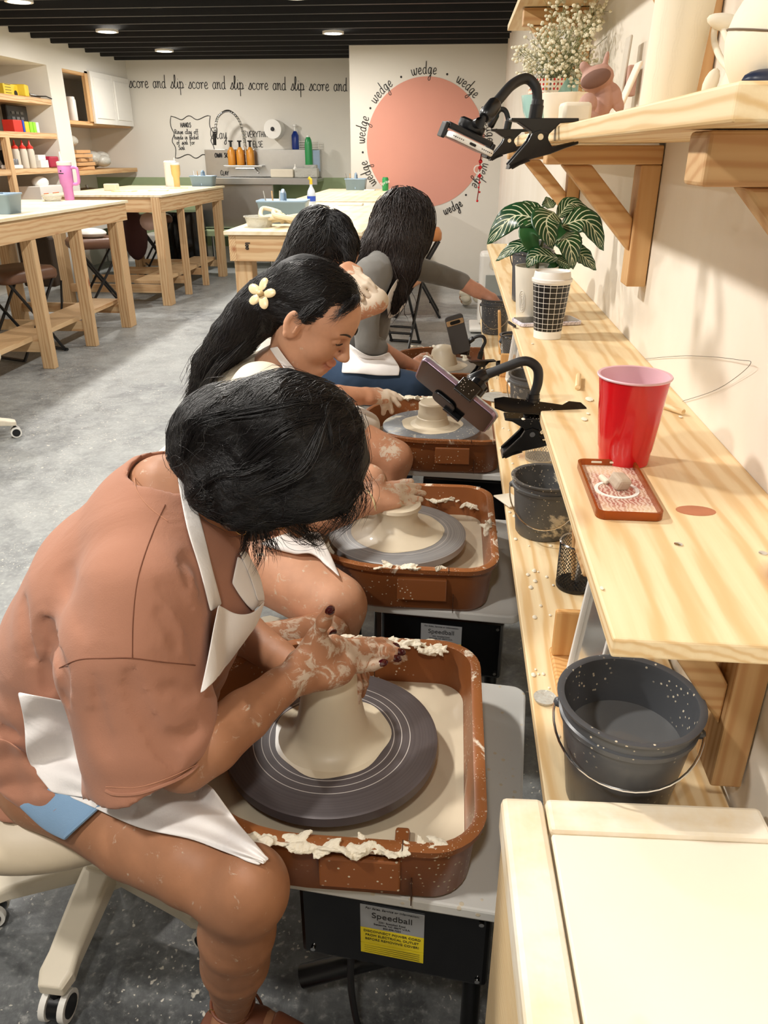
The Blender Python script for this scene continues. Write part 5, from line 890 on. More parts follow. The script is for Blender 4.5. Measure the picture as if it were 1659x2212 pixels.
slab(t, 'holder_block', hc, ex, ey, fz, .05, .034, .02, BLF, .005); [slab(t, 'holder_arm', mid+ex*s*.039+ey*.012+fz*0, ex, ey, fz, .006, .034, .028, BLF, .002) for s in (-1, 1)]; slab(t, 'rubber_foot', mid+fz*.007-ey*.01+ex*.03, ex, ey, fz, .03, .044, .004, BLK, .012)
MB().tube([C[-1], C[-1]+d*.01, hc-fz*.012], [.004, .008, .006], 12).o('ball_stem', BLF, t, True); MB().lathe([(.014, 0), (.016, .002), (.016, .012), (.013, .014)], hc-fz*.028, 18, np.stack([ex, ey, fz], 1)).o('lock_nut', BLF, t, True)
# clamp 3, black phone, on the low board
Y4 = 2.98; piv = AY(1038, 793, Y4); t = thing('phone_clamp', piv, 'small far black clamp on the low board with an s curved neck', 'phone clamp', 'black gooseneck phone clamps')
clampjaws(t, np.stack([nz((.95, .3, 0)), np.array((0, 0, 1.)), nz((.3, -.95, 0)), piv], 1), BLF); C, d = neckparts(t, [AY(1036, 775, Y4), AY(1042, 752, Y4), AY(1048, 738, Y4), AY(1043, 727, Y4), AY(1028, 728, Y4), AY(1008, 742, Y4)], .006, .010, .010)
slab(t, 'holder_block', AY(997, 753, Y4), nz((1, 0, -.1)), nz((0, 1, 0)), nz((.1, 0, 1)), .065, .03, .04, BLF, .008)
a = AY(980, 685, Y4-.02); b = AY(997, 758, Y4-.02); ey = nz(a-b); ez = nz(np.array((.15, -1, .2))-ey*np.dot((.15, -1, .2), ey)); ex = nz(np.cross(ey, ez)); ph_ = thing('phone', (a+b)/2, 'dark phone with a gold camera bar in the far clamp', 'phone')
slab(ph_, 'phone_body', (a+b)/2, ex, ey, ez, .070, .148, .009, plain('charcoal_case', (58, 56, 56), .5), .012, .002); slab(ph_, 'camera_bar', (a+b)/2+ey*.047+ez*.005, ex, ey, ez, .066, .02, .003, plain('gold_metal', (190, 160, 124), .3, metal=.7), .004, .001); slab(ph_, 'lens_window', (a+b)/2+ey*.047+ez*.007, ex, ey, ez, .04, .013, .001, BLKG, .006, 0)
# ================================================================= SCULPTING (signed distance blends -> one continuous mesh)
def rotm(deg): return R3(*[math.radians(a) for a in deg])
class SDF:
    def __init__(s): s.ops = []; s.disp = None
    def cone(s, a, ra, b, rb, k=.02, m='+', sy=1.0): s.ops.append(('c', np.array(a, float), ra, np.array(b, float), rb, k, m, sy)); return s
    def ell(s, c, r, R=None, k=.02, m='+'): s.ops.append(('e', np.array(c, float), np.array(r, float), None if R is None else np.asarray(R, float), k, m)); return s
    def chain(s, pts, k=.02, sy=1.0):
        for i, ((a, ra), (b, rb)) in enumerate(zip(pts[:-1], pts[1:])): s.cone(a, ra, b, rb, k if i == 0 else min(k, .007), '+', sy)
        return s
    def half(s, p, nrm, k=.004): s.ops.append(('h', np.array(p, float), nz(nrm), k, '&')); return s
    def __call__(s, P):
        d = np.full(len(P), 10.0)
        for op in s.ops:
            if op[0] == 'c':
                _, a, ra, b, rb, k, m, sy = op
                Q = P
                if sy != 1.0:
                    ym = (a[1]+b[1])/2; Q = P.copy(); Q[:, 1] = ym+(Q[:, 1]-ym)/sy
                ab = b-a; L = max(1e-9, ab.dot(ab)); t = np.clip(((Q-a) @ ab)/L, 0, 1)
                dd = np.linalg.norm(Q-a-t[:, None]*ab, axis=1)-(ra+(rb-ra)*t)
                if sy > 1: pass
            elif op[0] == 'e':
                _, c, r, R, k, m = op; q = P-c
                if R is not None: q = q @ R
                k0 = np.linalg.norm(q/r, axis=1); k1 = np.linalg.norm(q/(r*r), axis=1); dd = k0*(k0-1)/(k1+1e-9)
                dd = np.where(k0 < 1e-3, -r.min(), dd)
            else:
                _, p0, nr, k, m = op; dd = (P-p0) @ nr
            if m == '+': h = np.clip(.5+.5*(d-dd)/k, 0, 1); d = d*(1-h)+dd*h-k*h*(1-h)
            elif m == '-': h = np.clip(.5-.5*(d+dd)/k, 0, 1); d = d*(1-h)-dd*h+k*h*(1-h)
            else: d = np.maximum(d, dd)
        if s.disp is not None: d = d+s.disp(P)
        return d
    def bounds(s):
        lo = np.full(3, 1e9); hi = -lo
        for op in s.ops:
            if op[0] == 'h' or (op[6] if op[0] == 'c' else op[5]) == '-': continue
            if op[0] == 'c':
                for p, r in ((op[1], op[2]), (op[3], op[4])): rr = np.array((r, r*max(1, op[7]), r)); lo = np.minimum(lo, p-rr); hi = np.maximum(hi, p+rr)
            else: rr = op[2].max(); lo = np.minimum(lo, op[1]-rr); hi = np.maximum(hi, op[1]+rr)
        return lo-.03, hi+.03
    def mesh(s, h=.005, lo=None, hi=None):
        l0, h0 = s.bounds(); lo = l0 if lo is None else np.maximum(l0, lo); hi = h0 if hi is None else np.minimum(h0, hi)
        B = 8; nb = np.ceil((hi-lo)/h/B).astype(int); n = nb*B
        gx = [lo[i]+(np.arange(nb[i])+.5)*B*h for i in range(3)]
        C = np.stack(np.meshgrid(*gx, indexing='ij'), -1).reshape(-1, 3); dc = s(C); D = np.repeat(np.repeat(np.repeat(dc.reshape(nb), B, 0), B, 1), B, 2).astype(np.float32)
        act = np.where(np.abs(dc) < B*h*.866*1.25+.02)[0]
        off = np.stack(np.meshgrid(*[np.arange(B)]*3, indexing='ij'), -1).reshape(-1, 3)
        ai = np.stack(np.unravel_index(act, nb), 1)*B
        for c0 in range(0, len(ai), 600):
            I = (ai[c0:c0+600, None, :]+off[None]).reshape(-1, 3); D[I[:, 0], I[:, 1], I[:, 2]] = s(lo+(I+.5-0)*h)
        D[0] = D[-1] = 1; D[:, 0] = D[:, -1] = 1; D[:, :, 0] = D[:, :, -1] = 1
        return surfnet(D, lo+.5*h, h)
class Union:
    def __init__(s, *a): s.a = a
    def __call__(s, P): return np.minimum.reduce([q(P) for q in s.a])
def surfnet(D, org, h):
    S_ = D < 0; n = np.array(D.shape)-1
    cnt = np.zeros(n, np.int8)
    for dx in (0, 1):
        for dy in (0, 1):
            for dz in (0, 1): cnt += S_[dx:dx+n[0], dy:dy+n[1], dz:dz+n[2]]
    cell = np.argwhere((cnt > 0) & (cnt < 8)); idx = np.full(n, -1, np.int32); idx[tuple(cell.T)] = np.arange(len(cell))
    acc = np.zeros((len(cell), 3)); w_ = np.zeros(len(cell)); cs = [(dx, dy, dz) for dx in (0, 1) for dy in (0, 1) for dz in (0, 1)]
    for a in cs:
        for ax in range(3):
            if a[ax]: continue
            b = list(a); b[ax] = 1; ca = cell+a; cb_ = cell+b
            da = D[tuple(ca.T)]; db = D[tuple(cb_.T)]; m = (da < 0) != (db < 0); t = np.where(m, da/(da-db+1e-12), 0)
            p = cell+np.array(a)+0.0; p[:, ax] += t; acc[m] += p[m]; w_[m] += 1
    V = acc/w_[:, None]*h+org; F = []
    for ax in range(3):
        sl0 = [slice(None)]*3; sl1 = [slice(None)]*3; sl0[ax] = slice(0, -1); sl1[ax] = slice(1, None)
        x = S_[tuple(sl0)] != S_[tuple(sl1)]; e = np.argwhere(x); u, v = [(1, 2), (2, 0), (0, 1)][ax]
        ok = (e[:, u] > 0) & (e[:, v] > 0) & (e[:, u] < n[u]) & (e[:, v] < n[v]); e = e[ok]
        def g(du, dv): q = e.copy(); q[:, u] -= du; q[:, v] -= dv; return idx[tuple(q.T)]
        q = np.stack([g(0, 0), g(1, 0), g(1, 1), g(0, 1)], 1); inside = S_[tuple(e.T)]
        q = np.where(inside[:, None], q, q[:, ::-1]); F.append(q)
    F = np.concatenate(F); F = F[(F >= 0).all(1)]
    return V, F
def relax(V, F, it=2, lam=.5):
    E = np.concatenate([F[:, [0, 1]], F[:, [1, 2]], F[:, [2, 3]], F[:, [3, 0]]])
    for _ in range(it):
        A = np.zeros_like(V); c = np.zeros(len(V)); np.add.at(A, E[:, 0], V[E[:, 1]]); np.add.at(A, E[:, 1], V[E[:, 0]]); np.add.at(c, E[:, 0], 1); np.add.at(c, E[:, 1], 1)
        V = V*(1-lam)+lam*A/np.maximum(c, 1)[:, None]
    return V
def sculpt(name, parts, mat, parent, attrs=None, sm=1):
    """parts: list of (SDF, voxel, lo, hi); joined into ONE mesh object"""
    Vs = []; Fs = []; n = 0
    for (sd, h, lo, hi) in parts:
        V, F = sd.mesh(h, lo, hi); V = relax(V, F, sm); Vs.append(V); Fs.append(F+n); n += len(V)
    V = np.concatenate(Vs); F = np.concatenate(Fs); o = meshobj(name, V, F, mat, parent, True)
    for nm, fn in (attrs or {}).items():
        a = o.data.attributes.new(nm, 'FLOAT', 'POINT'); a.data.foreach_set('value', fn(V).astype(np.float32))
    return o
def march(sd, u, v, off=0.0, tmax=4.5, t0=.3):
    r = ray(u, v); r = r/np.linalg.norm(r); U = O3+r*t0; t = t0
    for _ in range(90):
        d = float(sd((O3+r*t)[None])[0])-off
        if d < .0006: return O3+r*t
        t += max(.0008, d*.8)
        if t > tmax: return None
    return None
def marchN(sd, uv, off=0.0, tmax=4.5, t0=.3, it=80):
    R_ = np.array([ray(u, v) for u, v in uv]); R_ /= np.linalg.norm(R_, axis=1)[:, None]; t = np.full(len(uv), t0); best = np.full(len(uv), 9.0); bt = t.copy()
    for _ in range(it):
        d = sd(O3+R_*t[:, None])-off; b = d < best; best = np.where(b, d, best); bt = np.where(b, t, bt); t = np.where((d > .0005) & (t < tmax), t+np.maximum(d*.8, .0008), t)
    hit = best < .003; return O3+R_*bt[:, None], hit
def drape(name, sd, rows, off, mat, parent, nu=14, nv=14, thick=.002, sm=3, tmax=4.5, lift=None, t0=.3):
    """cloth lying on a body: rows of outline pixels give the piece its extent, the body gives its depth"""
    A = [cr([(u, v, 0) for u, v in r], 1000) if False else np.array(r, float) for r in rows]
    # resample every row to nu points, then interpolate rows to nv (Catmull-Rom both ways)
    def res(P, n_):
        C = cr([(p[0], p[1], 0) for p in P], 12) if len(P) > 2 else np.array([(P[0][0]*(1-s)+P[1][0]*s, P[0][1]*(1-s)+P[1][1]*s, 0) for s in np.linspace(0, 1, 13)])
        L = np.concatenate([[0], np.cumsum(np.linalg.norm(np.diff(C, axis=0), axis=1))]); s = np.linspace(0, L[-1], n_); return np.stack([np.interp(s, L, C[:, i]) for i in (0, 1)], 1)
    Rr = np.array([res(r, nu) for r in rows]); G = []
    for j in range(nu):
        col_ = Rr[:, j]; C = cr([(p[0], p[1], 0) for p in col_], 10) if len(col_) > 2 else np.array([(*(col_[0]*(1-s)+col_[1]*s), 0) for s in np.linspace(0, 1, 11)])
        L = np.linspace(0, 1, len(C)); s = np.linspace(0, 1, nv); G.append(np.stack([np.interp(s, L, C[:, i]) for i in (0, 1)], 1))
    G = np.array(G).transpose(1, 0, 2).reshape(-1, 2); P, hit = marchN(sd, G, off, tmax, t0)
    T = np.linalg.norm(P-O3, axis=1).reshape(nv, nu); Hh = hit.reshape(nv, nu)
    if not Hh.all():                                       # beyond the body the cloth keeps the depth of its nearest supported point
        idx = np.argwhere(Hh); bad = np.argwhere(~Hh)
        if len(idx):
            for b in bad: q = idx[np.argmin(((idx-b)**2).sum(1))]; T[tuple(b)] = T[tuple(q)]
    for _ in range(sm): T2 = T.copy(); T2[1:-1, 1:-1] = (T[1:-1, 1:-1]*2+T[:-2, 1:-1]+T[2:, 1:-1]+T[1:-1, :-2]+T[1:-1, 2:])/6; T2[0, 1:-1] = (T[0, :-2]+T[0, 1:-1]*2+T[0, 2:])/4; T2[-1, 1:-1] = (T[-1, :-2]+T[-1, 1:-1]*2+T[-1, 2:])/4; T2[1:-1, 0] = (T[:-2, 0]+T[1:-1, 0]*2+T[2:, 0])/4; T2[1:-1, -1] = (T[:-2, -1]+T[1:-1, -1]*2+T[2:, -1])/4; T = np.minimum(T2, T+.004)
    Dr = np.array([ray(u, v) for u, v in G]); Dr /= np.linalg.norm(Dr, axis=1)[:, None]
    if lift is not None: ii, jj = np.meshgrid(np.linspace(0, 1, nv), np.linspace(0, 1, nu), indexing='ij'); T = T-lift(jj, ii)
    V = O3+Dr*T.reshape(-1)[:, None]; F = [(i*nu+j, i*nu+j+1, (i+1)*nu+j+1, (i+1)*nu+j) for i in range(nv-1) for j in range(nu-1)]
    o = meshobj(name, V, F, mat, parent, True); so = o.modifiers.new('thick', 'SOLIDIFY'); so.thickness = thick; so.offset = -1; ss = o.modifiers.new('sub', 'SUBSURF'); ss.levels = ss.render_levels = 1
    return o
def seam(name, sd, pts, mat, parent, r=.0008, off=.0003, n_=8):
    C = cr([(u, v, 0) for u, v in pts], n_); P, hit = marchN(sd, C[:, :2], off); P = P[hit]
    if len(P) > 3: P[1:-1] = (P[:-2]+P[1:-1]*2+P[2:])/4; return MB().tube(P, r, 6).o(name, mat, parent, True)
def grad(sd, P, e=.002):
    d0 = sd(P); G = np.stack([sd(P+np.eye(3)[i]*e)-d0 for i in range(3)], 1)/e; return d0, G/(np.linalg.norm(G, axis=1)[:, None]+1e-9)
def strands(name, curves, rad, mat, parent, seg=3):
    """curves: array (n, m, 3); thin tapered 3-sided tubes in one mesh"""
    C = np.asarray(curves); n_, m, _ = C.shape; T = np.gradient(C, axis=1); T /= np.linalg.norm(T, axis=2)[..., None]+1e-9
    ref = np.array((.3, -.8, .5)); U = np.cross(T, ref); U /= np.linalg.norm(U, axis=2)[..., None]+1e-9; W_ = np.cross(T, U)
    s = np.linspace(0, 1, m); rr = rad*np.minimum(1, (1.03-s)*3.5)[None, :, None]*(.7+.6*rng.rand(n_, 1, 1))
    V = np.stack([C+rr*(math.cos(a)*U+math.sin(a)*W_) for a in np.arange(seg)*2*PI/seg], 2).reshape(-1, 3)
    i = np.arange(n_)[:, None, None]*m*seg; j = np.arange(m-1)[None, :, None]*seg; k = np.arange(seg)[None, None, :]; k2 = (k+1) % seg
    F = np.stack([i+j+k, i+j+k2, i+j+seg+k2, i+j+seg+k], -1).reshape(-1, 4)
    return meshobj(name, V, F, mat, parent, True)
def flow(sd, seeds, field, steps, step, lift=.002, jit=.25, drop=0.0, wave=0.0):
    """hair following a direction field over the head, kept just above its surface"""
    P = seeds.copy(); n_ = len(P); ph = rng.rand(n_)*6.28; fr = 1+.6*rng.rand(n_); J = rng.randn(n_, 3)*jit; LIFT = lift*(.3+1.5*rng.rand(n_)); out = []
    for k in range(steps):
        d0, G = grad(sd, P); P = P-G*(d0-LIFT)[:, None]*.9; out.append(P.copy())
        D = field(P)+J*.5; D = D-G*np.sum(D*G, 1)[:, None]*.9
        if wave: D = D+np.cross(G, D)*(wave*np.sin(ph+k*fr*.55))[:, None]
        D[:, 2] -= drop; D /= np.linalg.norm(D, axis=1)[:, None]+1e-9; P = P+D*step
    return np.array(out).transpose(1, 0, 2)
def locks(guides, n_per, m=16, curl=0.0, fr=3.0, thin=.5):
    """loose locks: guides = list of (points, radius)"""
    out = []
    for pts, rad in guides:
        C = cr(pts, 10); L = np.linspace(0, 1, len(C)); s = np.linspace(0, 1, m); G = np.stack([np.interp(s, L, C[:, i]) for i in range(3)], 1)
        for k in range(n_per):
            o1 = rng.randn(3)*.5; o2 = rng.randn(3)*.35; ph = rng.rand()*6.28; spread = (.55+.45*np.sin(PI*np.minimum(1, s*1.1)))[:, None]*(1-thin*s)[:, None]
            ln = .65+.45*rng.rand(); s2 = s*min(1, ln); G2 = np.stack([np.interp(s2, s, G[:, i]) for i in range(3)], 1)
            cv = curl*np.stack([np.sin(fr*6.28*s2+ph), np.cos(fr*6.28*s2+ph), np.sin(fr*6.28*s2+ph+1)], 1)*s2[:, None]
            out.append(G2+rad*(o1*spread+o2*s2[:, None]*.8)+cv)
    return np.array(out)
def fold_noise(seed, amp, scale, n_=7, aniso=(1, 1, 1)):
    rs = np.random.RandomState(seed); K = rs.randn(n_, 3)*scale*np.array(aniso); ph = rs.rand(n_)*6.28; Wp = rs.randn(n_, 3)*scale*.6; pw = rs.rand(n_)*6.28
    def f(P):
        d = np.zeros(len(P))
        for k in range(n_): wv_ = np.sin(P @ Wp[k]+pw[k]); q = np.sin(P @ K[k]+ph[k]+1.6*wv_); d += (1-np.abs(q))**2
        return -amp*(d/n_-.35)
    return f
# ---------------- materials for people
def skinmat(name, base, clay=(206, 186, 160), red=(.0)):
    n = N(name); v = n.mp(); f = n.noise(v, 22, 4); g = n.noise(v, 260, 2); b = H(base)
    c = n.mix(n.ramp(f, [(.3, 0), (.7, 1)]), tuple(x*.90 for x in b), tuple(min(1, x*1.08) for x in b))
    lp = n.attr('lip'); c = n.mix(lp, c, H((min(255, base[0]-12), int(base[1]*.72), int(base[2]*.74))))
    cl = n.attr('clay'); cn = n.noise(v, 38, 6, .7, .8); cm = n.ramp(n.math('ADD', cn, n.math('MULTIPLY', cl, .34)), [(.62, 0), (.70, .85)]); cm = n.math('MULTIPLY', cm, n.math('GREATER_THAN', cl, .01))
    c = n.mix(cm, c, H(clay)); n.set(col=c, rough=n.mix(cm, .52, .62), sss=.05, spec=.32); n.b.inputs['Subsurface Radius'].default_value = (.012, .005, .003); n.b.inputs['Subsurface Scale'].default_value = .6
    n.bump(n.math('ADD', n.math('MULTIPLY', g, .3), n.math('MULTIPLY', cm, 1.0)), .3, .0012); return n.m
def cloth(name, rgb, rough=.85, sc=400, wr=.0, sheen=.15):
    n = N(name); v = n.mp(); f = n.noise(v, 7, 4); g = n.noise(v, sc, 2); b = H(rgb)
    n.set(col=n.mix(f, tuple(x*.94 for x in b), tuple(min(1, x*1.05) for x in b)), rough=rough, spec=.25, sheen=sheen)
    ff = n.noise(n.mp((1, 1, .5)), 9, 3, .5, 1.4); n.bump(n.math('ADD', n.math('MULTIPLY', g, .05), n.math('MULTIPLY', ff, wr)), .55, .012); return n.m
def hairmat(name, rgb=(14, 12, 13), rough=.38):
    n = N(name); n.set(col=H(rgb), rough=rough, spec=.5, coat=.0); return n.m
HAIR = hairmat('black_hair', (22, 19, 20)); HAIRB = hairmat('dark_brown_hair', (36, 26, 24), .4); HCORE = hairmat('black_hair_mass', (8, 7, 8), .6); HCOREB = hairmat('brown_hair_mass', (22, 16, 15), .6)
APR = cloth('white_apron_cotton', (236, 232, 230), .8, 300, .8); GOLD = plain('gold', (214, 180, 110), .2, metal=1)
# ---- a head in its own frame: x forward, y to its left, z up, origin between the ears
def head_sdf(sd, c, R, s=1.0, open_=True):
    def W(p): return np.array(c)+R @ (np.array(p, float)*s)
    def E(p, r, rot=None, k=.012, m='+'): sd.ell(W(p), np.array(r)*s, R if rot is None else R @ rotm(rot), k*s, m)
    def C(a, ra, b, rb, k=.01, m='+'): sd.cone(W(a), ra*s, W(b), rb*s, k*s, m)
    E((-.012, 0, .042), (.098, .077, .088)); E((.035, 0, -.018), (.056, .060, .075), k=.03); E((.050, 0, .045), (.046, .062, .05), k=.03)
    C((-.01, .045, -.045), .022, (.06, .018, -.088), .016, .03); C((-.01, -.045, -.045), .022, (.06, -.018, -.088), .016, .03); E((.070, 0, -.090), (.018, .022, .017), k=.02)
    E((.055, .036, -.022), (.028, .026, .03), k=.02); E((.055, -.036, -.022), (.028, .026, .03), k=.02)
    for q in (1, -1): E((.090, q*.031, .014), (.014, .017, .011), k=.012, m='-')
    for q in (1, -1): E((.077, q*.031, .012), (.0135, .0155, .0125), k=.003)
    for q in (1, -1): C((.089, q*.012, .030), .007, (.080, q*.045, .030), .005, .012)
    C((.092, 0, .018), .007, (.113, 0, -.020), .0095, .010); E((.110, 0, -.024), (.011, .0105, .009), k=.008)
    for q in (1, -1): E((.101, q*.011, -.026), (.011, .007, .0065), k=.009)
    E((.092, 0, -.052), (.011, .022, .0065), (0, 12, 0), .005); E((.089, 0, -.064), (.010, .019, .0070), (0, -10, 0), .004); E((.103, 0, -.0580), (.010, .026, .0018), k=.003, m='-'); E((.082, 0, -.076), (.012, .018, .008), k=.012)
    for q in (1, -1):
        rr = (0, -12, -q*20); E((-.008, q*.078, .0), (.020, .0075, .033), rr, .005); E((-.004, q*.089, .006), (.0115, .010, .020), rr, .003, '-'); C((.004, q*.080, .002), .004, (.004, q*.080, -.012), .004, .003); C((-.014, q*.079, .025), .0045, (-.022, q*.083, -.002), .0035, .004); C((-.012, q*.080, -.026), .006, (-.010, q*.080, -.030), .005, .004)
    return W
def hand_sdf(sd, wrist, palm_end, nrm, fingers, thumb, w_=.078, r=.0085, k=.010, th=.014):
    """palm from the wrist to the knuckles; fingers: lists of 3-4 joint points; nrm: out of the back of the hand"""
    wrist = np.array(wrist, float); pe = np.array(palm_end, float); ax = nz(pe-wrist); nrm = nz(np.array(nrm)-ax*np.dot(nrm, ax)); side = np.cross(nrm, ax)
    for q in np.linspace(-1, 1, 5):
        sd.cone(wrist+side*q*w_*.24, th*1.15, pe+side*q*w_*.36-ax*abs(q)**2*.008, th*.88, .014)
    for f in fingers:
        rr = [r*1.12, r*1.0, r*.93, r*.82]
        for i_, (a, b, ra, rb) in enumerate(zip(f[:-1], f[1:], rr, rr[1:])): sd.cone(a, ra, b, rb, .010 if i_ == 0 else .004)
    if thumb is not None:
        rr = [r*1.9, r*1.35, r*1.15, r*.95]
        for (a, b, ra, rb) in zip(thumb[:-1], thumb[1:], rr, rr[1:]): sd.cone(a, ra, b, rb, .008)
    return side
# ================================================================= PERSON IN THE BROWN T-SHIRT (nearest)
A = AY
P1 = thing('person', (-.62, .98, 0), 'person in a brown t-shirt and white apron bent over the nearest pottery wheel', 'person')
SK1 = skinmat('deep_brown_skin', (162, 114, 84), (196, 178, 158))
hc1 = A(655, 1162, .985)-np.array((.039, 0, -.108)); RH1 = R3(0, math.radians(60), 0)
b = SDF()
b.chain([(A(115, 1600, .95), .09), (A(200, 1450, .98), .10), (A(300, 1230, 1.0), .085), (A(380, 1100, 1.0), .055)], .04, 1.35)
b.chain([(A(360, 1075, 1.0), .064), (A(450, 1080, 1.0), .054), (A(545, 1040, 1.0), .052)], .03)
b.chain([(A(120, 1680, .86), .080), (A(193, 1722, .83), .070), (A(299, 1803, .77), .062), (A(420, 1865, .71), .056), (A(528, 1922, .675), .0505)], .03)
b.ell(A(545, 1910, .66), (.042, .045, .05), k=.03)
an = AZ(503, 2168, .115); b.chain([(A(528, 1930, .68), .048), (A(512, 2010, .70), .053), (A(508, 2075, .725), .050), (A(505, 2125, .765), .038), (an, .032)], .03)
ft = an+np.array((.15, -.02, -.085)); b.chain([(an+np.array((-.015, 0, -.06)), .030), (an+np.array((.05, -.005, -.06)), .032), (ft, .022)], .02)
b.chain([(A(230, 1560, 1.1), .085), (A(430, 1440, 1.22), .066), (A(700, 1377, 1.37), .052)], .04)
kf = A(700, 1380, 1.37); b.chain([(kf, .05), (kf+np.array((-.03, -.05, -.25)), .045), (np.array((-.22, 1.30, .11)), .03), (np.array((-.08, 1.32, .04)), .022)], .03)
b.chain([(A(330, 1290, .87), .055), (A(345, 1480, .80), .048), (A(395, 1640, .775), .042), (A(450, 1608, .79), .034)], .03)
b.chain([(A(420, 1220, 1.17), .05), (A(490, 1350, 1.23), .042)], .03)
W1_ = head_sdf(b, hc1, RH1, .90)
# near forearm + hand, finely sampled
wr = A(640, 1460, .930); fa_ = SDF(); fa_.chain([(A(400, 1642, .778), .043), (A(455, 1605, .795), .0415), (A(530, 1545, .85), .037), (A(600, 1488, .905), .0285), (wr, .0270)], .02)
F1 = [[A(742, 1394, 1.00), A(786, 1388, 1.03), A(825, 1388, 1.045), A(846, 1394, 1.05)], [A(752, 1410, .995), A(798, 1404, 1.02), A(838, 1403, 1.035), A(858, 1407, 1.04)],
      [A(752, 1426, .985), A(796, 1420, 1.01), A(832, 1418, 1.02), A(849, 1421, 1.025)], [A(744, 1442, .975), A(780, 1441, .99), A(805, 1438, 1.0), A(820, 1434, 1.005)]]
hand_sdf(fa_, A(655, 1450, .94), A(742, 1418, .985), (-.1, -.85, .5), F1, [A(668, 1408, .965), A(684, 1372, .965), A(700, 1342, .96), A(712, 1317, .955)], .074, .0092); fa_.ell(A(700, 1462, .955), (.030, .016, .014), k=.02); fa_.ell(A(690, 1400, .965), (.022, .014, .018), k=.02)
# far forearm + hand around the clay
fb_ = SDF(); fb_.chain([(A(480, 1335, 1.22), .043), (A(530, 1370, 1.20), .040), (A(600, 1420, 1.13), .032), (A(645, 1448, 1.08), .026)], .02)
G1 = [[A(742, 1450, 1.035), A(766, 1452, 1.03), A(774, 1482, 1.005), A(769, 1516, .995)], [A(745, 1440, 1.05), A(776, 1446, 1.05), A(786, 1476, 1.035), A(780, 1500, 1.03)],
      [A(740, 1430, 1.06), A(775, 1438, 1.07), A(788, 1460, 1.065), A(786, 1480, 1.06)], [A(735, 1420, 1.07), A(765, 1430, 1.085), A(778, 1448, 1.085), A(778, 1462, 1.08)]]
hand_sdf(fb_, A(655, 1455, 1.07), A(732, 1440, 1.05), (0, .5, .8), G1, [A(668, 1430, 1.05), A(690, 1402, 1.04), A(706, 1380, 1.035), A(716, 1364, 1.03)], .08, .0088)
fb_.ell(A(668, 1492, 1.03), (.018, .02, .014), k=.015); fb_.cone(A(652, 1460, 1.06), .02, A(668, 1492, 1.03), .014, .02)
hc_ = (A(740, 1430, 1.0)+A(640, 1450, .96))/2
def clay1(V): d = np.linalg.norm(V-A(745, 1425, 1.0), axis=1); k = np.clip(1.0-d/.17, 0, .40); kn_ = np.clip(.55-np.linalg.norm(V-A(600, 1400, 1.3), axis=1)/.4, 0, .3)+.02; return np.maximum(k, kn_)
def lipf(W, s=1.0):
    c = W((.092, 0, -.058)); 
    return lambda V: np.clip(1.25-np.linalg.norm((V-c)/np.array((.02, .026, .017))/s, axis=1), 0, 1)*.9
body1 = sculpt('body', [(b, .0052, None, None), (fa_, .0026, None, None), (fb_, .0028, None, None)], SK1, P1, {'clay': clay1, 'lip': lipf(W1_)}, 1)
NAIL = plain('dark_red_nail_polish', (62, 12, 18), .12, .1, coat=.6)
def nail(prev, tip, up, parent, mat, s=1.0):
    ax = nz(np.array(tip)-np.array(prev)); up = nz(np.array(up)-ax*np.dot(up, ax)); sd = np.cross(up, ax); c = np.array(tip)+up*.0056*s+ax*.004*s
    MB().ball(c, 1, 12, (.0095*s, .0062*s, .0026*s), np.stack([ax, sd, up], 1)).o('fingernail', mat, parent, True)
for f in F1: nail(f[-2], f[-1], (0, -.8, .6), body1, NAIL)
nail(A(700, 1342, .96), A(712, 1317, .955), (.1, -.95, .1), body1, NAIL, 1.15); nail(A(706, 1380, 1.035), A(716, 1364, 1.03), (.5, -.8, .2), body1, NAIL)
# t-shirt
TEE = cloth('brown_cotton_jersey', (164, 116, 94), .9, 500, .5); sh = SDF()
sh.chain([(A(110, 1620, .95), .10), (A(128, 1555, .98), .120), (A(192, 1358, 1.0), .122), (A(243, 1240, 1.0), .110), (A(311, 1128, 1.0), .083), (A(350, 1070, 1.0), .060)], .05, 1.45)
sh.chain([(A(350, 1085, 1.0), .062), (A(400, 1150, 1.0), .080), (A(430, 1290, 1.0), .088), (A(330, 1480, 1.0), .11)], .05, 1.3)
n_tor = len(sh.ops); sh.chain([(A(320, 1190, .92), .075), (A(312, 1285, .865), .088), (A(276, 1440, .83), .090), (A(308, 1600, .785), .084), (A(322, 1690, .765), .083), (A(338, 1780, .75), .084)], .035)
sh.cone(A(300, 1400, .83), .09, A(395, 1590, .79), .052, .04); sh.chain([(A(400, 1190, 1.12), .07), (A(450, 1290, 1.18), .062), (A(480, 1340, 1.21), .055)], .04)
hem0 = A(327, 1700, .72)
shirt_fold = fold_noise(4, .016, 11, 7, (1, .8, .5))
torso_c = A(95, 1720, .92)
class Creases:
    def __init__(s, sd, lines):
        s.S = []
        for pts, dep, wd in lines:
            C = cr([(u, v, 0) for u, v in pts], 4); Pq, hit = marchN(sd, C[:, :2], 0); Pq = Pq[hit]; m = len(Pq)
            for i in range(m-1): tt = (i+.5)/(m-1); s.S.append((Pq[i], Pq[i+1], dep*min(1, 4*tt*(1-tt)+.15), wd))
    def __call__(s, P):
        out = np.zeros(len(P))
        for a, b_, dep, wd in s.S:
            ab = b_-a; t = np.clip(((P-a) @ ab)/(ab.dot(ab)+1e-12), 0, 1); q = np.linalg.norm(P-a-t[:, None]*ab, axis=1); m = q < wd*5
            x = q[m]/wd; val = dep*(np.exp(-x*x)-.45*np.exp(-(x-2.1)**2*.9)); out[m] = np.where(np.abs(val) > np.abs(out[m]), val, out[m])
        return out
CRS = None
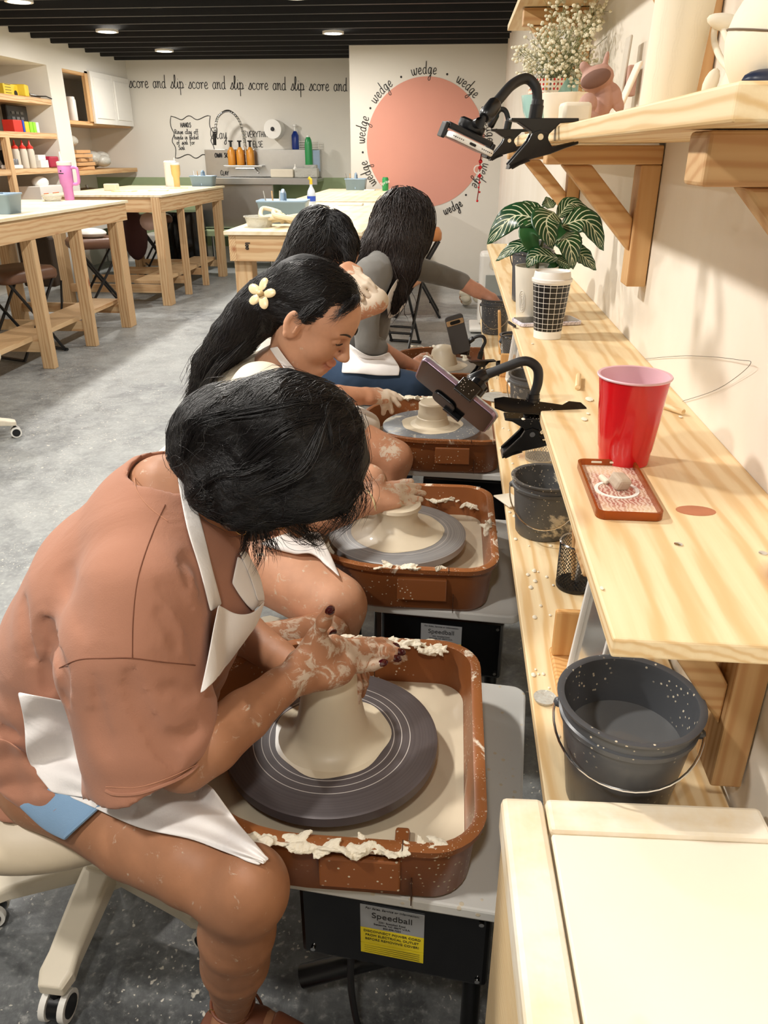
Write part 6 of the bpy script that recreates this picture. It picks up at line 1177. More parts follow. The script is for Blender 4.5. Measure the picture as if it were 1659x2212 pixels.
def tee_disp(P):
    # deeper gathers near the waist and at the inner elbow, flat on the stretched back
    low = np.clip((.78-P[:, 2])/.25, 0, 1); slv = np.exp(-((P-A(395, 1570, .79))**2).sum(1)/.09**2)
    cz = CRS(P) if CRS is not None else 0
    return cz+shirt_fold(P)*(.5+.9*low+1.2*slv)+low*.004*np.sin(P[:, 2]*120+P[:, 0]*30+2*np.sin(P[:, 1]*30))
sh.disp = tee_disp
sh.ops.append(('e', A(368, 1056, 1.0), np.array((.060, .074, .045)), R3(0, .75, 0), .012, '-'))
# sleeve hem: cut only the sleeve by a plane, with a hollow opening
tor = SDF(); tor.ops = sh.ops[:n_tor]+[sh.ops[-1]]; slv_ = SDF(); slv_.ops = sh.ops[n_tor:n_tor+6]
hemn = nz(np.array((.30, -.10, -1.0)))
class TeeSDF:
    """shirt body and sleeves; the sleeve ends at its hem, the body ends at its own hem line"""
    bounds = lambda s: sh.bounds()
    def __call__(s, P):
        dt = tor(P); dt = np.maximum(dt, (P-A(50, 1742, .84)) @ hemn2); ds = np.maximum(slv_(P), (P-hem0) @ hemn)
        h = np.clip(.5+.5*(dt-ds)/.03, 0, 1); d = dt*(1-h)+ds*h-.03*h*(1-h)
        return np.maximum(d+tee_disp(P), -inn(P))
    mesh = SDF.mesh
hemn2 = nz(np.array((-.35, -.05, -1.0)))
inn = SDF(); inn.chain([(A(316, 1650, .778), .066), (A(342, 1820, .745), .076)], .01); tee = TeeSDF()
CRS = Creases(tee, [([(51, 1283), (60, 1360), (74, 1440)], 0.0035, 0.0150), ([(94, 1322), (129, 1428), (145, 1538)], 0.0065, 0.0165), ([(110, 1380), (100, 1450), (110, 1500)], 0.0035, 0.0120), ([(274, 1440), (298, 1518), (353, 1616), (396, 1665)], 0.0040, 0.0165), ([(200, 1450), (215, 1540), (240, 1640)], 0.0025, 0.0150), ([(424, 1566), (404, 1590), (360, 1600), (320, 1590)], .0045, .016), ([(-8, 1577), (20, 1582), (39, 1593)], 0.0040, 0.0105), ([(-10, 1636), (30, 1640), (70, 1658)], 0.0050, 0.0120), ([(5, 1672), (60, 1680), (112, 1698)], 0.0045, 0.0105), ([(-10, 1606), (20, 1614), (50, 1622)], 0.0035, 0.0090), ([(40, 1712), (80, 1712), (120, 1715)], 0.0040, 0.0090), ([(392, 1197), (427, 1232), (443, 1303)], 0.0045, 0.0150), ([(337, 1256), (392, 1303), (415, 1357), (424, 1436)], 0.0035, 0.0180), ([(375, 1180), (400, 1240), (410, 1290)], 0.0025, 0.0120), ([(320, 1290), (370, 1360), (385, 1430)], 0.0020, 0.0180), ([(140, 1230), (170, 1300), (180, 1380)], 0.0015, 0.0240), ([(340, 1480), (390, 1500), (425, 1500)], 0.0030, 0.0135)])
shirt1 = sculpt('t_shirt', [(tee, .0045, None, None)], TEE, P1, None, 4)
SEAM = plain('brown_seam_thread', (112, 68, 48), .9); LSEAM = plain('pale_stitching', (186, 134, 106), .9)
seam('shoulder_seam', tee, [(357, 1090), (330, 1150), (300, 1240), (288, 1330), (286, 1420)], SEAM, shirt1, .0008, 0); seam('sleeve_seam', tee, [(128, 1443), (170, 1425), (230, 1422), (286, 1422), (350, 1430), (422, 1437)], SEAM, shirt1, .0008, 0)
seam('hem_stitching', tee, [(228, 1700), (300, 1700), (370, 1678), (428, 1650)], LSEAM, shirt1, .0005, .0003); seam('collar_seam', tee, [(290, 1010), (294, 1055), (322, 1095), (362, 1125)], LSEAM, shirt1, .0006, 0)
_m = seam('sleeve_hem', tee, [(228, 1708), (250, 1716), (300, 1714), (360, 1694), (405, 1672), (428, 1652)], TEE, shirt1, .0024, .0003)
drape('shirt_tail', Union(tor, b), [[(-20, 1590), (20, 1600), (62, 1632)], [(-25, 1680), (40, 1684), (118, 1706)], [(15, 1722), (88, 1768), (152, 1728)]], .005, TEE, shirt1, 18, 14, .003, lift=lambda x, y: .005*np.sin(16*y+4*x)+.003*np.sin(11*x))
# denim shorts
DEN = cloth('light_blue_denim', (126, 158, 190), .9, 700, .2); bb_ = SDF(); bb_.ops = b.ops[4:9]
drape('denim_shorts', b, [[(40, 1740), (110, 1700), (180, 1650)], [(95, 1790), (135, 1755), (215, 1690)], [(143, 1815), (176, 1782), (222, 1738)]], .006, DEN, P1, 14, 12, .003)
cuff = seam('shorts_hem', b, [(141, 1808), (172, 1780), (218, 1738)], DEN, P1, .0028, .009)
# apron pieces
U1 = Union(tee, b); bnl = SDF(); bnl.ops = b.ops[0:11]; U2 = Union(tor, bnl)
drape('neck_strap', U1, [[(380, 1002), (401, 1000)], [(387, 1060), (415, 1060)], [(404, 1146), (438, 1146)], [(430, 1230), (457, 1228)], [(453, 1322), (478, 1306)]], .004, APR, P1, 6, 30, .002)
drape('neck_strap', U1, [[(515, 1192), (530, 1190)], [(525, 1215), (545, 1215)], [(540, 1250), (562, 1250)], [(556, 1300), (571, 1298)]], .006, APR, P1, 5, 10, .002)
drape('apron_bib', U1, [[(470, 1306), (510, 1325), (545, 1322), (571, 1297)], [(459, 1360), (500, 1380), (530, 1372), (552, 1350)], [(448, 1420), (480, 1432), (500, 1420), (512, 1400)], [(432, 1498), (442, 1492), (452, 1480), (470, 1462)]], .012, APR, P1, 20, 18, .002, lift=lambda x, y: .018*np.sin(PI*np.clip(x*1.1, 0, 1))*(1-y*.7))
drape('bib_far_side', U1, [[(512, 1200), (540, 1225), (566, 1270), (571, 1298)], [(500, 1260), (515, 1285), (530, 1305), (545, 1320)]], .004, APR, P1, 14, 8, .002)
drape('apron_waist', U2, [[(40, 1494), (95, 1503), (160, 1516), (260, 1545)], [(54, 1570), (115, 1585), (190, 1600), (300, 1610)], [(60, 1640), (125, 1655), (200, 1670), (320, 1680)], [(112, 1712), (170, 1722), (240, 1730), (330, 1720)]], .013, APR, P1, 24, 20, .003, lift=lambda x, y: .007*np.sin(9*x+5*y)+.009*np.sin(15*y+5*x+1.5*np.sin(7*x)))
drape('apron_lap', U2, [[(330, 1600), (220, 1640), (112, 1705)], [(410, 1655), (300, 1700), (190, 1738)], [(455, 1700), (370, 1750), (300, 1788)], [(500, 1760), (455, 1795), (415, 1815)], [(548, 1815), (530, 1835), (505, 1848)], [(581, 1856), (574, 1862), (562, 1864)]], .009, APR, P1, 22, 34, .003, lift=lambda x, y: .012*np.clip(1-x*1.2, 0, 1)*np.sin(PI*y)+.004*np.sin(12*x+7*y))
drape('care_tag', U1, [[(433, 1812), (470, 1820)], [(445, 1826), (458, 1829)]], .005, WHITEP, P1, 5, 5, .0006)
# sandal
LEA = plain('brown_leather', (120, 70, 48), .5, .15); sn = thing('sandal', an-np.array((0, 0, .11)), 'brown leather sandal with thin crossed ankle straps on the near foot', 'sandal'); 
sq_ = SDF(); sq_.chain([(an+np.array((-.04, .0, -.09)), .035), (an+np.array((.06, -.005, -.088)), .040), (ft+np.array((.02, 0, -.008)), .040)], .02); sq_.half((0, 0, .028), (0, 0, 1)); sculpt('sole', [(sq_, .004, None, None)], LEA, sn)
sq_ = SDF(); sq_.chain([(an+np.array((-.03, 0, -.055)), .038), (an+np.array((.04, -.004, -.062)), .038)], .02); sq_.half(an+np.array((0, 0, -.035)), (-.5, 0, 1)); sculpt('heel_counter', [(sq_, .003, None, None)], LEA, sn)
sq_ = SDF(); sq_.chain([(an+np.array((.07, -.01, -.062)), .037), (ft+np.array((-.01, 0, 0)), .032)], .02); sq_.half(an+np.array((.06, 0, 0)), (-1, 0, -.3)); sculpt('vamp', [(sq_, .003, None, None)], LEA, sn)
def ringp(c, r, n1, sy_=1.0): n1 = nz(n1); u_ = nz(np.cross(n1, (0, 1, .1))); v_ = np.cross(n1, u_); return [np.array(c)+r*(math.cos(a)*u_+math.sin(a)*v_) for a in np.linspace(0, 2*PI, 30)]
MB().tube(ringp(an+np.array((0, 0, .005)), .0365, (.1, 0, 1)), .0028, 8).o('ankle_strap', LEA, sn, True); MB().tube(ringp(an+np.array((0.02, 0, -.03)), .044, (.75, 0, .7)), .0026, 8).o('instep_strap', LEA, sn, True)
MB().tube(ringp(an+np.array((-.03, -.020, .004)), .006, (.4, 1, 0)), .0011, 6).o('buckle', GOLD, sn, True)
# hair: bun mass and flowing strands
hm = SDF(); hm.ell(hc1+RH1 @ np.array((-.018, 0, .046)), (.098, .080, .080), RH1, k=.02); hm.ell(A(640, 955, 1.0), (.094, .086, .092), k=.03); hm.ell(A(690, 985, 1.0), (.060, .075, .075), k=.03); hm.ell(A(700, 1040, .985), (.046, .07, .038), k=.03)
hm.ell(A(452, 960, .99), (.058, .062, .062), k=.02); hm.ell(A(520, 1000, .96), (.06, .05, .06), k=.02); hm.ell(A(470, 1050, .95), (.042, .045, .045), k=.012); hm.ell(A(545, 1085, .95), (.055, .05, .04), k=.015); hm.ell(A(500, 900, 1.0), (.055, .07, .045), k=.03); hm.ell(A(625, 1080, .93), (.045, .03, .028), k=.02); hm.ell(A(535, 1050, .925), (.040, .032, .040), k=.02)
hn_ = fold_noise(9, .012, 26, 6); hm.disp = lambda P: hn_(P)
hair1 = sculpt('hair', [(hm, .004, None, None)], HCORE, P1, None, 2); tag(hair1, 'black wavy hair gathered in a low bun')
uv = [(u, v) for u, v in zip(rng.uniform(360, 785, 11000), rng.uniform(805, 1130, 11000))]; Sx, hit = marchN(hm, uv, .0); Sx = Sx[hit]
bun = A(450, 985, .96); fr0 = A(770, 960, 1.0)
def fld(P):
    d = bun-P; L = np.linalg.norm(d, axis=1)[:, None]; d = d/(L+1e-6); sw = np.array((0, -.3, -1.0)); w_ = np.clip(1-L/.12, 0, 1)
    tang = np.cross(d, np.array((.1, -.8, .5))); return d*(1-w_)+tang*w_*1.2+np.array((0, -.25, -.45))*(1-w_)*.9
strands('hair_strands', flow(hm, Sx, fld, 16, .0075, .0022, .20, 0, .32), .00036, HAIR, hair1)
G = [([A(700, 1080, .93), A(735, 1120, .95), A(760, 1090, .96), A(770, 1040, .97)], .016), ([A(540, 1100, .93), A(555, 1150, .92), A(560, 1200, .92), A(548, 1235, .92)], .014), ([A(600, 1100, .92), A(640, 1150, .93), A(690, 1160, .95), A(745, 1080, .96)], .016), ([A(760, 1000, 1.0), A(785, 1060, 1.0), A(770, 1130, 1.0)], .018),
     ([A(560, 1110, .92), A(585, 1170, .92), A(600, 1205, .93)], .012), ([A(650, 1100, .93), A(665, 1150, .94), A(700, 1190, .95)], .01), ([A(740, 1060, .96), A(750, 1110, .96), A(720, 1150, .95)], .014), ([A(530, 1120, .93), A(530, 1170, .93), A(520, 1205, .93)], .008)]
strands('loose_strands', locks(G, 60, 16, .004, 1.2, .1), .00032, HAIR, hair1)
seeds = Sx[rng.choice(len(Sx), 260)]; fz_ = flow(hm, seeds, fld, 10, .009, .004, .9, 0, .8); fz_ += np.linspace(0, 1, 10)[None, :, None]*rng.randn(len(fz_), 1, 3)*.008; strands('flyaway_strands', fz_, .00035, HAIR, hair1)
wv = [([A(470, 900, .93), A(560, 880, .91), A(660, 850, .93), A(730, 880, .97)], .010), ([A(520, 1010, .905), A(600, 930, .90), A(650, 900, .90), A(720, 900, .93)], .012), ([A(560, 1060, .90), A(650, 1010, .90), A(700, 930, .92), A(715, 870, .95)], .010), ([A(400, 990, .93), A(430, 920, .93), A(500, 890, .93), A(600, 850, .94)], .011), ([A(430, 1070, .92), A(480, 1030, .91), A(540, 1020, .90), A(620, 980, .895)], .010), ([A(700, 880, .95), A(712, 960, .93), A(700, 1050, .92)], .003)]
wvv = []
for g_, r_ in wv:
    g2 = []
    for p in g_:
        d0, Gd = grad(hm, p[None]); g2.append(p-Gd[0]*(d0[0]-.002))
    wvv.append((g2, r_))
strands('wave_locks', locks(wvv, 90, 16, .001, 1, .1), .0004, HAIR, hair1)
for c, n1, r_ in ((A(592, 1118, .925), (.3, 1, .1), .019), (A(517, 1137, .925), (.6, 1, .1), .013)): MB().tube(ringp(c, r_, n1), .0009, 8).o('hoop_earring', GOLD, P1, True)
# necklace-less face details are hidden by the hair; office chair
BEI = plain('beige_leatherette', (196, 182, 158), .45, .05, bump=.1)
def office_chair(cx, cy, label, a0=-90, seat=True):
    t = thing('office_chair', (cx, cy, 0), label, 'chair', 'beige office chairs on castors')
    if seat:
        s_ = SDF(); s_.ell((cx+.01, cy-.05, .475), (.29, .275, .085), k=.03); s_.ell((cx-.20, cy-.03, .53), (.07, .22, .09), k=.05); s_.half((0, 0, .585), (0, 0, 1)); sculpt('seat', [(s_, .008, None, None)], BEI, t)
    else: MB().lathe([(.2, .44), (.24, .46), (.24, .50), (.2, .53)], (cx, cy, 0), 30).o('seat', BEI, t, True)
    MB().lathe([(.028, .10), (.028, .42)], (cx, cy, 0), 20).o('gas_column', BLK, t, True); MB().lathe([(.05, .085), (.055, .10), (.05, .155), (.032, .165)], (cx, cy, 0), 24).o('hub', CREAMP, t, True)
    for k in range(5):
        a = math.radians(a0+72*k); e = np.array((math.cos(a), math.sin(a), 0)); f_ = np.array((-math.sin(a), math.cos(a), 0)); c = np.array((cx, cy, 0))
        s_ = []; V = []; 
        for s in np.linspace(0, 1, 9):
            r0 = .03+s*.225; w_ = .034-.006*s+(.004 if s > .85 else 0); zt = .150-.055*s**1.3; zb = .105-.035*s; 
            if s > .95: w_ *= .72
            for q_, z_ in ((-1, zb), (-1, zt-.006), (-.8, zt), (.8, zt), (1, zt-.006), (1, zb)): V.append(c+e*r0+f_*q_*w_+np.array((0, 0, z_)))
        F = [(i*6+j, i*6+(j+1) % 6, (i+1)*6+(j+1) % 6, (i+1)*6+j) for i in range(8) for j in range(6)]+[(5, 4, 3, 2, 1, 0), tuple(range(48, 54))]; o = meshobj('base_arm', V, F, CREAMP, t); bev(o, .005, 3)
        w = c+e*.245; g = MB(); g.tube([w+np.array((0, 0, .07)), w+np.array((0, 0, .045))], .008, 8); g.tube([w-f_*.010+np.array((0, 0, .03)), w+f_*.010+np.array((0, 0, .03))], .0255, 20); ca = g.o('caster', BLK, t, True)
        for q_ in (-1, 1): q = MB(); q.tube([w+f_*q_*.012+np.array((0, 0, .03)), w+f_*q_*.024+np.array((0, 0, .03))], .029, 22); q.o('tyre', WHITEP, ca, True); q = MB(); q.tube([w+f_*q_*.023+np.array((0, 0, .03)), w+f_*q_*.0255+np.array((0, 0, .03))], .021, 20); q.o('wheel_cap', BLK, ca, True)
    return t
CH = office_chair(-.665, 1.085, 'beige office chair with cream star base under the person in the brown t-shirt', -92)
ch2 = dup(CH, (-2.60+.665, 3.745-1.085, 0), -.28, 'empty beige office chair cut by the left picture edge, only castors showing')
# ================================================================= PERSON WITH THE FLOWER CLIP (second wheel)
def Rhead(pitch, yaw=0, roll=0): return R3(0, 0, math.radians(yaw)) @ R3(0, math.radians(pitch), 0) @ R3(math.radians(roll), 0, 0)
P2 = thing('person', (-.7, 1.8, 0), 'person in a cream top with a cream flower clip, profile lowered over the second wheel', 'person')
SK2 = skinmat('light_olive_skin', (206, 156, 126), (214, 200, 178)); R2 = Rhead(33, -14); s2h = 1.03
hc2 = A(747, 777, 1.77)-R2 @ (np.array((.117, 0, -.024))*s2h)
b2 = SDF(); b2.chain([((-.74, 1.82, .58), .13), (A(530, 960, 1.84), .115), (A(560, 860, 1.84), .095), (A(592, 800, 1.83), .055)], .04, 1.3)
b2.chain([(A(588, 815, 1.83), .052), (A(625, 775, 1.81), .05), (hc2+R2 @ np.array((-.02, 0, -.03)), .056)], .03)
b2.chain([(A(440, 1160, 1.62), .10), (A(590, 1225, 1.53), .088), (A(722, 1308, 1.45), .072)], .04); b2.chain([(A(722, 1310, 1.45), .066), ((-.26, 1.44, .30), .05), ((-.24, 1.50, .10), .035), ((-.12, 1.46, .04), .03)], .02)
b2.chain([((-.72, 1.95, .55), .1), ((-.24, 2.14, .53), .065), ((-.27, 2.14, .12), .04)], .04)
b2.chain([(A(560, 850, 1.68), .055), (A(560, 1020, 1.58), .046), (A(588, 1160, 1.60), .043)], .03)
W2 = head_sdf(b2, hc2, R2, s2h)
a2 = SDF(); w2_ = A(800, 1084, 1.745); a2.chain([(A(585, 1165, 1.60), .043), (A(660, 1135, 1.64), .041), (A(740, 1105, 1.70), .034), (w2_, .028)], .02)
H2 = [[A(858, 1052, 1.80), A(882, 1049, 1.83), A(905, 1052, 1.85)], [A(862, 1063, 1.79), A(890, 1062, 1.82), A(915, 1066, 1.84)], [A(862, 1075, 1.78), A(888, 1076, 1.80), A(909, 1079, 1.81)], [A(856, 1086, 1.77), A(878, 1090, 1.785), A(895, 1091, 1.79)]]
hand_sdf(a2, w2_, A(852, 1068, 1.785), (-.1, -.7, .7), H2, [A(812, 1062, 1.78), A(818, 1045, 1.79), A(824, 1032, 1.79)], .076, .0088)
c2 = SDF(); w2b = A(800, 1062, 1.90); c2.chain([(A(600, 1090, 2.0), .042), (w2b, .028)], .02)
H2b = [[A(850, 1048, 1.88), A(872, 1042, 1.87), A(888, 1040, 1.86)], [A(848, 1056, 1.87), A(872, 1060, 1.85), A(880, 1075, 1.82)]]
hand_sdf(c2, w2b, A(845, 1052, 1.88), (0, .4, .9), H2b, None, .07, .0095)
def clay2(V): d = np.linalg.norm(V-A(890, 1062, 1.82), axis=1); return np.maximum(np.clip(1.05-d/.10, 0, .62), np.where((np.abs(V[:, 2]-.60) < .07) & (V[:, 0] > -.42), .10, .02))
body2 = sculpt('body', [(b2, .0052, None, None), (a2, .0036, None, None), (c2, .004, None, None)], SK2, P2, {'clay': clay2, 'lip': lipf(W2, 1.0)}, 1)
# fine head over the coarse one: sampled again at the face only
fh = SDF(); head_sdf(fh, hc2, R2, s2h*1.004); fh.ops += b2.ops[3:6]
body2.data.name = 'person_body'
fo = sculpt('face', [(fh, .0022, hc2-np.array((.13, .13, .15)), hc2+np.array((.16, .13, .15)))], SK2, P2, {'clay': lambda V: V[:, 0]*0, 'lip': lipf(W2, 1.0)}, 1)
def eye(Wf, q, s, parent, lidm, closed=True):
    # lowered lid with a lash line
    P = SNAP([Wf((.0965, q*.031+t*.0145, .0085-.005*(1-t*t))) for t in np.linspace(-1, 1, 9)]); MB().tube(P, np.array([.0008, .0013, .0017, .0019, .0019, .0019, .0018, .0016, .0011])*s, 6).o('eyelash_line', HAIR, parent, True)
    P = SNAP([Wf((.0965-.012*abs((t+1)/2)**2, q*(.012+.036*(t+1)/2), .031+.0065*math.sin(PI*(t+1)/2*.8))) for t in np.linspace(-1, 1, 10)]); MB().tube(P, np.array([.0022, .0034, .0038, .0038, .0036, .0034, .003, .0025, .002, .001])*s, 8, flat=.6).o('eyebrow', HAIR, parent, True)
def SNAP(P, sd_=None):
    P = np.array(P); sd_ = sd_ or SNAPTO
    for _ in range(6): d0, G_ = grad(sd_, P); P = P-G_*(d0-.0004)[:, None]
    return P
SNAPTO = fh
for q in (1, -1): eye(W2, q, s2h, fo, SK2)
CRM = cloth('cream_top', (232, 220, 198), .85, 300, .5); t2 = SDF()
t2.chain([((-.74, 1.82, .56), .142), (A(522, 960, 1.84), .128), (A(548, 862, 1.84), .108), (A(575, 822, 1.84), .074)], .05, 1.42); t2.chain([(A(565, 850, 1.69), .076), (A(560, 960, 1.61), .070), (A(565, 1050, 1.58), .062)], .04); t2.ops.append(('e', A(612, 785, 1.82), np.array((.062, .075, .06)), R3(0, .6, 0), .012, '-')); f2 = fold_noise(12, .008, 14); t2.disp = f2
top2 = sculpt('cream_top', [(t2, .006, None, None)], CRM, P2, None, 1)
drape('apron_strap', Union(t2, b2), [[(583, 752), (600, 748)], [(598, 775), (617, 772)], [(615, 800), (640, 800)], [(640, 835), (662, 830)]], .004, APR, P2, 6, 16, .002)
drape('skirt', b2, [[(560, 1175), (630, 1150), (690, 1150)], [(590, 1185), (650, 1180), (712, 1195)], [(640, 1198), (680, 1200), (735, 1250)]], .008, APR, P2, 12, 10, .003, lift=lambda x, y: .006*np.sin(9*x))
# hair
h2 = SDF(); h2.ell(hc2+R2 @ np.array((-.022, 0, .050)), (.106, .084, .090), R2, k=.02); h2.ell(A(590, 650, 1.80), (.060, .075, .065), k=.03); h2.ell(A(735, 640, 1.79), (.048, .06, .040), R3(0, .5, 0), k=.02)
h2.chain([(A(556, 678, 1.80), .060), (A(505, 728, 1.80), .052), (A(455, 792, 1.82), .042), (A(425, 862, 1.82), .022)], .03, 1.2)
h2.ops.append(('e', hc2+R2 @ np.array((.095, 0, -.035)), np.array((.072, .11, .094)), R2, .01, '-')); h2.ops.append(('e', A(654, 735, 1.72), np.array((.024, .05, .040)), None, .008, '-')); n2 = fold_noise(21, .010, 24); h2.disp = n2
hair2 = sculpt('hair', [(h2, .0045, None, None)], HCORE, P2, None, 2); tag(hair2, 'long wavy black half-up hair')
uv = [(u, v) for u, v in zip(rng.uniform(400, 790, 9000), rng.uniform(565, 900, 9000))]; Sx, hit = marchN(h2, uv, .0); Sx = Sx[hit]; clipP = A(570, 650, 1.76)
def fld2(P):
    d = clipP-P; L = np.linalg.norm(d, axis=1)[:, None]; w_ = (P[:, 0] > clipP[0]-.0)[:, None]*1.0; low = np.array((-.62, -.05, -.8)); dd = d/(L+1e-6)+np.array((0, -.1, -.12)); return dd*w_+low*(1-w_)
strands('hair_strands', flow(h2, Sx, fld2, 16, .010, .0026, .22, 0, .42), .00052, HAIR, hair2)
G = [([A(770, 640, 1.74), A(762, 655, 1.73), A(740, 668, 1.71), A(715, 690, 1.70)], .012), ([A(700, 650, 1.70), A(665, 672, 1.70), A(640, 690, 1.70)], .012), ([A(520, 720, 1.78), A(470, 790, 1.78), A(430, 850, 1.8), A(405, 905, 1.8)], .024), ([A(535, 730, 1.75), A(475, 790, 1.74), A(440, 850, 1.76), A(420, 905, 1.78)], .016), ([A(490, 730, 1.8), A(440, 770, 1.8), A(425, 800, 1.8), A(405, 850, 1.8)], .02), 
     ([A(470, 780, 1.8), A(420, 830, 1.8), A(400, 880, 1.8)], .015), ([A(500, 700, 1.82), A(455, 750, 1.82), A(430, 790, 1.82)], .02)]
strands('loose_locks', locks(G, 90, 18, .010, 1.6, .15), .0005, HAIR, hair2)
G = [([A(480, 770, 1.8), A(430, 790, 1.8), A(445, 815, 1.8), A(408, 828, 1.8)], .01), ([A(450, 830, 1.8), A(405, 860, 1.8), A(420, 885, 1.8), A(398, 900, 1.8)], .01), ([A(520, 720, 1.8), A(470, 720, 1.8), A(455, 745, 1.8)], .008)]
strands('curled_ends', locks(G, 26, 18, .006, 1.2, .1), .0006, HAIR, hair2)
# flower clip
fc = A(566, 636, 1.735); t = tag(bpy.data.objects.new('flower_clip', None), 'cream five petalled flower hair clip in the black hair of the second person', 'hair clip'); COL.objects.link(t); t.location = tuple(fc)
nf_ = nz(np.array((-.25, -.85, .45))); fx = nz(np.cross((0, 0, 1), nf_)); fy__ = np.cross(nf_, fx); PET = plain('cream_acetate', (226, 204, 160), .3, .04)
for k in range(5):
    a = math.radians(98+72*k); e = math.cos(a)*fx*-1+math.sin(a)*fy__; g = np.cross(nf_, e); MB().ball(fc+e*.021+nf_*.004, 1, 16, (.0165, .0115, .004), np.stack([e, g, nf_], 1)).o('petal', PET, t, True)
MB().ball(fc+nf_*.007, .0085, 14, (1, 1, .8)).o('flower_centre', plain('tan_acetate', (204, 176, 124), .3), t, True)
MB().tube(ringp(A(797, 1086, 1.742), .0315, A(797, 1086, 1.742)-A(740, 1105, 1.70)), .0022, 8).o('bracelet', plain('cream_bracelet', (214, 196, 150), .4), P2, True)
# ================================================================= PERSON WITH A CLAY COVERED HAND RAISED (third wheel)
P3 = thing('person', (-.72, 2.65, 0), 'long haired person in white raising a clay covered hand to the forehead', 'person')
SK3 = skinmat('warm_light_skin', (200, 146, 114), (222, 210, 190)); R3_ = Rhead(38, -5); hc3 = A(698, 550, 2.62)
b3 = SDF(); b3.chain([((-.76, 2.66, .58), .13), (A(600, 760, 2.66), .11), (A(635, 650, 2.66), .09), (A(650, 600, 2.64), .055)], .04, 1.3); b3.chain([(A(648, 610, 2.64), .05), (hc3, .055)], .03)
b3.chain([(A(620, 905, 2.42), .095), (A(760, 955, 2.38), .082), (A(850, 990, 2.36), .062)], .04); b3.chain([(A(850, 992, 2.36), .058), ((-.22, 2.34, .30), .048), ((-.22, 2.38, .08), .035)], .02)
b3.chain([(A(640, 660, 2.5), .055), (A(740, 672, 2.44), .046), (A(812, 650, 2.42), .040)], .03); W3 = head_sdf(b3, hc3, R3_, 1.0)
a3 = SDF(); a3.chain([(A(812, 650, 2.42), .038), (A(780, 622, 2.45), .036), (A(748, 592, 2.48), .028)], .02)
H3 = [[A(775, 592, 2.44), A(795, 605, 2.42), A(808, 620, 2.41)], [A(768, 600, 2.42), A(792, 615, 2.40), A(812, 632, 2.40)], [A(758, 604, 2.41), A(780, 622, 2.39), A(796, 640, 2.39)], [A(750, 606, 2.41), A(765, 626, 2.38), A(782, 645, 2.38)]]
hand_sdf(a3, A(748, 582, 2.46), A(765, 592, 2.44), (.5, -.6, .6), H3, None, .075, .0088)
c3 = SDF(); c3.chain([(A(660, 858, 2.33), .042), (A(730, 856, 2.38), .036), (A(790, 856, 2.43), .028)], .02)
H4 = [[A(836, 846, 2.50), A(852, 852, 2.50), A(866, 862, 2.50)], [A(836, 854, 2.48), A(852, 864, 2.48), A(862, 876, 2.48)], [A(832, 864, 2.47), A(842, 876, 2.46), A(846, 890, 2.46)], [A(826, 870, 2.46), A(830, 882, 2.45), A(828, 893, 2.45)]]
hand_sdf(c3, A(795, 856, 2.43), A(830, 855, 2.48), (0, -.5, .85), H4, None, .075, .0095)
def clay3(V): return np.maximum(np.clip(1.5-np.linalg.norm(V-A(800, 618, 2.41), axis=1)/.07, 0, 1), np.maximum(np.clip(1.5-np.linalg.norm(V-A(845, 876, 2.48), axis=1)/.07, 0, 1), np.clip(.75-np.linalg.norm(V-A(842, 968, 2.31), axis=1)/.08, 0, .6)))+.02
body3 = sculpt('body', [(b3, .006, None, None), (a3, .0045, None, None), (c3, .0045, None, None)], SK3, P3, {'clay': clay3, 'lip': lipf(W3)}, 1); SNAPTO = b3; [eye(W3, q, 1.4, body3, SK3) for q in (1, -1)]
WHT = cloth('white_cotton', (234, 230, 222), .85, 300, .6); t3 = SDF(); t3.chain([((-.76, 2.66, .56), .145), (A(595, 770, 2.66), .125), (A(625, 665, 2.66), .108), (A(640, 622, 2.66), .07)], .05, 1.4); t3.chain([(A(640, 660, 2.5), .07), (A(700, 675, 2.46), .06)], .03)
t3.chain([(A(640, 905, 2.42), .11), (A(745, 945, 2.385), .098)], .05); t3.cone(A(700, 880, 2.55), .06, A(790, 920, 2.45), .05, .04); t3.disp = fold_noise(5, .010, 12); sculpt('white_top_and_apron', [(t3, .007, None, None)], WHT, P3, None, 1)
h3 = SDF(); h3.ell(hc3+R3_ @ np.array((-.020, 0, .045)), (.112, .092, .092), R3_, k=.02); h3.chain([(A(672, 540, 2.62), .082), (A(640, 590, 2.62), .070), (A(620, 650, 2.6), .055), (A(605, 700, 2.6), .035)], .03, 1.1); h3.chain([(A(735, 490, 2.58), .035), (A(752, 525, 2.54), .022), (A(757, 560, 2.52), .012)], .02)
h3.ops.append(('e', hc3+R3_ @ np.array((.085, -.02, -.04)), np.array((.05, .09, .08)), R3_, .01, '-')); h3.disp = fold_noise(33, .010, 22)
hair3 = sculpt('hair', [(h3, .0055, None, None)], HCORE, P3, None, 2); Sx, hit = marchN(h3, [(u, v) for u, v in zip(rng.uniform(560, 775, 2400), rng.uniform(445, 640, 2400))]); Sx = Sx[hit]
strands('hair_strands', flow(h3, Sx, lambda P: np.where((P[:, 0] > hc3[0]+.03)[:, None], np.array((.5, 0, -.8)), np.array((-.55, -.05, -.85))), 14, .016, .004, .25, 0, .4), .0012, HAIR, hair3)
strands('loose_locks', locks([([A(620, 580, 2.58), A(590, 620, 2.56), A(575, 660, 2.56)], .04), ([A(745, 500, 2.56), A(762, 530, 2.54), A(756, 570, 2.52)], .014)], 60, 12, .01, 1.2, .1), .0010, HAIR, hair3)
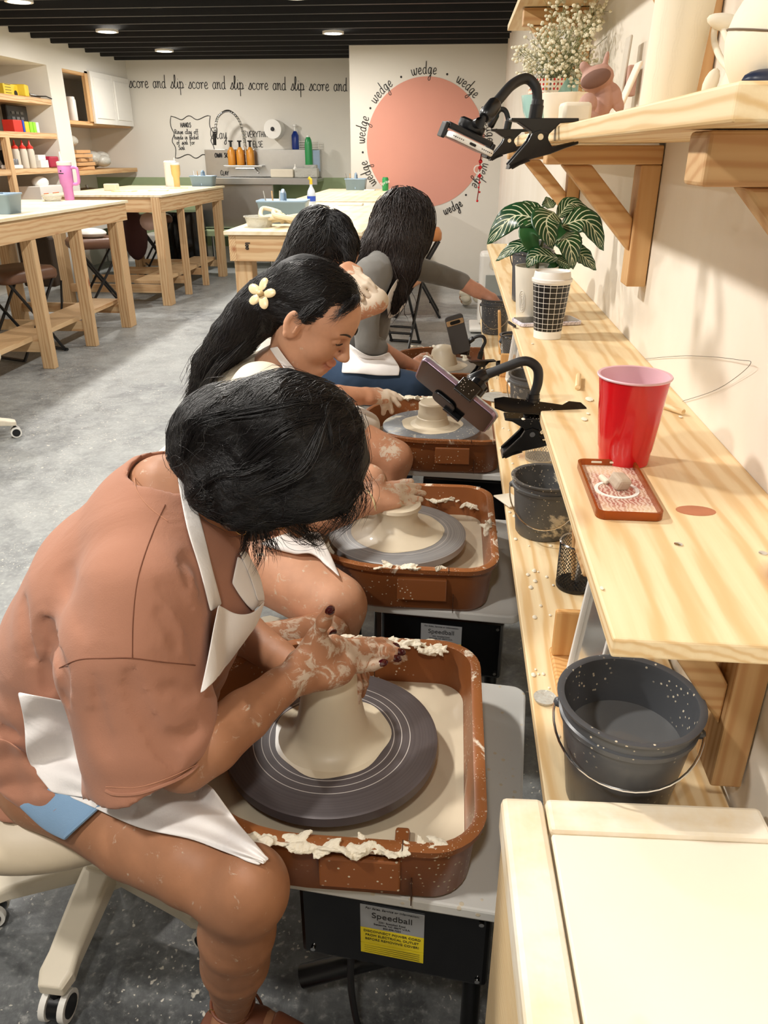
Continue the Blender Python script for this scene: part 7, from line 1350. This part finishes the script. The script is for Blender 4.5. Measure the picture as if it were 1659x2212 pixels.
# ================================================================= PERSON IN THE GREY SWEATER (farthest wheel)
P4 = thing('person', (-.7, 3.4, 0), 'person in a grey sweater and dark jeans, long dark hair, reaching into the far bucket', 'person')
SK4 = skinmat('fair_skin', (206, 150, 124), (222, 210, 190)); R4 = Rhead(50, -5); hc4 = A(872, 488, 3.5)
b4 = SDF(); b4.chain([((-.62, 3.4, .60), .13), (A(785, 700, 3.45), .11), (A(818, 600, 3.47), .09), (A(842, 545, 3.48), .055)], .04, 1.3); b4.chain([(A(840, 550, 3.48), .05), (hc4, .055)], .03)
b4.chain([((-.55, 3.3, .56), .1), (A(800, 828, 3.17), .085), (A(895, 846, 3.12), .072)], .04); b4.chain([(A(895, 848, 3.12), .065), ((-.18, 3.1, .3), .05), ((-.2, 3.12, .08), .035)], .02)
b4.chain([(A(800, 600, 3.27), .055), (A(792, 735, 3.18), .042)], .03); b4.chain([(A(880, 575, 3.62), .05), (A(985, 603, 3.7), .036)], .03); head_sdf(b4, hc4, R4, 1.0)
a4 = SDF(); a4.chain([(A(792, 735, 3.18), .042), (A(830, 762, 3.25), .040), (A(890, 790, 3.36), .027)], .02); H5 = [[A(918, 778, 3.44), A(930, 772, 3.47), A(940, 778, 3.50)], [A(920, 784, 3.43), A(934, 782, 3.46), A(944, 788, 3.48)], [A(920, 790, 3.42), A(934, 792, 3.44), A(942, 797, 3.46)], [A(916, 796, 3.41), A(928, 800, 3.43), A(936, 803, 3.44)]]
hand_sdf(a4, A(892, 790, 3.37), A(915, 787, 3.42), (0, -.5, .85), H5, [A(900, 780, 3.42), A(912, 770, 3.45), A(922, 766, 3.47)], .075, .0105)
c4 = SDF(); c4.chain([(A(985, 603, 3.7), .037), (A(1030, 628, 3.7), .032), (A(1062, 645, 3.69), .025)], .02); wr4 = A(1062, 645, 3.69)
hand_sdf(c4, wr4, wr4+np.array((.05, 0, -.05)), (.6, -.3, .7), [[wr4+np.array((.05+.002*q, .022*q, -.05)), wr4+np.array((.062, .022*q, -.085)), wr4+np.array((.06, .02*q, -.11))] for q in (-1.2, -.4, .4, 1.2)], None, .07, .0095)
body4 = sculpt('body', [(b4, .007, None, None), (a4, .005, None, None), (c4, .005, None, None)], SK4, P4, {'clay': lambda V: np.clip(1.2-np.linalg.norm(V-A(935, 788, 3.46), axis=1)/.09, 0, 1), 'lip': lambda V: V[:, 0]*0}, 1)
GRY = cloth('grey_knit', (122, 120, 116), .9, 260, .5); t4 = SDF(); t4.chain([((-.62, 3.4, .58), .14), (A(782, 705, 3.45), .122), (A(812, 606, 3.47), .104), (A(832, 560, 3.48), .068)], .05, 1.35)
t4.cone(A(838, 562, 3.42), .07, A(802, 600, 3.30), .075, .05); t4.chain([(A(802, 598, 3.28), .072), (A(790, 690, 3.2), .056), (A(793, 742, 3.18), .050), (A(815, 752, 3.215), .047)], .04); t4.chain([(A(855, 568, 3.6), .062), (A(930, 588, 3.66), .050), (A(998, 608, 3.7), .042)], .04); f4 = fold_noise(8, .008, 18); t4.disp = f4
sculpt('grey_sweater', [(t4, .007, None, None)], GRY, P4, None, 1)
JN = cloth('dark_blue_denim', (46, 66, 92), .85, 400, .4); j4 = SDF(); j4.chain([((-.58, 3.32, .55), .118), (A(795, 828, 3.17), .096), (A(893, 846, 3.12), .080)], .05); j4.chain([(A(893, 848, 3.12), .076), ((-.18, 3.1, .3), .062), ((-.2, 3.12, .12), .05)], .02); j4.disp = fold_noise(2, .006, 20); sculpt('jeans', [(j4, .007, None, None)], JN, P4, None, 1)
U4 = Union(t4, j4)
drape('apron_lap', U4, [[(755, 742), (790, 765), (815, 768), (840, 760)], [(742, 775), (785, 785), (830, 788), (862, 792)], [(738, 806), (780, 808), (820, 812), (862, 812)]], .006, APR, P4, 20, 14, .004, sm=2)
drape('apron_bib', U4, [[(858, 600), (880, 640)], [(842, 625), (870, 668)], [(832, 650), (838, 690)]], .02, APR, P4, 8, 8, .004, sm=2)
h4 = SDF(); h4.ell(hc4+R4 @ np.array((-.02, 0, .045)), (.115, .096, .094), R4, k=.02); h4.chain([(A(862, 470, 3.5), .115), (A(862, 530, 3.44), .110), (A(862, 580, 3.40), .085), (A(855, 630, 3.36), .05), (A(850, 665, 3.36), .02)], .03); h4.chain([(A(840, 500, 3.5), .09), (A(805, 540, 3.45), .06), (A(775, 575, 3.42), .03)], .03); h4.ell(A(905, 490, 3.5), (.06, .08, .12), k=.03); h4.disp = fold_noise(44, .012, 18)
hair4 = sculpt('hair', [(h4, .007, None, None)], HCOREB, P4, None, 2); Sx, hit = marchN(h4, [(u, v) for u, v in zip(rng.uniform(755, 945, 2400), rng.uniform(400, 680, 2400))], .0, 5); Sx = Sx[hit]
strands('hair_strands', flow(h4, Sx, lambda P: np.where((P[:, 0] < hc4[0]-.06)[:, None], np.array((-.45, -.1, -.85)), np.array((.02, -.1, -.95))), 14, .020, .005, .22, 0, .4), .0016, HAIRB, hair4)
strands('loose_locks', locks([([A(790, 540, 3.42), A(765, 580, 3.4), A(748, 620, 3.4)], .05), ([A(850, 590, 3.35), A(858, 640, 3.33), A(850, 680, 3.33)], .06), ([A(900, 540, 3.4), A(890, 590, 3.38), A(870, 630, 3.36)], .04)], 50, 12, .012, 1.2, .1), .0014, HAIRB, hair4)
for cx_, cy_, lb in ((-.72, 1.82, 'beige office chair under the person with the flower clip'), (-.74, 2.66, 'beige office chair under the person with a raised hand'), (-.70, 3.42, 'beige office chair under the person in the grey sweater')): dup(CH, (cx_+.765, cy_-1.085, 0), .3, lb)
